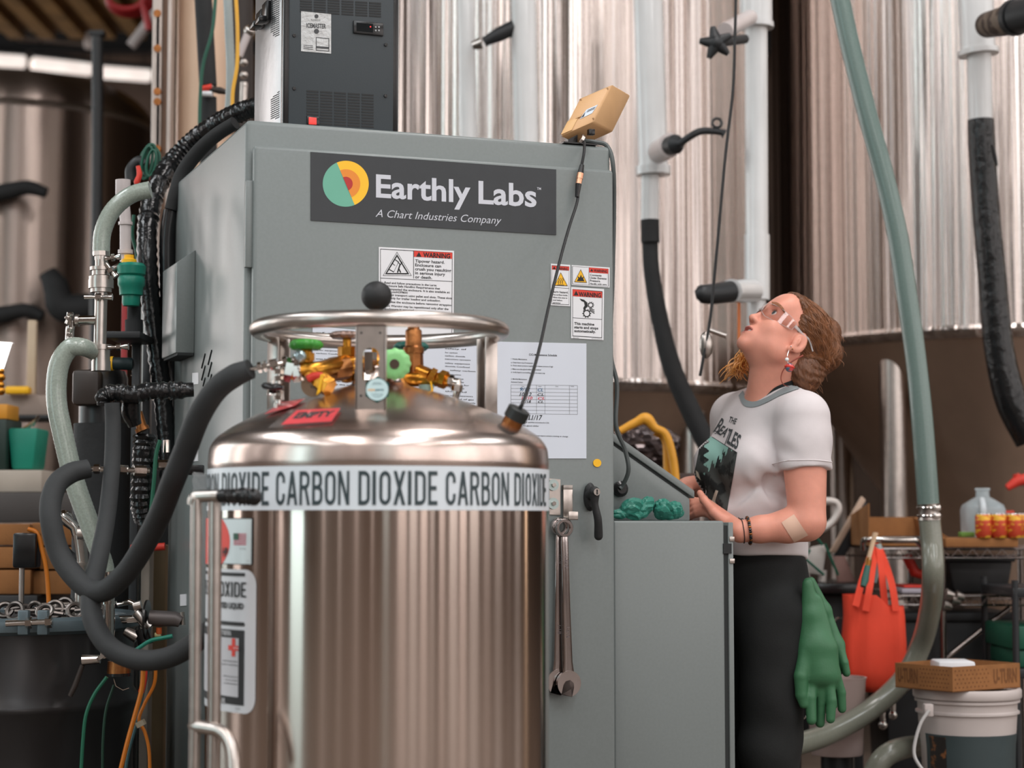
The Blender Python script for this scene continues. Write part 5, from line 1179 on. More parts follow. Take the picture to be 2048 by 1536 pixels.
# pale bags and a red strip between frame and enclosure
fbox('pale_board', 282, 612, 300, 5.3, .05, mat('pale_panel', (176, 180, 178), .5), 'narrow pale board behind the wrapped bundle', 'board')
fbox('red_strip', 243, 600, 254, 5.5, .02, mat('dull_red', (160, 50, 52), .6), 'dull red strip standing behind the steel riser', 'strip')
tg = thing('dark_grip', 'dark cylinder grip with a yellow end behind the black stand', 'grip', P(240, 728, 5.06)); B().tube(PP([(226, 727), (267, 728)], 5.06), .017, 14).build('grip_body', mat('dark_teal_grip', (26, 44, 46), .5), tg)
B().tube(PP([(221, 727), (227, 727)], 5.06), .019, 14).build('end_cap', M_yel, tg)
fbox('pale_pillar', 282, 1100, 300, 5.1, .06, mat('pale_pillar', (170, 160, 148), .6), 'pale upright roll behind the black hose loop', 'roll')
fbox('tan_roll', 304, 1090, 332, 5.3, .08, mat('tan_roll', (150, 128, 98), .6), 'tan upright roll next to the pale one, by the enclosure', 'roll')
single(B().tube(PP([(262, 1097), (330, 1093)], 5.05), .01, 10), 'red_bar', M_red, 'short red bar across the upright rolls', 'bar')
fbox('grey_sack', 236, 830, 262, 5.25, .05, mat('grey_green_sack', (140, 148, 134), .7), 'narrow grey green sack behind the hanging hose', 'sack')
fbox('dark_locker', 180, 800, 345, 5.6, .3, mat('dark_locker', (30, 30, 31), .6), 'dark locker behind the hoses and the insulated vessel', 'locker')

# ------------------------------------------------------------------ tubular frame with taped grip in front of the cylinder
ht = thing('tube_rack', 'bent stainless tube rack with a black taped grip at the left of the cylinder', 'rack', (P(415, 1040, 3.42).x, 3.42, 0)); Yh = 3.42; kh = kpx(Yh)
for x0, x1, x2 in ((393, 390, 386), (430, 428, 424)):
    B().tube([P(x0, 998, Yh), P(x1, 1440, Yh), V((P(x2, 1536, Yh).x, Yh, 0.0))], (11.5 if x0 < 400 else 13.5) * kh, 20).build('upright', M_brushed, ht)
B().tube([P(385, 1010, Yh), P(388, 998, Yh), P(398, 993, Yh), P(445, 992, Yh - .02), P(500, 992, Yh - .06)], [10.5 * kh, 11.5 * kh, 12 * kh, 12 * kh, 11 * kh], 18, smooth=5).build('top_tube', M_brushed, ht)
b = B(); rib_tube(b, [P(440, 992, Yh - .018), P(465, 992, Yh - .035), P(490, 992, Yh - .055), P(508, 994, Yh - .065)], [13.5 * kh, 14.5 * kh, 16 * kh, 16 * kh], Yh, .012, .05, .06, 14, 3); b.ball(P(508, 994, Yh - .066), 16.5 * kh, 14); b.build('taped_grip', M_wrap, ht)
B().tube([P(383, 1443, Yh), P(392, 1452, Yh), P(415, 1456, Yh - .01), P(440, 1462, Yh - .02), P(458, 1482, Yh - .03), P(466, 1515, Yh - .04), P(468, 1560, Yh - .05)], [11 * kh, 14 * kh, 13 * kh, 13.5 * kh, 14 * kh, 14 * kh, 14 * kh], 18, smooth=6).build('lower_bend', M_brushed, ht)
# ------------------------------------------------------------------ behind: far tank, lights, pipes and hoses before the fermenters
Yf = 11.0; cf = P(8, 1040, Yf)
ft = thing('far_tank', 'large steel tank with a rounded top far behind on the left', 'tank', (cf.x, Yf, 0))
Rf = .83; zs = P(0, 262, Yf).z; ztop = P(0, 150, Yf - .3).z
prf = [(Rf, .4), (Rf, zs)] + [(Rf * (.62 + .38 * math.cos(a)), zs + (ztop - zs) * math.sin(a) * .92) for a in np.linspace(.15, PI / 2, 8)] + [(0, ztop)]
B().lathe(prf, (cf.x, Yf, 0), (0, 0, 1), 72).build('shell', steel('far_tank_steel', (160, 146, 138), .3, bump=.5, bs=6, sv=(1, 1, .02), aniso=.9), ft)
B().lathe([(Rf + .002, zs - .02), (Rf + .012, zs), (Rf + .002, zs + .02)], (cf.x, Yf, 0), (0, 0, 1), 72).build('weld_ring', M_brushed, ft)
for py, x1 in ((386, 92), (632, 86)):
    q = P(x1, py, Yf - Rf - .1); B().tube([q + V((-.5, .0, -.02)), q + V((-.25, .0, 0)), q + V((-.1, 0, .03)), q], [.05, .048, .04, .03], 12, smooth=3).build('black_lever', M_insul, ft)
B().tube(PP([(95, 545), (112, 575), (122, 610), (150, 618), (200, 610)], Yf - Rf - .15), [.05, .07, .08, .08, .07], 14, smooth=4).build('black_pipe', M_insul, ft)
for k in range(3): B().tube([V((cf.x + Rf * .8 * math.sin(a), Yf - Rf * .8 * math.cos(a), 0)) for a in [(k - 1) * 1.1]] + [V((cf.x + Rf * .8 * math.sin((k - 1) * 1.1), Yf - Rf * .8 * math.cos((k - 1) * 1.1), .45))], .05, 12).build('leg', M_brushed, ft)
single(B().tube([P(195, 72, 9.0), P(195, 300, 9.0), V((P(196, 520, 9.0).x, 9.0, 0))], .028, 14).box(P(195, 72, 9) - V((.035, .035, .0)), P(195, 72, 9) + V((.035, .035, .02))), 'black_post', M_dark, 'black upright post before the far tank', 'post')
M_tubeL = mat('lit_diffuser', (255, 238, 230), .4, emit=.55)
zl = PZ(128, 130, 5.9).z
for i, (xa, ya, xb, yb) in enumerate([(-75, 112, 53, 121), (66, 123, 189, 137), (204, 141, 305, 149)]):
    a, c = PZ(xa, ya, 5.85), PZ(xb, yb, 5.85); lab = ['lit strip light at the left edge under the roof', 'lit strip light in the middle of the far row, left of the black post', 'lit strip light at the right end of the far row'][i]
    t = thing('strip_light', lab, 'light', a.lerp(c, .5), 'strip lights in a row under the roof'); d = (c - a).normalized(); n_ = V((-d.y, d.x, 0))
    B().prism([a - V((0, 0, .06)), c - V((0, 0, .06)), c + V((0, 0, .06)), a + V((0, 0, .06))], n_ * .16, .03).build('diffuser', M_tubeL, t)
    B().prism([a + V((0, 0, .065)), c + V((0, 0, .065)), c + V((0, 0, .11)), a + V((0, 0, .11))], n_ * .2, .01).build('housing', M_dark, t)
    for p in (a.lerp(c, .15), a.lerp(c, .85)): B().tube([p + V((0, 0, .1)) + n_ * .1, V((p.x, p.y, HZ)) + n_ * .1], .008, 6).build('hanger', M_dark, t)
wa, wb = P(262, 92, 12), P(300, 42, 12); single(B().tube([wa, wa + (wb - wa) * ((HZ - wa.z) / (wb.z - wa.z))], .035, 12), 'white_conduit', mat('white_pipe', (196, 186, 184), .3), 'short white pipe slanting under the roof by the beige column', 'pipe')
rc = thing('red_hose_coil', 'red hose coil hanging under the roof', 'hose', P(258, 20, 9.5)); rnd = random.Random(4)
for i in range(4): B().tube([P(252 + (36 + 3 * i) * math.cos(a) + i * 3, -4 + (22 + 4 * i) * math.sin(a), 9.5 + .02 * i) for a in np.linspace(0, 2 * PI, 29)[:-1]], .018, 10, closed=True).build('coil_loop', mat('red_hose', (150, 26, 30), .4), rc)
B().tube(PP([(285, 10), (292, 30), (298, 60)], 9.5), .02, 10, smooth=4).build('hose_tail', mat('red_hose', (150, 26, 30), .4), rc)
b = B(); 
for i, (x, y) in enumerate([(20, 40), (120, 60), (-40, 95)]): b = single(B().tube([PZ(x, y, 6.95), PZ(x + 220, y + 25, 6.95)], .05, 10), 'roof_conduit', M_dark if i else M_brushed, ['grey conduit under the roof deck, the highest of three', 'dark conduit under the roof deck crossing toward the red coil', 'dark conduit just above the strip lights'][i], 'conduit')
ga, gb_ = PZ(40, 78, 6.3), PZ(180, 88, 6.3); single(B().tube([ga + V((0, 0, HZ - 6.3)), ga, gb_, gb_ + V((0, 0, HZ - 6.3))], .04, 10), 'grey_conduit', M_brushed, 'grey conduit below the roof deck left of the black post', 'conduit')
single(B().box(PZ(180, 85, 6.0) - V((.06, .06, .06)), PZ(180, 85, 6.0) + V((.06, .06, .12)), .02), 'roof_lamp', mat('pale_lamp', (190, 180, 176), .4), 'small pale lamp head on the roof conduit by the black post', 'lamp')
# beige column with steel channel
bc = thing('beige_column', 'beige insulated column behind the black insulated pipe', 'column', (P(395, 1040, 6.7).x, 6.7, 0)); M_bei = mat('beige_cladding', (196, 166, 142), .4, .25, var=.06, ns=3)
xc = P(402, 1040, 6.7).x; B().lathe([(.105, 0), (.105, 6.0)], (xc, 6.7, 0), (0, 0, 1), 40).build('cladding', M_bei, bc)
ch = thing('channel_post', 'pale steel channel post with bolts left of the beige column', 'post', (P(320, 1040, 6.6).x, 6.6, 0))
pa, pb_ = P(301, 300, 6.6).x, P(342, 300, 6.6).x; M_pale = mat('pale_galvanised', (190, 178, 170), .4, .3, var=.1)
B().box((pa, 6.6, 0), (pa + .034, 6.66, 6), .004).build('flange', M_pale, ch); B().box((pb_ - .014, 6.58, 0), (pb_, 6.66, 6), .004).build('flange', M_pale, ch); B().box((pa + .02, 6.63, 0), (pb_ - .01, 6.64, 6)).build('web', mat('tan_web', (150, 120, 100), .5), ch)
for py in (30, 100, 186, 206, 300): q = P(317, py, 6.62); B().tube([q, q - V((0, .025, 0))], .014, 8).build('bolt', M_bronze, ch)
for ya, yb in ((105, 182), (210, 300), (20, 96)): q, r_ = P(319, ya, 6.61), P(319, yb, 6.61); B().box((q.x - .012, 6.6, r_.z), (q.x + .006, 6.62, q.z), .004).build('slot_cover', M_white, ch)
t = thing('insulated_pipe', 'black insulated pipe with a red valve before the beige column', 'pipe', P(414, 250, 6.2)); Y6 = 6.2
B().tube(PP([(405, -30), (411, 80), (416, 172)], Y6), 18 * kpx(Y6), 18).build('upper_sleeve', M_insul, t); B().tube(PP([(416, 195), (417, 260), (417, 330)], Y6), 17.5 * kpx(Y6), 18).build('lower_sleeve', M_insul, t); B().tube(PP([(416, 170), (416, 196)], Y6), 12 * kpx(Y6), 14).build('bare_pipe', M_brushed, t)
v_ = B().tube(PP([(404, 178), (424, 174)], Y6 - .05), .011, 10).build('red_valve', M_red, t); B().tube(PP([(420, 178), (440, 181), (458, 186)], Y6 - .05), [.008, .012, .006], 10).build('lever', mat('lever_brown', (50, 42, 38), .5), t)
B().tube(PP([(404, 187), (424, 188)], Y6 - .05), .01, 10).build('valve_cap', M_white, t)
single(B().tube(PP([(432, -20), (425, 60), (406, 130), (400, 200), (399, 260)], 6.1), .006, 8, smooth=6), 'green_wire', M_gcord, 'thin green wire hanging before the black insulated pipe', 'wire')
b = B(); rib_tube(b, PP([(454, -30), (458, 60), (461, 150), (458, 225)], 5.9), 9 * kpx(5.9), 5.9, .012, .02, 0, 14, 2); single(b, 'clear_hose', mat('clear_grey_hose', (150, 160, 160), .25, bump=.2, bs=150), 'clear grey hose hanging down right of the beige column', 'hose')
single(B().tube(PP([(471, -20), (475, 60), (474, 130), (466, 180), (464, 225)], 5.85), .006, 8, smooth=6), 'yellow_wire', mat('yellow_wire', (222, 166, 50), .4), 'yellow wire hanging beside the clear grey hose', 'wire')
sd_ = thing('sensor_post', 'dark post with pale fittings behind the chiller', 'post', P(497, 230, 6.4)); Y7 = 6.4
B().tube(PP([(478, -20), (478, 260)], Y7 + .3), .05, 14).build('post', mat('dark_brown_post', (44, 36, 32), .6), sd_); B().tube(PP([(478, 112), (498, 62)], Y7), 8 * kpx(Y7), 12).build('white_arm', mat('white_pipe', (196, 186, 184), .3), sd_); B().ball(P(499, 62, Y7), .02, 14).build('arm_end', M_chrome, sd_)
for y in (125, 150, 172): B().ball(P(488, y, Y7), .014, 12).build('knob', M_brushed, sd_)
B().tube(PP([(488, 165), (486, 215)], Y7), .013, 12).build('stub', M_brushed, sd_)

# white jacketed pipes in front of the fermenters
def wpipe(label, segs, Y, extra=None, m=None):
    """segs: list of (pts, radius px); returns the thing"""
    t = thing('white_pipe', label, 'pipe', P(*segs[-1][0][-1], Y))
    for pts, r in segs: B().tube(PP(pts, Y), r * kpx(Y), 28).build('jacket', m or M_pvc, t)
    return t
Yp = 6.9
wpipe('slim white vertical pipe behind the enclosure, next to a dark clamp', [([(931, -40), (938, 320)], 18)], Yp)
cl_ = thing('pipe_clamp', 'dark clamp with a bright end reaching between two white pipes', 'clamp', P(985, 70, 6.8)); B().tube(PP([(1028, 55), (1000, 68), (968, 84)], 6.8), [16 * kpx(6.8), 15 * kpx(6.8), 10 * kpx(6.8)], 14, smooth=3).build('arm', M_dark, cl_); B().tube(PP([(962, 86), (944, 92)], 6.8), [13 * kpx(6.8), 8 * kpx(6.8)], 14).build('end', M_chrome, cl_)
wpipe('white vertical pipe behind the enclosure, between the clamp and the tan box', [([(1046, -40), (1053, 330)], 25)], Yp - .1)
p3 = wpipe('white pipe with a tee and a black valve right of the enclosure top', [([(1295, -40), (1306, 335)], 30), ([(1306, 333), (1306.5, 350)], 35), ([(1300, 345), (1299, 450)], 18.5)], Yp)
B().tube([P(1318, 304, Yp - .1), P(1340, 290, Yp - .34)], [23 * kpx(Yp), 24 * kpx(Yp - .3)], 22).build('tee_branch', mat('white_pipe', (196, 186, 184), .3), p3)
B().tube([P(1340, 291, Yp - .34), P(1352, 288, Yp - .38), P(1362, 286, Yp - .4)], [18 * kpx(Yp), 19 * kpx(Yp), 9 * kpx(Yp)], 16).build('black_valve', M_dark, p3)
B().tube([P(1358, 288, Yp - .4), P(1385, 270, Yp - .42), P(1405, 262, Yp - .42), P(1440, 264, Yp - .42), P(1450, 268, Yp - .42)], [7 * kpx(Yp), 7 * kpx(Yp), 7 * kpx(Yp), 6 * kpx(Yp), 9 * kpx(Yp)], 12, smooth=4).build('bent_line', M_dark, p3)
B().torus(P(1434, 246, Yp - .42), .016, .005, (0, 1, 0), 20, 8).build('key_ring', M_dark, p3)
B().tube(PP([(1299, 446), (1303, 540), (1320, 640), (1346, 740), (1388, 835), (1420, 900)], Yp - .15), [16 * kpx(Yp), 16 * kpx(Yp), 17 * kpx(Yp), 19 * kpx(Yp), 20 * kpx(Yp), 20 * kpx(Yp)], 18, smooth=8).build('black_hose', M_insul, p3)
B().tube(PP([(1300, 440), (1301, 485)], Yp - .16), 18.5 * kpx(Yp), 18).build('foam_cuff', M_insul, p3)
p4 = wpipe('white pipe with two tees rising behind the face of the woman', [([(1511, -40), (1512, 48)], 33), ([(1512, 46), (1512, 56)], 36), ([(1512, 50), (1514, 590)], 23), ([(1514, 470), (1514, 600)], 25.5), ([(1513, 598), (1512, 720)], 19)], Yp - .3)
B().tube([P(1500, 35, Yp - .4), P(1450, 62, Yp - .7)], 15 * kpx(Yp), 18).build('tee_branch', mat('white_pipe', (196, 186, 184), .3), p4)
st_ = B(); c = P(1432, 86, Yp - .75)
for k in range(5): a = k * 2 * PI / 5 + .5; st_.tube([c, c + V((math.cos(a), 0, math.sin(a))) * .055], [.026, .009], 10)
st_.ball(c, .028, 14).tube([c, P(1490, 78, Yp - .6)], .016, 12); st_.build('star_knob', M_dark, p4)
B().tube([P(1505, 582, Yp - .35), P(1462, 582, Yp - .55)], 22 * kpx(Yp), 22).build('tee_branch', M_pvc, p4); B().tube([P(1462, 583, Yp - .55), P(1425, 588, Yp - .6), P(1402, 588, Yp - .62), P(1391, 590, Yp - .62)], [20 * kpx(Yp), 19 * kpx(Yp), 17 * kpx(Yp), 8 * kpx(Yp)], 18, smooth=3).build('black_cap', M_dark, p4)
B().tube(PP([(1478, 606), (1478, 690)], Yp - .35), 2.6 * kpx(Yp), 8).build('orange_cable', mat('orange_cable', (230, 120, 40), .4), p4)
p5 = wpipe('white pipe with a brown elbow and black hose at the right edge', [([(1950, -40), (1956, 102)], 35), ([(1956, 100), (1957, 110)], 41), ([(1958, 106), (1961, 245)], 25)], Yp - .4)
B().tube([P(1975, 50, Yp - .55), P(2010, 42, Yp - .75), P(2028, 36, Yp - .8)], [24 * kpx(Yp), 27 * kpx(Yp), 28 * kpx(Yp)], 20).build('brown_elbow', mat('rusty_elbow', (110, 96, 84), .6, col2=(58, 44, 36), thr=.5, ns=20), p5)
B().tube([P(2026, 36, Yp - .8), P(2034, 34, Yp - .82)], 33 * kpx(Yp), 22).tube([P(2034, 34, Yp - .82), P(2075, 24, Yp - .9)], 30 * kpx(Yp), 22).build('black_end', M_dark, p5)
B().tube(PP([(1961, 240), (1964, 300), (1972, 420), (1985, 560), (1997, 690), (2022, 800), (2062, 880)], Yp - .4), [25 * kpx(Yp), 26 * kpx(Yp), 26 * kpx(Yp), 27 * kpx(Yp), 28 * kpx(Yp), 30 * kpx(Yp), 30 * kpx(Yp)], 20, smooth=8).build('black_hose', M_wrap, p5)
B().tube(PP([(1984, 290), (1990, 315), (1994, 332)], Yp - .52), [.008, .008, .004], 8).build('hose_strap', M_blackg, p5)
gb = B(); rib_tube(gb, PP([(1676, -20), (1700, 90), (1735, 230), (1768, 350), (1795, 470), (1815, 600), (1832, 720), (1845, 850), (1857, 1015)], 5.75), [20 * kpx(5.75)] * 4 + [21 * kpx(5.75)] * 3 + [22 * kpx(5.75)] * 2, 5.75, .01, .008, 0, 20, 3)
t = thing('green_hose', 'big grey green hose crossing the right side from top to floor', 'hose', P(1590, 1490, 5.6)); gb.build('upper_hose', M_hosegrn, t)
gb = B(); rib_tube(gb, [P(*p) for p in ((1859, 1040, 5.75), (1864, 1090, 5.74), (1866, 1150, 5.72), (1860, 1220, 5.84), (1842, 1290, 5.95), (1805, 1360, 5.96), (1740, 1420, 5.93), (1665, 1464, 5.84), (1590, 1490, 5.74), (1500, 1510, 5.65))], 22 * kpx(5.7), 5.7, .01, .008, 0, 20, 3); gb.build('lower_hose', mat('grey_braided_hose', (124, 126, 114), .28, var=.06, ns=160, bump=.06, bs=420, coat=.4), t)
B().tube(PP([(1857, 1008), (1858, 1020), (1859, 1040)], 5.75), [23.5 * kpx(5.75), 20 * kpx(5.75), 23.5 * kpx(5.75)], 22).build('coupling', M_brushed, t)
for y in (1016, 1032): B().torus(P(1858.5, y, 5.75), 23.5 * kpx(5.75), .004, (0.02, 0, 1), 32, 8).build('hose_clamp', M_chrome, t); B().box(P(1872, y, 5.72) - V((.012, .012, .008)), P(1872, y, 5.72) + V((.012, .008, .008)), .002).build('clamp_screw', M_chrome, t)
single(B().tube(PP([(1472, -20), (1470, 70), (1466, 180), (1452, 300), (1440, 430), (1430, 540), (1420, 640), (1400, 752)], 5.65), .0045, 8, smooth=8), 'black_cable', M_black, 'thin black cable hanging left of the tall white pipe', 'cable')
single(B().tube(PP([(1418, 660), (1440, 668), (1452, 672)], 5.66), .007, 8).ball(P(1412, 690, 5.66), .03, 14, (.7, .5, 1.4)), 'cable_fitting', M_brushed, 'grey fitting on the thin black cable behind the face', 'fitting')
yh = thing('yellow_hose', 'yellow hose loop hanging behind the sloping lid', 'hose', P(1350, 990, 6.1))
B().tube(PP([(1240, 862), (1270, 846), (1292, 838), (1310, 856), (1330, 868), (1342, 900), (1350, 950), (1352, 1010)], 6.07), [.012, .014, .02, .014, .014, .014, .014, .014], 12, smooth=6).build('hose', mat('yellow_hose', (226, 160, 52), .45), yh)
B().tube(PP([(1312, 862), (1332, 878), (1336, 925), (1338, 1000)], 6.1), .016, 12, smooth=6).build('hose_return', mat('yellow_hose', (226, 160, 52), .45), yh)
rnd = np.random.RandomState(3); bm = bmesh.new(); bmesh.ops.create_icosphere(bm, subdivisions=4, radius=1)
for v in bm.verts:
    p = v.co; s = 1 + .16 * abs(math.sin(7 * p.x + 3 * p.z)) + .12 * abs(math.sin(9 * p.z - 4 * p.y + 5 * p.x)); c = P(1288, 900, 6.3); v.co = V((c.x + p.x * .10 * s, c.y + p.y * .1 * s, c.z + .014 + p.z * .066 * s))
single(B().bm(bm), 'crinkled_bag', mat('dark_crinkle', (92, 82, 82), .15, .5), 'dark crinkled bag behind the sloping lid under the yellow hose', 'bag', sharp=20)
single(B().box(V((P(1225, 1010, 6.15).x, 6.15, 0)), P(1400, 946, 6.15) + V((0, .5, 0)), .01), 'dark_bench', mat('dark_brown_bench', (58, 40, 34), .6), 'dark brown bench behind the console', 'bench')
# ------------------------------------------------------------------ the woman: smooth-blended solids polygonised with surface nets
class Grid:
    def __init__(s, lo, hi, h):
        s.lo = np.array(lo, float); s.h = h; s.n = np.maximum(2, np.ceil((np.array(hi, float) - s.lo) / h).astype(int) + 1)
        s.D = np.full(tuple(s.n), .5, np.float32)
    def block(s, c0, c1):
        a = np.clip(np.floor((np.array(c0) - s.lo) / s.h).astype(int), 0, s.n); b = np.clip(np.ceil((np.array(c1) - s.lo) / s.h).astype(int) + 1, 0, s.n)
        if (b <= a).any(): return None
        ax = [np.float32(s.lo[i]) + np.arange(a[i], b[i], dtype=np.float32) * np.float32(s.h) for i in range(3)]
        return tuple(slice(a[i], b[i]) for i in range(3)), np.meshgrid(*ax, indexing='ij')
    def comb(s, sl, d, k, sub):
        D = s.D[sl]
        if sub == 'and': d2 = d; hh = np.clip(.5 - .5 * (d2 - D) / k, 0, 1); s.D[sl] = d2 * (1 - hh) + D * hh + k * hh * (1 - hh); return
        if sub: hh = np.clip(.5 - .5 * (D + d) / k, 0, 1); s.D[sl] = D * (1 - hh) - d * hh + k * hh * (1 - hh)
        else: hh = np.clip(.5 + .5 * (D - d) / k, 0, 1); s.D[sl] = D * (1 - hh) + d * hh - k * hh * (1 - hh)
    def ell(s, fr, c, r, k=.01, sub=False, rot=None):
        """ellipsoid at c (frame fr, optional local rotation) with radii r"""
        m = fr @ Mx.Translation(V(c)) @ (rot.to_4x4() if rot else Mx.Identity(4)); w_ = m.translation; R = max(r) + k + .02
        q = s.block([x - R for x in w_], [x + R for x in w_])
        if q is None: return s
        sl, (X, Y, Z) = q; A = np.array(m.to_3x3()); X = X - w_.x; Y = Y - w_.y; Z = Z - w_.z
        L = [A[0, i] * X + A[1, i] * Y + A[2, i] * Z for i in range(3)]
        k0 = np.sqrt(sum((L[i] / r[i]) ** 2 for i in range(3))); k1 = np.sqrt(sum((L[i] / r[i] ** 2) ** 2 for i in range(3))) + 1e-6
        s.comb(sl, (k0 * (k0 - 1) / k1).astype(np.float32), k, sub); return s
    def cap(s, a, b, ra, rb, k=.01, sub=False):
        a, b = V(a), V(b); R = max(ra, rb) + k + .02
        q = s.block([min(a[i], b[i]) - R for i in range(3)], [max(a[i], b[i]) + R for i in range(3)])
        if q is None: return s
        sl, (X, Y, Z) = q; d = b - a; L2 = max(d.length_squared, 1e-9)
        t = np.clip(((X - a.x) * d.x + (Y - a.y) * d.y + (Z - a.z) * d.z) / L2, 0, 1)
        D = np.sqrt((X - a.x - t * d.x) ** 2 + (Y - a.y - t * d.y) ** 2 + (Z - a.z - t * d.z) ** 2) - (ra + (rb - ra) * t)
        s.comb(sl, D.astype(np.float32), k, sub); return s
    def chain(s, pts, rs, k=.01, first=None):
        for i in range(len(pts) - 1): s.cap(pts[i], pts[i + 1], rs[i], rs[i + 1], k if i else (first or k))
        return s
    def plane(s, p, n, k=.004):
        """keep the half space behind the plane (p, n)"""
        n = V(n).normalized(); sl, (X, Y, Z) = s.block(s.lo, s.lo + s.n * s.h)
        s.comb(sl, ((X - p[0]) * n.x + (Y - p[1]) * n.y + (Z - p[2]) * n.z).astype(np.float32), k, 'and'); return s
    def warp(s, f):
        sl, G = s.block(s.lo, s.lo + s.n * s.h); near = np.abs(s.D) < .05; s.D[near] += f(G[0][near], G[1][near], G[2][near]).astype(np.float32); return s
    def mesh(s):
        D = s.D; S = D < 0; n = s.n; c = np.zeros(tuple(n - 1), np.int8)
        for i in (0, 1):
            for j in (0, 1):
                for k in (0, 1): c += S[i:n[0] - 1 + i, j:n[1] - 1 + j, k:n[2] - 1 + k]
        cells = np.argwhere((c > 0) & (c < 8)); idx = np.full(tuple(n - 1), -1, np.int32); idx[tuple(cells.T)] = np.arange(len(cells))
        pos = np.zeros((len(cells), 3)); cnt = np.zeros(len(cells))
        for ax in range(3):
            o = [x for x in range(3) if x != ax]
            for u in (0, 1):
                for w_ in (0, 1):
                    p = cells.copy(); p[:, o[0]] += u; p[:, o[1]] += w_; q = p.copy(); q[:, ax] += 1
                    a, b = D[tuple(p.T)], D[tuple(q.T)]; m = (a < 0) != (b < 0)
                    t = np.where(m, a / np.where(m, a - b, 1), 0); e = p.astype(float); e[:, ax] += t; pos[m] += e[m]; cnt[m] += 1
        pos = pos / cnt[:, None] * s.h + s.lo; F_ = []
        for ax in range(3):
            o = [x for x in range(3) if x != ax]; a = [slice(None)] * 3; b = [slice(None)] * 3; a[ax] = slice(0, -1); b[ax] = slice(1, None)
            E = np.argwhere(S[tuple(a)] != S[tuple(b)]); E = E[(E[:, o[0]] > 0) & (E[:, o[1]] > 0) & (E[:, o[0]] < n[o[0]] - 1) & (E[:, o[1]] < n[o[1]] - 1)]
            q = []
            for u, w_ in ((0, 0), (1, 0), (1, 1), (0, 1)):
                p = E.copy(); p[:, o[0]] -= u; p[:, o[1]] -= w_; q.append(idx[tuple(p.T)])
            q = np.stack(q, 1); fl = S[tuple(E.T)]
            if ax == 1: fl = ~fl
            q[fl] = q[fl][:, ::-1]; F_.append(q[(q >= 0).all(1)])
        return pos, np.concatenate(F_)
    def build(s, name, m, parent, sm=2, **k):
        v, f = s.mesh()
        for _ in range(sm):                                        # light smoothing
            acc = np.zeros_like(v); cn = np.zeros(len(v))
            for i in range(4):
                np.add.at(acc, f[:, i], v[f[:, (i + 1) % 4]] + v[f[:, (i + 3) % 4]]); np.add.at(cn, f[:, i], 2)
            v = v * .5 + acc / np.maximum(cn, 1)[:, None] * .5
        q = v[f]; vol = np.einsum('ij,ij->i', np.cross(q[:, 1] - q[:, 0], q[:, 2] - q[:, 0]), q[:, 0] - v.mean(0)).sum()
        if vol < 0: f = f[:, ::-1]
        b = B(); b.v = v.tolist(); b.f = f.tolist(); o = b.build(name, m, parent, sharp=180, **k); o['_'] = 0; del o['_']
        return o, BVHTree.FromPolygons(v.tolist(), f.tolist())

PY = 4.95; KP = PY / F
per = thing('person', 'woman in a white band t-shirt and clear safety glasses looking up beside the console', 'person', (P(1530, 1040, PY).x, PY, 0))
hp = math.radians(44); hy = math.radians(22)
fh = V((-math.cos(hy) * math.cos(hp), -math.sin(hy) * math.cos(hp), math.sin(hp))); uh = V((math.cos(hy) * math.sin(hp), math.sin(hy) * math.sin(hp), math.cos(hp))); lh = uh.cross(fh)
HC = P(1570, 682, 4.93)
HM = Mx(((lh.x, fh.x, uh.x, HC.x), (lh.y, fh.y, uh.y, HC.y), (lh.z, fh.z, uh.z, HC.z), (0, 0, 0, 1)))
H = lambda x, y, z: HM @ V((x, y, z))
by = math.radians(32); fb = V((-math.cos(by), -math.sin(by), 0)); lb_ = V((math.sin(by), -math.cos(by), 0)); ub = V((0, 0, 1))
def bodym(c): return Mx(((lb_.x, fb.x, 0, c.x), (lb_.y, fb.y, 0, c.y), (0, 0, 1, c.z), (0, 0, 0, 1)))
NB = P(1545, 800, 4.97)                                            # base of the neck
CH_ = P(1520, 920, 4.99); WA = P(1514, 1075, 5.0); HI = P(1508, 1190, 5.0)
SL = P(1607, 838, 4.83); EL = P(1612, 1048, 4.80); WL = P(1480, 1063, 4.80)
SR = P(1470, 838, 5.11); ER = P(1462, 1010, 5.22); WR = P(1388, 972, 5.16)
g = Grid((P(1335, 0, 5).x, 4.62, .93), (P(1690, 0, 5).x, 5.32, 1.66), .0026)
# torso under the shirt, shoulders, neck
mB = bodym(CH_); g.ell(mB, (0, 0, 0), (.118, .088, .16), .02); g.ell(bodym(WA), (0, 0, 0), (.108, .085, .15), .04); g.cap(SL, SR, .048, .048, .05); g.ell(bodym(NB), (0, .0, -.05), (.13, .07, .05), .04)
g.cap(NB + V((-.002, .005, -.04)), H(0, -.022, -.04), .064, .06, .03); g.cap(NB + V((-.03, -.01, -.02)), H(0, .01, -.075), .04, .036, .03)
# head
g.ell(HM, (0, -.012, .045), (.073, .094, .080), .02); g.ell(HM, (0, .032, -.018), (.060, .062, .078), .03); g.ell(HM, (0, .046, -.068), (.046, .046, .034), .03)
g.ell(HM, (0, .083, -.094), (.017, .014, .014), .025)
for s in (-1, 1):
    g.ell(HM, (s * .037, .058, -.026), (.026, .026, .026), .022); g.ell(HM, (s * .05, .02, -.06), (.016, .03, .022), .025)
g.cap(H(-.032, .079, .034), H(.032, .079, .034), .011, .011, .02); g.ell(HM, (0, .062, .06), (.055, .03, .04), .03)
for s in (-1, 1): g.ell(HM, (s * .032, .098, .013), (.019, .014, .0125), .012, True); g.ell(HM, (s * .031, .0735, .0135), (.0155, .0145, .0135), .005)
g.cap(H(0, .088, .02), H(0, .104, -.02), .0072, .0092, .012); g.ell(HM, (0, .1085, -.026), (.0098, .0098, .009), .008)
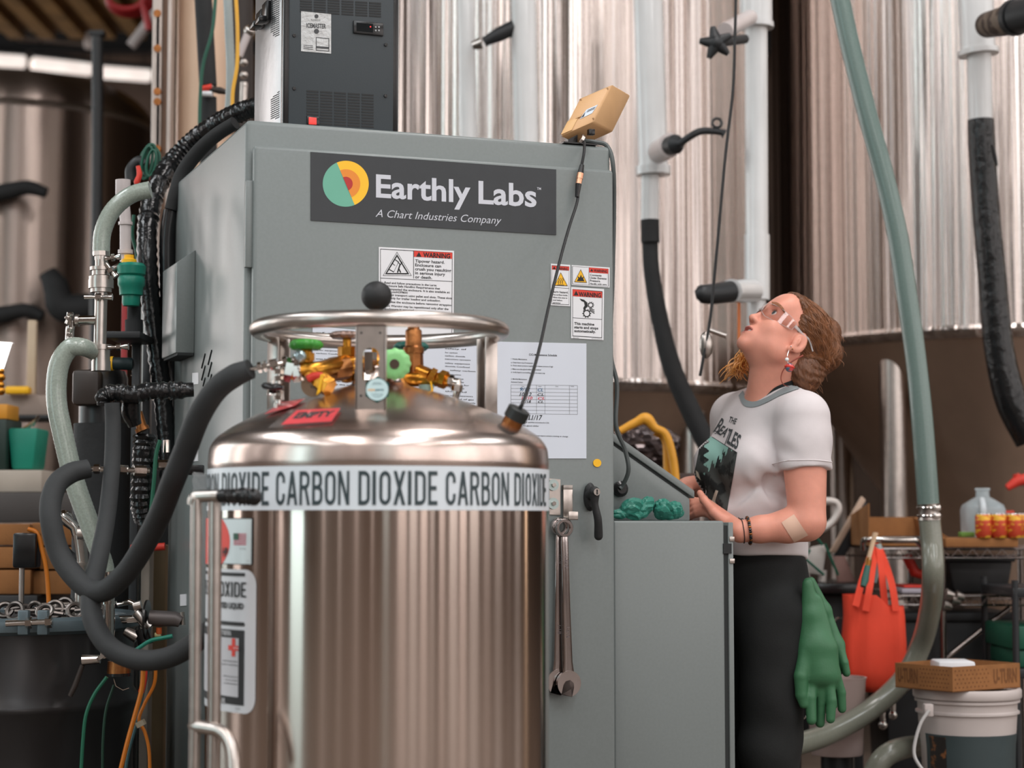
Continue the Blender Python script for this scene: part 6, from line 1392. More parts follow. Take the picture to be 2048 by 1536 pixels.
for s in (-1, 1): g.ell(HM, (s * .0118, .098, -.029), (.0075, .0095, .0075), .006); g.ell(HM, (s * .0066, .1035, -.0375), (.0036, .0055, .0045), .003, True)
g.ell(HM, (0, .086, -.06), (.026, .016, .02), .012)
g.chain([H(-.026, .077, -.0565), H(-.008, .098, -.0525), H(0, .0992, -.054), H(.008, .098, -.0525), H(.026, .077, -.0565)], [.003, .0052, .005, .0052, .003], .004)
g.chain([H(-.024, .078, -.060), H(-.01, .094, -.0685), H(.01, .094, -.0685), H(.024, .078, -.060)], [.003, .0058, .0058, .003], .004)
g.ell(HM, (0, .100, -.0606), (.0225, .026, .0056), .002, True)
for s in (-1, 1): g.ell(HM, (s * .031, .0905, .0135), (.0145, .013, .0076), .002, True)
er = Mx.Rotation(math.radians(-14), 3, 'X')
for s in (-1, 1):
    g.ell(HM, (s * .074, -.008, -.009), (.0085, .019, .031), .006, rot=Mx.Rotation(s * .28, 3, 'Z') @ er); g.ell(HM, (s * .072, .001, -.038), (.006, .008, .009), .006)
    g.ell(HM, (s * .0835, -.004, -.006), (.0065, .0115, .021), .004, True, rot=er); g.ell(HM, (s * .081, -.003, -.011), (.004, .004, .012), .003, rot=er)
# arms
g.chain([SL, SL.lerp(EL, .35), EL + V((.004, .0, .01))], [.058, .057, .046], .008, .03); g.chain([EL, EL.lerp(WL, .28), EL.lerp(WL, .7), WL], [.043, .0415, .033, .027], .012, .02)
g.chain([SR, SR.lerp(ER, .4), ER], [.056, .054, .044], .008, .03); g.chain([ER, ER.lerp(WR, .4), WR], [.042, .037, .027], .015, .02)
# hands: palm, four fingers and a thumb each
def hand(w, palm, tips, thumb, pr):
    """wrist w, knuckle line palm[0..3], finger joint chains, thumb chain"""
    for kn in palm: g.cap(w, kn, pr[0] * .72, pr[1], .014)
    for kn, ch in zip(palm, tips): g.chain([kn] + ch, [.0105, .0095, .0085, .0075], .004, .008)
    g.chain(thumb, [.0135, .0125, .0105, .0085], .006, .012)
kl = [P(1409 + 3 * i, 1004 + 6.5 * i, 4.935 - .014 * i) for i in range(4)]
hand(WL, kl, [[k + V((-.028, .024, .004 - .003 * i)), k + V((-.045, .048, -.004 - .003 * i)), k + V((-.05, .066, -.014 - .002 * i))] for i, k in enumerate(kl)],
     [P(1446, 1040, 4.83), P(1428, 1024, 4.84), P(1408, 1000, 4.875), P(1400, 986, 4.90)], (.026, .0125))
kr = [P(1366 + 2 * i, 974 - 3 * i, 5.10 + .018 * i) for i in range(4)]
hand(WR, kr, [[k + V((-.03, .004, -.004)), k + V((-.05, .006, -.016)), k + V((-.062, .008, -.026))] for k in kr], [WR + V((-.01, -.01, 0)), P(1376, 984, 5.10), P(1366, 990, 5.07), P(1356, 996, 5.06)], (.025, .012))
M_skin = mat('skin', (222, 153, 132), .45, var=.06, ns=26, bump=.04, bs=300, sss=.12, spec=.4)
body, bvS = g.build('body', M_skin, per, 2)
# lips coloured by a second material on the mouth faces
M_lip = mat('lips', (200, 122, 112), .4, var=.06, ns=60); body.data.materials.append(M_lip)
M_mouth = mat('mouth_inside', (92, 42, 40), .5); body.data.materials.append(M_mouth)
cen = np.empty(len(body.data.polygons) * 3); body.data.polygons.foreach_get('center', cen); cen = cen.reshape(-1, 3)
Lc = np.array((HM.inverted() @ ROOTW[per.name])); lc_ = cen @ Lc[:3, :3].T + Lc[:3, 3]
ax_ = np.abs(lc_[:, 0]) / .0265
lip = (lc_[:, 1] > .072) & (ax_ < 1) & (lc_[:, 2] > -.0605 - .0125 * (1 - ax_ ** 2)) & (lc_[:, 2] < -.0585 + .0095 * (1 - ax_ ** 1.6))
ins = (ax_ < .8) & (np.abs(lc_[:, 2] + .0605) < .0042 * (1 - ax_ ** 2) + .0006) & (lc_[:, 1] > .075) & (lc_[:, 1] < .0965)
mi = np.zeros(len(cen), np.int32); mi[lip] = 1; mi[ins & lip] = 2; body.data.polygons.foreach_set('material_index', mi)
b = B(HM); tx = np.linspace(-.02, .02, 15); tv = []
for x in tx: y = .0945 - 24 * x * x; tv += [(x, y, -.0550), (x, y + .0006, -.0608), (x, y - .003, -.0608), (x, y - .003, -.0550)]
b.add(tv, [(4 * i + k, 4 * i + 4 + k, 4 * i + 4 + (k + 1) % 4, 4 * i + (k + 1) % 4) for i in range(14) for k in range(4)]).build('teeth', mat('teeth', (236, 228, 214), .25), body)
for s in (-1, 1):
    e = B(HM).ball((s * .031, .0738, .0135), .0126, 24).build('eyeball', mat('eye_white', (228, 222, 218), .2, var=.02), body)
    gd = V((.14, .95, .04)).normalized(); c = V((s * .031, .0738, .0135))
    B(HM).tube([c + gd * .0112, c + gd * .0125], [.0062, .0056], 20).build('iris', mat('iris', (92, 108, 112), .15, var=.3, ns=200), e); B(HM).tube([c + gd * .0122, c + gd * .0129], [.0028, .0024], 14).build('pupil', M_ink, e)
    b = B(HM)
    for k in range(10): x = s * .031 + (k - 4.5) * .0028; b.tube([V((x, .0842 - .02 * abs(x - s * .031), .0195 - abs(k - 4.5) * .0004)), V((x + (k - 4.5) * .0004, .0895, .022))], [.0005, .0002], 4)
    b.build('eyelashes', mat('lash', (70, 48, 36), .6), body, kind='stuff')
# clear safety glasses
M_lens = clear_mat('clear_lens', 1.6); M_rim = mat('lens_edge', (216, 214, 214), .15, alpha=.45)
sp = thing('safety_glasses', 'clear wrap-around safety glasses worn by the woman', 'glasses', mx=HM)
def gp(a, z): return V((.0735 * math.sin(a), .006 + .1005 * math.cos(a) - .0, .012 + z))
for s in (-1, 1):
    vs = []; n = 18; top = []; bot = []
    for i in range(n + 1):
        a = s * math.radians(5 + 71 * i / n); t = i / n
        zt_ = .019 - .007 * t ** 3; zb_2 = -.006 - .0175 * min(1, t * 3.4) ** .8 + .016 * max(0, t - .55) ** 1.3 / .45
        top.append(gp(a, zt_)); bot.append(gp(a, zb_2))
    for p, q in zip(top, bot): vs += [p, p.lerp(q, .33), p.lerp(q, .66), q]
    b = B(HM).add(vs, [(4 * i + k, 4 * i + 4 + k, 4 * i + 5 + k, 4 * i + 1 + k) for i in range(n) for k in range(3)]); ln = b.build('lens', M_lens, sp)
    B(HM).tube(top + bot[::-1], .0007, 6, closed=True).build('lens_edge', M_rim, ln)
    B(HM).tube([top[-1].lerp(bot[-1], .4), V((s * .0765, .0, .014)), V((s * .0775, -.02, .016)), V((s * .074, -.05, .004))], [.003, .0017, .0016, .0014], 8, smooth=5, flat=1.6).build('temple_arm', M_rim, sp)
B(HM).tube([gp(math.radians(a), -.002) for a in (-6, -3, 0, 3, 6)], .0035, 8).build('nose_bridge', M_rim, sp)
# hair
M_hair = mat('hair', (104, 66, 42), .42, var=.35, ns=60, sv=(1, 1, .3), bump=.6, bs=120, nd=5)
M_hairD = mat('hair_strand_light', (122, 78, 48), .4, var=.3, ns=40)
g = Grid((HC.x - .10, HC.y - .16, HC.z - .17), (HC.x + .19, HC.y + .17, HC.z + .15), .0026)
g.ell(HM, (0, -.018, .045), (.081, .099, .087), .01); g.ell(HM, (0, .05, .062), (.064, .048, .052), .02); g.ell(HM, (0, -.07, .098), (.046, .042, .046), .012); g.ell(HM, (.02, -.098, .05), (.045, .05, .05), .02); g.ell(HM, (0, -.1, .0), (.055, .045, .055), .015); g.ell(HM, (.02, -.1, -.045), (.05, .04, .04), .03); g.ell(HM, (.045, -.075, -.035), (.03, .035, .045), .02)
# cut the face side: hairline runs from the crown over the temple to behind the ear
def hcut(p1, n1, yl, k):
    sl, (X, Y, Z) = g.block(g.lo, g.lo + g.n * g.h); n1 = V(n1).normalized(); pp = H(0, yl, 0)
    a = (X - p1.x) * n1.x + (Y - p1.y) * n1.y + (Z - p1.z) * n1.z; b_ = (X - pp.x) * fh.x + (Y - pp.y) * fh.y + (Z - pp.z) * fh.z
    g.comb(sl, np.maximum(-a, -b_).astype(np.float32), k, True)
hcut(H(0, .080, .0985), fh * .65 - uh * .76, .034, .01)
for s in (-1, 1): g.ell(HM, (s * .07, .066, -.005), (.05, .05, .055), .012, True); g.ell(HM, (s * .08, -.004, -.012), (.022, .022, .036), .008, True)
Hi = np.array(HM.inverted())
def hw(x, y, z):
    L = [Hi[i, 0] * x + Hi[i, 1] * y + Hi[i, 2] * z + Hi[i, 3] for i in range(3)]
    an = np.arctan2(L[2] - .03, np.abs(L[0]) + .02); return .0011 * np.sin(an * 30 + 38 * L[1] + 2.5 * np.sin(L[1] * 45 + 3 * an)) + .0008 * np.sin(an * 83 - 30 * L[1] + 2 * np.sin(80 * L[2]))
g.warp(hw)
hair, bvH = g.build('hair', M_hair, per, 1)
sb = B(); rnd = random.Random(9); bun = H(.01, -.105, .02)
for i in range(760):
    a = rnd.uniform(-1.0, 1.45); sgn = 1 if rnd.random() < .8 else -1
    p = H(sgn * .08 * math.cos(a) * rnd.uniform(.7, 1), rnd.uniform(-.05, .055), .045 + .085 * math.sin(a)); pts = []
    L_ = rnd.randint(8, 20); sw = rnd.uniform(-.5, .5); off = rnd.uniform(.0002, .0018)
    for k in range(L_):
        loc, nn, _, _ = bvH.find_nearest(p)
        if loc is None: break
        pts.append(loc + nn * off); d = (bun - loc); d = d - nn * d.dot(nn)
        if d.length < .012: break
        d.normalize(); d = d + nn.cross(d) * sw * math.sin(k * .5 + i); p = loc + d * .0075
    if len(pts) > 4: sb.tube(pts, [.0008] * (len(pts) - 1) + [.0003], 4)
for i in range(46):                                              # flyaways at nape and crown
    p = H(rnd.uniform(-.03, .06), -.1 + rnd.uniform(-.04, .03), rnd.uniform(-.07, .12)); loc, nn, _, _ = bvH.find_nearest(p); d = (nn + V((rnd.uniform(-.8, .8), rnd.uniform(-.8, .8), rnd.uniform(-1.2, .2)))).normalized()
    q = [loc, loc + d * .006, loc + d * .011 + V((rnd.uniform(-.004, .004), 0, -.004)), loc + d * .014 + V((0, 0, -.011))]; sb.tube(q, [.0008, .0008, .0007, .0003], 4, smooth=3)
sb.build('hair_strands', M_hairD, hair, kind='stuff')
cb = B(); M_backlit = mat('backlit_curl', (214, 150, 78), .4, var=.25, ns=40)
for i in range(70):                                             # loose curls on the far side of the neck; golden colour paints backlight
    x0, y0 = 1490 + rnd.uniform(-16, 8), 700 + rnd.uniform(-2, 26); Yc_ = 5.01 + rnd.uniform(-.03, .03); ph = rnd.uniform(0, 6); am = rnd.uniform(5, 15); sp_ = rnd.uniform(-34, 6); ln_ = rnd.uniform(18, 48); q = []
    for k in range(9): t = k / 8; q.append(P(x0 + sp_ * t + am * math.sin(ph + 5.5 * t) * t, y0 + ln_ * t + am * .5 * math.cos(ph + 6 * t) * t, Yc_ + .012 * math.sin(ph + 4 * t)))
    cb.tube(q, [.0014] * 7 + [.001, .0004], 5, smooth=2)
cb.build('loose_curls', M_backlit, hair, kind='stuff', label='loose curls under the chin, backlight painted golden')
B().tube([P(1606, 711, 4.85), P(1585, 722, 4.84), P(1568, 738, 4.84), P(1562, 755, 4.84), P(1566, 768, 4.84), P(1578, 774, 4.85)], [.0024, .0022, .0015, .0014, .0012, .0006], 8, smooth=5).build('hair_strand', mat('auburn_strand', (138, 62, 46), .4), hair)
lobe = H(.077, .002, -.046)
ea = thing('earring', 'dangling earring with a red and blue glass ball on the near ear of the woman', 'earring', mx=Mx.Translation(lobe)); lp_ = P(1575, 709, lobe.y - .003); q1, q2 = P(1574, 719, lobe.y - .005), P(1579, 735, lobe.y - .006)
B().tube([lobe, lp_, q1, q2], .0008, 6).build('hook', M_chrome, ea); B().ball(q1, .0052, 14).build('white_bead', mat('pearl', (226, 232, 232), .15), ea)
B().ball(q2, .0118, 20).build('glass_ball', mat('glass_blue', (70, 110, 128), .08, coat=1, col2=(200, 60, 60), thr=.5, ns=40), ea); B().torus(q2 + V((0, 0, .001)), .0112, .0022, (.2, .1, 1), 24, 8).build('red_band', M_red, ea)
for k, m in ((0, M_chrome), (1, M_bronze)): B().ball(H(.0805, .006 - .008 * k, -.036 - .002 * k), .0022, 10).build('ear_stud', m, ea)
# shirt
M_shirt = mat('tshirt_white', (214, 207, 208), .85, var=.02, ns=40, bump=.05, bs=500)
g = Grid((P(1360, 0, 5).x, 4.66, .88), (P(1680, 0, 5).x, 5.28, 1.38), .0032)
g.ell(bodym(CH_), (0, .0, .0), (.152, .118, .17), .02)
for s in (-1, 1): g.ell(bodym(CH_), (s * .068, .088, -.012), (.07, .06, .068), .03)
g.ell(bodym(CH_), (0, .05, -.03), (.11, .08, .08), .03)
g.ell(bodym(WA), (0, .005, .05), (.145, .125, .12), .04); g.ell(bodym(WA), (0, .0, -.03), (.146, .125, .10), .04)
g.cap(SL + V((0, 0, .004)), SR + V((0, 0, .004)), .055, .055, .05); g.ell(bodym(NB), (0, -.005, -.045), (.14, .08, .05), .04)
g.cap(NB + lb_ * .055 + V((0, 0, -.012)), SL + V((0, 0, .012)), .05, .05, .04); g.cap(NB - lb_ * .055 + V((0, 0, -.012)), SR + V((0, 0, .012)), .05, .05, .04)
hv = (EL - SL).normalized(); SE = SL + hv * .165
g.chain([SL, SL + hv * .05, SL + hv * .118], [.064, .067, .068], .02); hr = (ER - SR).normalized(); g.chain([SR, SR + hr * .12], [.064, .066], .02)
# sleeve hem and bottom hem cuts
def cutball(p, n, R, k):                                          # remove what lies beyond a plane, only near p
    q = g.block([x - R for x in p], [x + R for x in p]); sl, (X, Y, Z) = q; n = V(n).normalized(); d = (X - p.x) * n.x + (Y - p.y) * n.y + (Z - p.z) * n.z
    rr_ = np.sqrt((X - p.x - n.x * .05) ** 2 + (Y - p.y - n.y * .05) ** 2 + (Z - p.z - n.z * .05) ** 2) - .105
    dd = np.maximum(-d, rr_); g.comb(sl, dd.astype(np.float32), k, True)
cutball(P(1606, 943, SL.y - .002), hv + V((.04, 0, 0)), .16, .003); cutball(SR + hr * .17, hr, .16, .003)
g.ell(bodym(CH_), (0, .0, .0), (.15, .118, .17), .012); g.ell(bodym(WA), (0, .005, .05), (.15, .125, .12), .012)
hem = P(1530, 1113, 5.0); g.plane(hem, V((.0, 0, -1)) + fb * .08, .006)
g.ell(bodym(NB + V((.004, 0, 0))), (0, .008, .03), (.078, .072, .052), .006, True)
def folds(x, y, z):
    dx = (x - CH_.x) * lb_.x + (y - CH_.y) * lb_.y; dy = (x - CH_.x) * fb.x + (y - CH_.y) * fb.y; zz = z - CH_.z
    lo = np.clip((-zz - .01) / .1, 0, 1)
    a = .0042 * lo * np.sin(42 * zz + 22 * dy + 9 * dx) * np.clip(1 - np.abs(zz + .13) / .16, 0, 1); b2 = .003 * np.sin(70 * zz - 50 * dy + 3 * np.sin(40 * dx)) * np.exp(-((zz + .08) / .07) ** 2)
    c = .0035 * np.sin(95 * (z - SL.z) + 60 * (x - SL.x)) * np.exp(-(((x - SL.x + .045) / .035) ** 2 + ((z - SL.z + .09) / .05) ** 2 + ((y - SL.y) / .08) ** 2))
    e = .0022 * np.sin(38 * dx + 14 * zz) * np.clip((-zz - .1) / .1, 0, 1)
    return 1.7 * (a + b2) + c + 1.5 * e
g.warp(folds)
shirt, bvT = g.build('tshirt', M_shirt, per, 2)
tree = lambda px, py: bvT.ray_cast(CAM, ray(px, py).normalized())
def drape(name, polys, m, off, bv=bvT, par=None, n=1):
    """pixel polygons laid on cloth or skin along the line of sight"""
    r = None
    for vs, fs in polys:
        b = B(); out = []; ok = []
        for px, py in vs:
            loc, nn, _, dist = bv.ray_cast(CAM, ray(px, py).normalized())
            ok.append(loc is not None and nn is not None and abs(nn.dot(ray(px, py).normalized())) > .02); out.append((loc + (nn if nn.dot(ray(px, py)) < 0 else -nn) * off) if loc else V((0, 0, 0)))
        fs = [f for f in fs if all(ok[i] for i in f)]
        if name in ('collar', 'shirt_picture') and fs:              # keep one connected piece
            par_ = list(range(len(out)))
            def fd(i):
                while par_[i] != i: par_[i] = par_[par_[i]]; i = par_[i]
                return i
            for f in fs:
                for i in f[1:]: par_[fd(i)] = fd(f[0])
            cnt_ = {}
            for f in fs: cnt_[fd(f[0])] = cnt_.get(fd(f[0]), 0) + 1
            bst = max(cnt_, key=cnt_.get); fs = [f for f in fs if fd(f[0]) == bst]
        us = sorted({i for f in fs for i in f}); mp_ = {u: i for i, u in enumerate(us)}; out = [out[u] for u in us]; fs = [tuple(mp_[i] for i in f) for f in fs]
        if fs: r = b.add(out, fs).build(name, m, par, fix=False)
    return r
def gridpoly(tl, tr, br, bl, n=16, k=16):
    vs = []
    for j in range(k + 1):
        for i in range(n + 1):
            u, v = i / n, j / k; vs.append(tuple(tl[c] * (1 - u) * (1 - v) + tr[c] * u * (1 - v) + br[c] * u * v + bl[c] * (1 - u) * v for c in (0, 1)))
    return vs, [(j * (n + 1) + i, j * (n + 1) + i + 1, (j + 1) * (n + 1) + i + 1, (j + 1) * (n + 1) + i) for j in range(k) for i in range(n)]
def textpoly(t, bl, br, tl, bold=.02, curve=0):
    vs, fs, _ = glyphs(t, bold); return [(bl[0] + (br[0] - bl[0]) * x + (tl[0] - bl[0]) * z, bl[1] + (br[1] - bl[1]) * x + (tl[1] - bl[1]) * z) for x, z in vs], fs
M_pr = mat('shirt_print_grey', (66, 70, 72), .8, var=.1)
drape('shirt_lettering', [textpoly('THE', (1456.5, 844), (1471, 849), (1461, 833), .02), textpoly('B', (1427, 864), (1434, 869), (1444, 836), .01), textpoly('EA', (1435, 867), (1449, 875), (1447, 851), .02), textpoly('T', (1447, 888), (1453, 891), (1459, 857), .01), textpoly('LES', (1454, 885), (1474, 899), (1464, 858), .03)], M_pr, .0012, par=shirt)
drape('shirt_picture', [gridpoly((1406, 862), (1475, 905), (1452, 1036), (1372, 1030), 30, 34)], mat('print_dark', (70, 74, 72), .85, col2=(30, 34, 34), thr=.5, ns=26), .0009, par=shirt)
drape('picture_sky', [(lambda q: (q[0], [f for f in q[1] if (lambda x, y: y < 946 - (x - 1408) * .92 + 7 * math.sin(x * .55) + 4 * math.sin(x * 1.3 + y * .4) and x > 1414 + 5 * math.sin(y * .35) + (y - 875) * -.02)(*[sum(q[0][i][c] for i in f) / 4 for c in (0, 1)])]))(gridpoly((1410, 866), (1474, 906), (1462, 962), (1398, 950), 90, 76))], mat('print_sky', (140, 182, 172), .85, var=.06), .0013, par=shirt)
drape('picture_light_shapes', [gridpoly((1432, 980), (1437, 982), (1426, 1022), (1419, 1018), 3, 6), gridpoly((1412, 990), (1416, 992), (1412, 1020), (1407, 1018), 3, 6), gridpoly((1392, 940), (1397, 944), (1402, 960), (1394, 952), 3, 3), gridpoly((1424, 1002), (1430, 1000), (1443, 1030), (1437, 1033), 3, 6)], mat('print_pale', (206, 198, 182), .85), .0015, par=shirt)
# collar ring laid on the shirt opening, black strap inside, sleeve hem
def ringon(bv, c, R1, R2, zoff, n, r, name, m, par, a0=0, a1=2 * PI, tilt=.0, lift=.0):
    pts = []
    for i in range(n):
        a = a0 + (a1 - a0) * i / (n if abs(a1 - a0 - 2 * PI) < 1e-6 else n - 1); p = c + lb_ * (R1 * math.sin(a)) + fb * (R2 * math.cos(a)) + V((0, 0, zoff - tilt * math.cos(a)))
        loc, nn, _, _ = bv.find_nearest(p); pts.append(loc + nn * lift if loc else p)
    return B().tube(pts, r, 10, closed=abs(a1 - a0 - 2 * PI) < 1e-6, flat=1).build(name, m, par)
M_col = mat('collar_grey', (140, 148, 150), .85)
def bandpoly(up, lo, k=4, m=6):
    """pixel band between two polylines of equal length"""
    U, _ = spline([V((x, y, 0)) for x, y in up], [0] * len(up), m); L, _ = spline([V((x, y, 0)) for x, y in lo], [0] * len(lo), m); vs = []
    for p, q in zip(U, L): vs += [tuple(p.lerp(q, j / k))[:2] for j in range(k + 1)]
    return vs, [(i * (k + 1) + j, (i + 1) * (k + 1) + j, (i + 1) * (k + 1) + j + 1, i * (k + 1) + j + 1) for i in range(len(U) - 1) for j in range(k)]
drape('collar', [bandpoly([(1486, 782), (1492, 799), (1509, 804), (1535, 795), (1567, 777), (1593, 770), (1610, 768)], [(1478, 792), (1488, 811), (1507, 815), (1531, 807), (1563, 791), (1603, 777), (1616, 775)], 6, 8)], M_col, .0022, bvT, shirt)
drape('undershirt_strap', [bandpoly([(1533, 791), (1548, 776), (1566, 767), (1590, 758), (1604, 756)], [(1533, 799), (1548, 792), (1568, 782), (1592, 775), (1606, 773)], 5, 6)], mat('black_cotton', (30, 34, 34), .85), .0015, bvS, per)
sh = P(1606, 938, SL.y - .002); u1 = hv.orthogonal().normalized(); u2 = hv.cross(u1); pts = []
for i in range(36):
    a = 2 * PI * i / 36; loc, nn, _, _ = bvT.find_nearest(sh - hv * .012 + (u1 * math.cos(a) + u2 * math.sin(a)) * .075); pts.append(loc + nn * .0004)
B().tube(pts, .0016, 6, closed=True).build('sleeve_hem', M_shirt, shirt)
drape('eyebrow', [bandpoly([(1544, 604), (1556, 606), (1566, 615), (1572, 629)], [(1544, 610), (1555, 612), (1563, 619), (1569.5, 630)], 4, 6)], mat('brow', (150, 98, 70), .8, var=.3, ns=200), .0012, bvS, per)
# trousers and shoes
g = Grid((P(1400, 0, 5).x, 4.7, .0), (P(1650, 0, 5).x, 5.3, 1.0), .006)
g.ell(bodym(HI + V((0, 0, .06))), (0, -.005, 0), (.15, .118, .13), .02); g.ell(bodym(HI), (0, -.03, -.03), (.155, .12, .12), .03)
for s in (-1, 1):
    hpj = HI + lb_ * (.085 * s) + V((0, 0, -.06)); kn = hpj + V((.0, .0, -.32)) + fb * .02; an = kn + V((0, 0, -.36)) - fb * .03; g.chain([hpj, kn, V((an.x, an.y, .09))], [.098, .075, .06], .03)
g.plane(P(1530, 1100, 5.0), (0, 0, 1), .006)
g.warp(lambda x, y, z: .004 * np.sin(30 * z + 25 * x) * np.sin(18 * y + 11 * z))
g.build('trousers', mat('black_denim', (24, 26, 26), .85, var=.3, ns=8, bump=.1, bs=300), per, 2)
for s in (-1, 1):
    an = HI + lb_ * (.085 * s) - fb * .01; an.z = 0; b = B(bodym(an)); b.lathe([(0, 0), (.05, 0), (.052, .02), (.048, .06), (.04, .09), (0, .1)], (0, 0, 0), (0, 0, 1), 24); b.v = [(x * .95, (y * 2.6 + .06) if y > 0 else y * 1.3, z * (1 - .35 * max(0, min(1, y * 12)))) for x, y, z in b.v]; b.build('shoe', M_black, per)
# bracelets and elbow patch
wd = (WL - EL).normalized()
for t_, r_, m_, nm in ((.055, .0026, M_wrap, 'bead_bracelet'), (.02, .0012, M_black, 'cord_bracelet')):
    c = WL - wd * t_ * .4 + wd * .004; w1 = wd.orthogonal().normalized(); w2 = wd.cross(w1); pts = []
    c = WL - wd * t_ * .35
    for i in range(36):
        a = 2 * PI * i / 36; loc, nn, _, _ = bvS.find_nearest(c + (w1 * math.cos(a) + w2 * math.sin(a)) * .045); pts.append(loc + nn * r_ * 1.2)
    tt = thing('bracelet', 'dark bead bracelet on the near wrist' if t_ > .03 else 'thin dark cord bracelet next to the bead one on the wrist', 'bracelet', c)
    if t_ > .03:
        for i, p in enumerate(pts): B().ball(p, .0042, 8).build('bead', M_bronze if i % 3 == 0 else M_wrap, tt)
    else: B().tube(pts, r_, 6, closed=True).build('cord', m_, tt)
drape('elbow_patch', [gridpoly((1588, 1029), (1616, 1070), (1588, 1084), (1563, 1045), 10, 10)], mat('plaster_tan', (222, 184, 162), .7, var=.03), .0016, bvS, per)

# ------------------------------------------------------------------ rubber gloves hanging from the back pocket
M_rub = mat('green_rubber', (58, 108, 74), .45, var=.06, ns=20, bump=.05, bs=200)
def rubber_glove(cuff, palm, fingers, thumb, label, Y0):
    Yg = Y0; lo = (P(1570, 0, Yg).x, Yg - .11, P(0, 1500, Yg).z); hi = (P(1720, 0, Yg).x, Yg + .12, P(0, 1140, Yg).z); gg = Grid(lo, hi, .003)
    for (x0, y0, r0, x1, y1, r1) in cuff + palm:
        a, b_ = P(x0, y0, Yg), P(x1, y1, Yg); gg.cap(a, b_, r0 * KP, r1 * KP, .016)
    for ch in fingers + [thumb]: gg.chain([P(x, y, Yg + d) for x, y, r, d in ch], [r * KP for x, y, r, d in ch], .003, .007)
    gg.warp(lambda x, y, z: .0022 * np.sin(60 * x + 18 * z) * np.clip((z - P(0, 1330, Yg).z) / .1, 0, 1))
    t = thing('rubber_glove', label, 'glove', P(1640, 1455, Yg), 'green rubber gloves in the back pocket'); gg.build('glove_body', M_rub, t, 2)
    return t
rubber_glove([(1616, 1165, 8, 1622, 1230, 17), (1622, 1230, 17, 1632, 1290, 28), (1612, 1170, 6, 1612, 1300, 14), (1636, 1200, 8, 1652, 1290, 18)], [(1632, 1290, 28, 1640, 1345, 30), (1622, 1300, 22, 1622, 1352, 20), (1652, 1300, 22, 1660, 1352, 20)],
             [[(1624, 1352, 12.5, 0), (1621, 1395, 11.5, -.015), (1623, 1440, 10, -.02)], [(1641, 1358, 11.5, -.005), (1642, 1405, 10.5, .005), (1640, 1446, 9.5, .01)], [(1657, 1356, 11, -.005), (1663, 1400, 10, -.012), (1661, 1438, 9, -.012)], [(1669, 1345, 11, 0), (1682, 1385, 9.5, .008), (1684, 1418, 8.5, .012)]],
             [(1612, 1310, 15, -.01), (1602, 1352, 14, -.02), (1603, 1390, 12, -.02), (1607, 1408, 9, -.02)], 'nearer green rubber glove hanging by its cuff from the back pocket, fingers down', 4.86)
rubber_glove([(1622, 1163, 8, 1650, 1220, 12), (1650, 1220, 12, 1672, 1290, 16)], [(1672, 1290, 16, 1676, 1330, 16)], [[(1668, 1330, 10, .01), (1668, 1390, 9, .02), (1668, 1410, 8, .02)], [(1660, 1330, 10, .02), (1656, 1390, 9, .03), (1655, 1420, 8, .03)]],
             [(1678, 1288, 9, -.01), (1688, 1325, 9, -.02), (1693, 1346, 8, -.02)], 'green rubber glove behind the nearer one, only its thumb and cuff showing', 4.93)
# ------------------------------------------------------------------ right side: wire shelf, bag, bucket, boxes
Ys = 6.35; ks = kpx(Ys)
sh = thing('wire_shelf', 'chrome wire shelf unit behind the red bag', 'shelf', (P(1880, 1040, Ys).x, Ys, 0))
z1, z2 = P(0, 1098, Ys).z, P(0, 1192, Ys).z; xL, xR = P(1738, 1040, Ys).x, P(2120, 1040, Ys).x; D_ = .5; zF = .12
M_wire = mat('chrome_wire', (150, 140, 136), .2, 1, var=.05)
for x in (P(1882, 1040, Ys).x, xR):
    for y in (Ys, Ys + D_): B().cyl((x, y, 0), (x, y, z1 + .006), .0125, n=14).build('post', M_wire, sh)
for z, xa in ((z1, xL), (z2, P(1800, 1040, Ys).x)):
    for y in (Ys, Ys + D_): B().tube([V((xa, y, z)), V((xR, y, z))], .004, 8).tube([V((xa, y, z - .03)), V((xR, y, z - .03))], .004, 8).build('shelf_rail', M_wire, sh)
    n = 26; zz = [V((xa + (xR - xa) * i / n, Ys - .002, z - (.03 if i % 2 else 0))) for i in range(n + 1)]; B().tube(zz, .0025, 6).build('zigzag_wire', M_wire, sh)
    for i in range(14): y = Ys + D_ * i / 13; B().tube([V((xa, y, z + .004)), V((xR, y, z + .004))], .0022, 6).build('shelf_wire', M_wire, sh)
B().tube([P(2020, 1215, Ys + .05), P(1885, 1322, Ys + .05), P(1800, 1390, Ys + .05)], .009, 10).build('brace', M_wire, sh)
hd = [P(1727, 1100, Ys - .05), P(1727, 1082, Ys - .06), P(1740, 1079, Ys - .08), P(1822, 1080, Ys - .08), P(1835, 1084, Ys - .06), P(1848, 1100, Ys)]
B().tube(hd, .0095, 12, smooth=5).build('push_handle', M_chrome, sh)
b = B()
for i, (x, y) in enumerate([(1900, 1188), (1912, 1200), (1895, 1210), (1920, 1192)]): b = B().tube([P(x - 8, y, Ys - .03), P(x + 8, y + 4, Ys - .03)], [.02, .012], 10).build('hook_clip', M_brushed, sh)
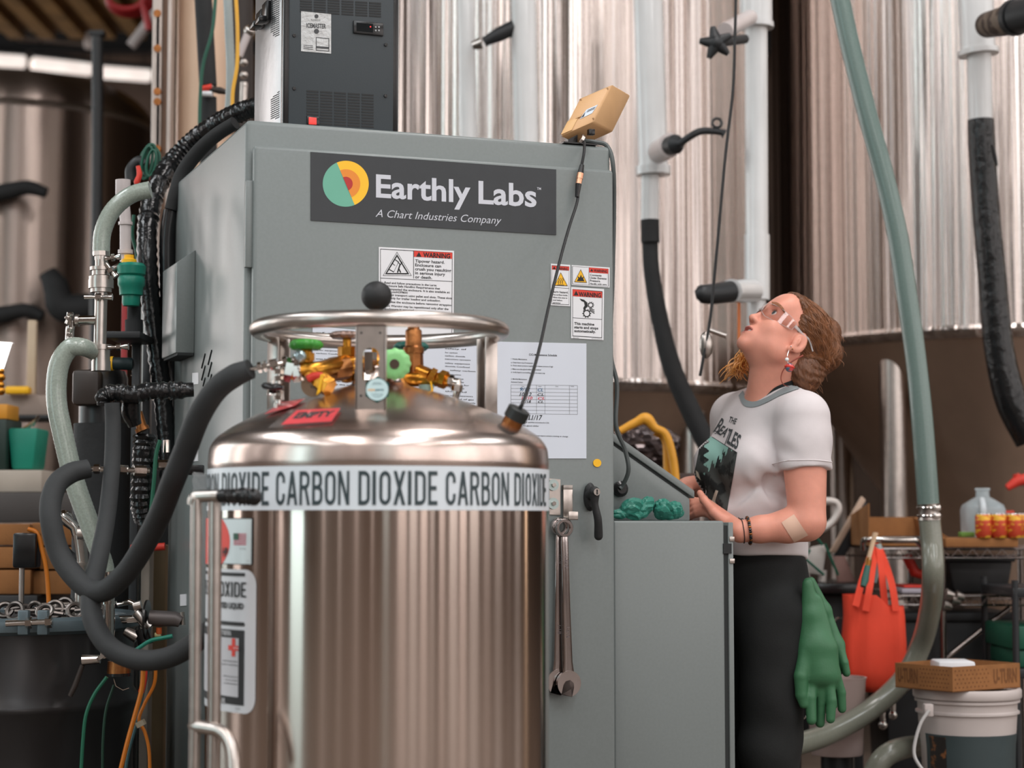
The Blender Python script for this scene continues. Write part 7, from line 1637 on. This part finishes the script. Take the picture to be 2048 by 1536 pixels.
# things on the shelf
zt1 = z1 + .0065
def shelfbox(name, x0, x1, y0, d, m, label, cat, yb=None, z=None, group=None):
    z = zt1 if z is None else z; Y = yb or Ys + .02; p, q = P(x0, 1040, Y), P(x1, y0, Y)
    return single(B().box((p.x, Y, z), (q.x, Y + d, q.z), .004), name, m, label, cat, group)
tray = thing('cardboard_tray', 'open cardboard tray on the shelf, behind the green hose', 'tray', (P(1815, 1040, Ys).x, Ys, zt1))
p, q = P(1737, 1040, Ys + .02), P(1895, 1040, Ys + .02); th = .004; zt_ = P(0, 1034, Ys + .3).z
B().box((p.x, Ys + .02, zt1), (q.x, Ys + .42, zt1 + th)).build('bottom', M_card, tray)
B().prism([(p.x, Ys + .42, zt1), (q.x, Ys + .42, zt1), (q.x + .03, Ys + .42, zt1 + .0), (q.x, Ys + .42, zt_), (p.x, Ys + .42, zt_)], (0, th, 0)).build('back_wall', M_card, tray)
B().prism([(p.x, Ys + .02, zt1), (p.x, Ys + .42, zt1), (p.x, Ys + .42, zt_), (p.x, Ys + .02, zt_ + .045)], (th, 0, 0)).build('left_wall', M_card, tray)
B().prism([(q.x, Ys + .02, zt1), (q.x, Ys + .42, zt1), (q.x - .03, Ys + .42, zt_), (q.x + .02, Ys + .02, zt1 + .02)], (th, 0, 0)).build('right_wall', M_card, tray)
B().box((p.x + .004, Ys + .02, zt1), (q.x, Ys + .02 + th, zt1 + .012)).build('front_lip', M_card, tray)
shelfbox('black_pad', 1785, 1878, 1073, .2, M_black, 'flat black pad lying in front of the cardboard tray on the shelf', 'pad', Ys + .03, zt1 + .0045)
pd = P(1890, 1086, Ys - .03); qd = P(2035, 1086, Ys - .03)
single(B().box((pd.x, Ys - .04, zt1), (qd.x, Ys + .35, zt1 + .03), .003), 'can_tray', M_card, 'flat cardboard tray under the drink cans', 'tray')
M_canr = mat('can_print', (196, 70, 44), .35, .2, col2=(232, 178, 56), thr=.55, ns=26, sv=(1, 1, 3)); zc = zt1 + .0305
canp = None; kc = 0
spots = [(1967, -.03, 'front can at the left end of the pack on the shelf'), (1997, -.03, 'second front can from the left in the pack on the shelf'), (2029, -.03, 'front can at the right end of the pack on the shelf'), (1975, .045, 'can in the back row of the pack, left one'), (2005, .045, 'can in the back row of the pack, middle one'), (2036, .045, 'can in the back row of the pack, right one')]
for i, (px, dy, lab) in enumerate(spots):
    c = P(px, 1040, Ys + dy); c.z = zc; r = 16.5 * ks; h = P(0, 1034, Ys).z - zc + .012
    if canp is None:
        canp = thing('drink_can', 'red and yellow drink ' + lab, 'can', c, 'drink cans on the shelf')
        B().lathe([(0, .002), (r * .8, 0), (r * .84, .002), (r, .012), (r, h - .012), (r * .9, h - .004)], c, (0, 0, 1), 28).build('body', M_canr, canp)
        B().lathe([(r * .9, h - .004), (r * .86, h), (r * .8, h), (r * .76, h - .005), (0, h - .005)], c, (0, 0, 1), 28).build('can_end', M_chrome, canp)
    else: copy_tree(canp, Mx.Translation(c), 'red and yellow drink ' + lab)
jg = thing('plastic_jug', 'translucent plastic jug behind the drink cans', 'jug', (P(1965, 1040, Ys + .2).x, Ys + .2, zt1 + .031)); cj = P(1966, 1040, Ys + .2); Yj = Ys + .2; kj = kpx(Yj)
zj = lambda y: P(0, y, Yj).z
b = B(); secs = [(zt1 + .031, .066, .066), (zj(1060), .07, .07), (zj(1020), .072, .07), (zj(1010), .066, .062), (zj(998), .038, .036), (zj(994), .024, .024), (zj(982), .022, .022), (zj(981), .026, .026), (zj(976), .026, .026)]
vs = []; n = 32
for z, rx, ry in secs:
    for i in range(n): a = 2 * PI * i / n; ca, sa = math.cos(a), math.sin(a); e = .55 if rx > .05 else 1; vs.append(V((cj.x + rx * math.copysign(abs(ca) ** e, ca), Yj + ry * math.copysign(abs(sa) ** e, sa), z)))
b.add(vs, [(j * n + i, j * n + (i + 1) % n, (j + 1) * n + (i + 1) % n, (j + 1) * n + i) for j in range(len(secs) - 1) for i in range(n)] + [list(range(n))]); b.build('jug_body', mat('milky_plastic', (196, 208, 212), .3, trans=.35, alpha=.75), jg)
B().tube([V((cj.x - .012, Yj - .04, zj(1000))), V((cj.x - .02, Yj - .085, zj(1012))), V((cj.x - .02, Yj - .085, zj(1036))), V((cj.x - .02, Yj - .066, zj(1056)))], .011, 12, smooth=5).build('jug_handle', mat('milky_plastic2', (206, 214, 218), .3), jg)
shelfbox('green_sponge', 1922, 1950, 1064, .05, mat('sponge_green', (110, 150, 70), .8), 'green pad in front of the plastic jug', 'sponge', Ys + .06, zt1 + .0045 + .028)
shelfbox('folded_cloth', 1802, 1850, 1177, .2, mat('pale_cloth', (176, 170, 180), .7), 'pale folded cloth on the lower wire shelf', 'cloth', Ys + .05, z2 + .0065)
zf = P(0, 1177, Ys + .05).z; shelfbox('red_folder', 1806, 1848, 1170, .15, M_red, 'red folder on the pale folded cloth', 'folder', Ys + .07, zf + .001)
single(B().tube([P(1812, 1110, Ys + .2), P(1830, 1145, Ys + .2), P(1850, 1150, Ys + .2)], .018, 10), 'red_strap', M_red, 'red strap hanging under the top wire shelf', 'strap')
tq = thing('black_tote', 'black tote on the lower wire shelf behind the green hose', 'tote', (P(1960, 1040, Ys + .15).x, Ys + .15, z2 + .0065)); M_tote = mat('black_tote', (30, 30, 31), .55)
p, q = P(1895, 1040, Ys + .12), P(2025, 1112, Ys + .12); B().prism([(p.x + .02, Ys + .12, z2 + .0065), (q.x - .02, Ys + .12, z2 + .0065), (q.x, Ys + .12, q.z - .02), (p.x, Ys + .12, q.z - .02)], (0, .34, 0), .006).build('tote_body', M_tote, tq); B().box((p.x - .008, Ys + .11, q.z - .02), (q.x + .008, Ys + .47, q.z), .005).build('tote_lid', M_tote, tq)
tq = thing('black_tote', 'big black tote on the floor under the wire shelf', 'tote', (P(1900, 1040, Ys + .15).x, Ys + .15, 0))
p, q = P(1760, 1040, Ys + .12), P(2028, 1225, Ys + .12); B().prism([(p.x + .03, Ys + .12, 0), (q.x - .03, Ys + .12, 0), (q.x, Ys + .12, q.z - .03), (p.x, Ys + .12, q.z - .03)], (0, .34, 0), .008).build('tote_body', M_tote, tq); B().box((p.x - .01, Ys + .11, q.z - .03), (q.x + .01, Ys + .47, q.z), .006).build('tote_lid', M_tote, tq)
# paint brush hanging on the handle
br = thing('paint_brush', 'brush with a green handle hanging from the push handle above the red bag', 'brush', P(1733, 1175, Ys - .36)); Yb = Ys - .36
pb = [P(1751, 1066, Ys - .1), P(1746, 1084, Ys - .11), P(1739, 1110, 6.08), P(1737, 1122, 6.03)]; B().tube(pb, [.011, .010, .009, .008], 10, flat=.5).build('wooden_shaft', mat('pale_wood', (206, 176, 144), .6), br)
B().tube([P(1737.5, 1118, 6.045), P(1735, 1134, 6.0)], [.0105, .0105], 12, flat=.6).build('brass_ferrule', M_brass, br); B().tube([P(1735, 1133, 6.0), P(1730, 1160, 5.98), P(1726, 1173, 5.97)], [.0095, .0125, .009], 12).build('green_grip', mat('brush_green', (44, 94, 84), .4), br)
sq = thing('squeegee', 'pale teal tool hanging on the push handle behind the red bag handles', 'tool', P(1758, 1160, Ys - .09)); Yb = Ys - .09
B().tube(PP([(1755, 1088), (1757, 1102)], Yb), [.012, .016], 12).build('head', mat('pale_teal', (150, 172, 172), .4), sq); B().tube(PP([(1757, 1100), (1752, 1140), (1748, 1165)], Yb), [.011, .014, .008], 12).build('handle', mat('pale_teal', (150, 172, 172), .4), sq)
# red shopping bag
bag = thing('shopping_bag', 'red cloth shopping bag hanging from the shelf handle', 'bag', P(1748, 1385, 6.15)); Yg = 6.15; M_bag = mat('red_cloth', (236, 74, 48), .75, var=.06, ns=10, bump=.08, bs=300)
secs = [(1200, 1686, 1806, .0, .055), (1230, 1688, 1808, 0, .065), (1290, 1684, 1811, 0, .075), (1340, 1688, 1808, 0, .075), (1368, 1697, 1798, 0, .07), (1382, 1716, 1775, 0, .05)]
vs = []; n = 40
for k, (y, x0, x1, dy, dp) in enumerate(secs):
    c = P((x0 + x1) / 2, y, Yg); rx = (x1 - x0) / 2 * kpx(Yg)
    for i in range(n):
        a = 2 * PI * i / n; ca, sa = math.cos(a), math.sin(a); f = 1 + .05 * math.sin(7 * a + .5 * k) * 2 * (1 if k < 5 else .3); lean = .012 * ca if k == 0 else 0
        vs.append(c + V((rx * math.copysign(abs(ca) ** .8, ca), dp * math.copysign(abs(sa) ** .75, sa) * f, (.018 if (k == 0 and ca < 0) else 0) - (.018 if k == 0 and ca > .2 else 0))))
B().add(vs, [(j * n + i, j * n + (i + 1) % n, (j + 1) * n + (i + 1) % n, (j + 1) * n + i) for j in range(len(secs) - 1) for i in range(n)] + [list(range((len(secs) - 1) * n, len(secs) * n))]).build('bag_body', M_bag, bag, sharp=70)
def strap(pts, w, name='bag_handle'):
    q, _ = spline([P(x, y, Y) for x, y, Y in pts], [0] * len(pts), 5); vs = []
    for i, p in enumerate(q):
        t = (q[min(i + 1, len(q) - 1)] - q[max(0, i - 1)]).normalized(); s = t.cross(V((0, 1, 0))).normalized()
        for e in ((-1, -.0012), (1, -.0012), (1, .0012), (-1, .0012)): vs.append(p + s * e[0] * w / 2 + V((0, e[1], 0)))
    m = len(q); B().add(vs, [(4 * i + k, 4 * i + (k + 1) % 4, 4 * i + 4 + (k + 1) % 4, 4 * i + 4 + k) for i in range(m - 1) for k in range(4)] + [(0, 1, 2, 3), (4 * m - 4, 4 * m - 3, 4 * m - 2, 4 * m - 1)]).build(name, M_bag, bag)
strap([(1711, 1212, 6.08), (1725, 1160, 6.12), (1742, 1110, 6.2), (1755, 1092, 6.27), (1760, 1112, 6.2), (1764, 1150, 6.15), (1770, 1212, 6.13)], .022)
strap([(1731, 1222, 6.08), (1740, 1170, 6.1), (1748, 1120, 6.18), (1756, 1096, 6.26), (1768, 1120, 6.2), (1784, 1170, 6.12), (1792, 1222, 6.09)], .022)
# bucket with a cardboard tray on it
Yk = 5.7; kk_ = kpx(Yk); bk = thing('plastic_bucket', 'white plastic bucket with a dark label under the cardboard tray', 'bucket', (P(1928, 1040, Yk).x, Yk, 0)); cx = P(1928, 1040, Yk).x
zl_ = P(0, 1393, Yk - .15).z; zz = lambda y: P(0, y, Yk - .15).z; R = 101 * kk_
M_buck = mat('bucket_white', (196, 186, 182), .45, var=.04)
zb_ = .12
B().lathe([(0, zb_), (R * .86, zb_), (R * .9, zz(1500)), (R * .93, zz(1470)), (R * .95, zz(1436)), (R * 1.0, zz(1434)), (R * 1.0, zz(1430)), (R * .955, zz(1427)), (R * .96, zz(1412)), (R * 1.01, zz(1411)), (R * 1.01, zz(1407)), (R * .97, zz(1404)), (R * .97, zl_)], (cx, Yk, 0), (0, 0, 1), 64).build('body', M_buck, bk)
B().lathe([(R * .97, zz(1402)), (R * 1.03, zz(1403)), (R * 1.045, zz(1400)), (R * 1.045, zz(1387)), (R * 1.02, zz(1383)), (R * .96, zz(1383)), (R * .94, zz(1388)), (0, zz(1388))], (cx, Yk, 0), (0, 0, 1), 64).build('lid', M_buck, bk)
B().lathe([(R * .875, zb_ + .02), (R * .913, zz(1500)), (R * .938, zz(1474))], (cx, Yk, 0), (0, 0, 1), 64, -.9 * PI, -.05 * PI).build('dark_label', mat('bucket_label', (60, 72, 74), .5, var=.1), bk)
B().lathe([(R * .88, zb_ + .02), (R * .917, zz(1500)), (R * .941, zz(1478))], (cx, Yk, 0), (0, 0, 1), 16, -.86 * PI, -.72 * PI).build('label_panel', mat('bucket_panel', (40, 36, 34), .5, var=.3, ns=30, col2=(130, 84, 50), thr=.6), bk)
e0 = P(1856, 1420, Yk - .13); B().box(e0 - V((.012, .012, .018)), e0 + V((.014, .02, .018)), .003).build('handle_lug', M_buck, bk)
B().tube([e0 + V((0, -.014, .0)), P(1840, 1450, Yk - .15), P(1828, 1500, Yk - .16), P(1838, 1530, Yk - .17), P(1870, 1565, Yk - .18)], .005, 10, smooth=6).build('bail_handle', mat('bail_white', (190, 188, 186), .4), bk)
single(B().box((cx - .2, Yk - .17, 0), (cx + .2, Yk + .2, zb_ - .001), .01), 'low_stool', M_dark, 'dark low stool under the white plastic bucket', 'stool')
ct = thing('cardboard_tray', 'printed cardboard tray resting on the lid of the white bucket', 'tray', (cx, Yk, zz(1382)))
z0 = zz(1383) + .001
c1, c2, c3 = P(1786, 1350, Yk - .02), P(1900, 1390, Yk - .24), P(2032, 1370, Yk + .0)
A = [V((P(1786, 1040, Yk - .02).x, Yk - .02, 0)), V((P(1900, 1040, Yk - .19).x, Yk - .19, 0)), V((P(2034, 1040, Yk - .03).x, Yk - .03, 0)), V((P(1905, 1040, Yk + .16).x, Yk + .16, 0))]
zt3 = z0 + .072
def wallq(p, q, name, m=M_card):
    d = (q - p).normalized(); nn = V((-d.y, d.x, 0)) * .004; return B().prism([V((p.x, p.y, z0)), V((q.x, q.y, z0)), V((q.x, q.y, zt3)), V((p.x, p.y, zt3))], nn).build(name, m, ct)
ws = [wallq(A[i], A[(i + 1) % 4], 'side_wall') for i in range(4)]
B().add([V((p.x, p.y, z0)) for p in A] + [V((p.x, p.y, z0 + .003)) for p in A], [(3, 2, 1, 0), (4, 5, 6, 7)] + [(i, (i + 1) % 4, 4 + (i + 1) % 4, 4 + i) for i in range(4)]).build('bottom', M_card, ct)
M_cprint = mat('card_print', (112, 72, 40), .85)
def wtext(p, q, t, u0, u1, v0, v1, par):
    vs, fs, _ = glyphs(t, .03); d = q - p; nn = V((d.y, -d.x, 0)).normalized(); B().add([p + d * (u0 + (u1 - u0) * x) + nn * .0008 + V((0, 0, z0 + (zt3 - z0) * (v0 + (v1 - v0) * z))) for x, z in vs], fs).build('printed_letters', M_cprint, par, fix=False, flatshade=True)
wtext(A[0], A[1], 'U-TURN', .05, .4, .25, .82, ws[0]); wtext(A[1], A[2], 'U-TURN', .6, .95, .25, .82, ws[1])
for (p, q, w_, u0, u1) in ((A[0], A[1], ws[0], .45, .97), (A[1], A[2], ws[1], .04, .56)):
    b = B(); d = q - p; nn = V((d.y, -d.x, 0)).normalized() * .0008; L = d.length
    for r in range(5):
        for c in range(9):
            u = u0 + (u1 - u0) * (c + (.5 if r % 2 else 0)) / 9.2; o = p + d * u + nn + V((0, 0, z0 + .012 + r * .012)); e = d.normalized() * .0032; f = V((0, 0, .0028)); b.add([o - e, o - f, o + e, o + f], [(0, 1, 2, 3)])
    b.build('printed_pattern', M_cprint, w_, fix=False, flatshade=True, kind='stuff')
b = B(); pz = [P(1876, 1040, Yk - .1), P(1950, 1040, Yk - .1)]; b.box((pz[0].x, Yk - .08, z0 + .004), (pz[1].x, Yk + .04, zt3 + .008), .008); single(b, 'paper_stack', M_white, 'white wrapped packet lying in the printed cardboard tray', 'packet')
# behind the woman: white chair, leaning board, straps, black table, bin
Yw = 6.6
wc = thing('white_chair', 'white plastic chair with green straps behind the woman', 'chair', (P(1640, 1040, Yw).x, Yw, 0)); M_wp = mat('white_plastic', (212, 204, 198), .4, var=.04); M_gs = mat('green_strap', (30, 100, 78), .6)
zt5 = P(0, 1165, Yw).z
B().tube(PP([(1618, 1058), (1640, 1060), (1664, 1045), (1676, 1022), (1672, 1006), (1652, 1002), (1634, 1008), (1622, 1012)], Yw), .022, 14, smooth=5, flat=.6).build('back_loop', M_wp, wc)
B().prism(PP([(1622, 1094), (1655, 1088), (1646, 1152), (1608, 1146)], Yw), (0, .03, 0), .008).build('side_panel', M_wp, wc); B().prism(PP([(1590, 1090), (1622, 1082), (1616, 1112), (1596, 1108)], Yw + .05), (0, .03, 0), .008).build('seat', M_wp, wc)
for q in ([(1625, 1066), (1645, 1090)], [(1604, 1112), (1648, 1150)], [(1620, 1100), (1604, 1126)], [(1650, 1088), (1676, 1150)]): B().tube(PP(q, Yw - .03), .011, 8, flat=.4).build('green_strap', M_gs, wc)
for x in (1614, 1646): B().tube([P(x, 1140, Yw + .02), V((P(x, 1140, Yw).x, Yw + .02, zt5 + .002))], .014, 10).build('leg', M_wp, wc)
Yl = 6.7; lbd = thing('leaning_board', 'dark board with a pale edge leaning against the fermenter leg', 'board', P(1690, 1165, Yl))
B().prism(PP([(1724, 992), (1732, 1000), (1672, 1106), (1660, 1104)], Yl), (0, .03, 0), .003).build('pale_edge', mat('pale_edge', (186, 160, 140), .5), lbd)
B().prism(PP([(1732, 1000), (1736, 1030), (1690, 1112), (1668, 1112)], Yl + .005), (0, .03, 0), .003).build('dark_face', M_dark, lbd)
B().prism(PP([(1668, 1112), (1690, 1112), (1712, 1166), (1676, 1166)], Yl + .005), (0, .03, 0), .003).build('lower_face', mat('pinkish_board', (150, 116, 108), .6), lbd)
tbk = thing('black_table', 'black folding table under the white chair', 'table', (P(1650, 1040, Yw).x, Yw, 0)); xa, xb = P(1560, 1040, Yw).x, P(1722, 1040, Yw).x
B().box((xa, Yw - .12, zt5 - .035), (xb, Yw + .4, zt5), .006).build('table_top', M_blackg, tbk)
for x in (xa + .02, xb - .05):
    for y in (Yw - .1, Yw + .35): B().box((x, y, 0), (x + .03, y + .03, zt5 - .035), .003).build('leg', M_dark, tbk)
single(B().box((xa + .05, Yw - .05, .25), (xb - .04, Yw + .3, zt5 - .036), .01), 'black_crate', mat('black_crate', (28, 28, 29), .6), 'black crate filling the space under the black table', 'crate')
wbn = thing('white_bin', 'dull white tapered bin on the floor behind the gloves', 'bin', (P(1668, 1040, 6.0).x, 6.0, 0)); cb_ = P(1668, 1040, 6.0).x
B().lathe([(0, .27), (.078, .27), (.08, .275), (.092, .5), (.096, .51), (.09, .51), (.076, .29), (0, .29)], (cb_, 6.0, 0), (0, 0, 1), 40).build('body', mat('dull_white_bin', (176, 156, 150), .5, var=.06), wbn); B().lathe([(0, 0), (.14, 0), (.14, .02), (.05, .04), (.05, .269), (0, .269)], (cb_, 6.0, 0), (0, 0, 1), 32).build('bin_stand', M_dark, wbn)
b = B(); rib_tube(b, [P(1740, 1560, 5.75), P(1765, 1518, 5.75), P(1800, 1498, 5.78), P(1850, 1492, 5.95), P(1900, 1500, 6.1)], 22 * kpx(5.75), 5.7, .01, .008, 0, 18, 4); single(b, 'grey_hose', mat('grey_braided_hose', (132, 134, 122), .25), 'grey braided hose curving on the floor behind the bucket', 'hose')
single(B().tube(PP([(1582, 1449), (1592, 1448), (1622, 1424), (1636, 1412)], 5.55) + [P(1668, 1249, 6.28), P(1690, 1238, 6.3)], .0035, 8, smooth=4).tube(PP([(1578, 1448), (1594, 1447)], 5.55), .009, 10), 'steel_ladle', M_chrome, 'thin bent steel rod behind the hanging gloves', 'rod')
for i, (x, y0, y1) in enumerate([(1766, 1390, 1450), (1786, 1385, 1430)]): single(B().tube(PP([(x, y0), (x, y1)], 6.2), .01, 10).ball(P(x, y1, 6.2), .016, 12), 'hanging_tap', M_chrome, ['chrome tap hanging below the red bag, left one', 'chrome tap hanging below the red bag, right one'][i], 'tap', 'taps below the red bag')
gcx = thing('green_crate', 'green plastic crate at the right edge behind the bucket', 'crate', P(2060, 1340, 6.0)); p, q = P(2026, 1336, 6.0), P(2140, 1252, 6.0); M_gcr = mat('green_crate', (26, 88, 66), .5)
B().box((p.x, 6.0, P(0, 1300, 6).z), (q.x, 6.35, q.z), .008).build('rim', M_gcr, gcx); B().box((p.x + .012, 6.01, p.z), (q.x, 6.33, P(0, 1301, 6).z), .006).build('body', M_gcr, gcx)
rkk = thing('black_rack', 'black wire rack carrying the green crate at the right edge', 'rack', (P(2060, 1040, 6.0).x, 6.0, 0)); xk0, xk1 = P(2024, 1040, 6.0).x, P(2140, 1040, 6.0).x
for x in (xk0, xk1):
    for y in (5.98, 6.37): B().cyl((x, y, 0), (x, y, P(0, 1160, 6.0).z), .011, n=12).build('post', M_dark, rkk)
for z in (p.z - .001, P(0, 1175, 6.0).z): B().box((xk0 - .01, 5.97, z - .03), (xk1, 6.38, z), .004).build('rack_shelf', M_dark, rkk)
hv_ = thing('red_handle_valve', 'red lever valve on the fermenter at the right edge', 'valve', P(2035, 962, 6.9)); B().tube(PP([(2014, 976), (2034, 962), (2052, 958)], 6.9), [.012, .02, .02], 10).build('red_lever', M_red, hv_); B().tube(PP([(2036, 962), (2032, 948)], 6.9), .013, 10).build('lever_stub', M_red, hv_); B().tube([P(2040, 962, 6.92), P(2044, 964, 7.4)], .018, 12).build('valve_stem', M_brushed, hv_)
single(B().box((P(2037, 1040, 6.45).x, 6.74, zt1 + .0005), (P(2075, 1040, 6.45).x, 6.84, P(0, 1020, 6.45).z), .004), 'red_box', mat('red_yellow_box', (196, 58, 40), .5, col2=(226, 170, 40), thr=.55, ns=8), 'red and yellow box at the right edge of the shelf', 'box')
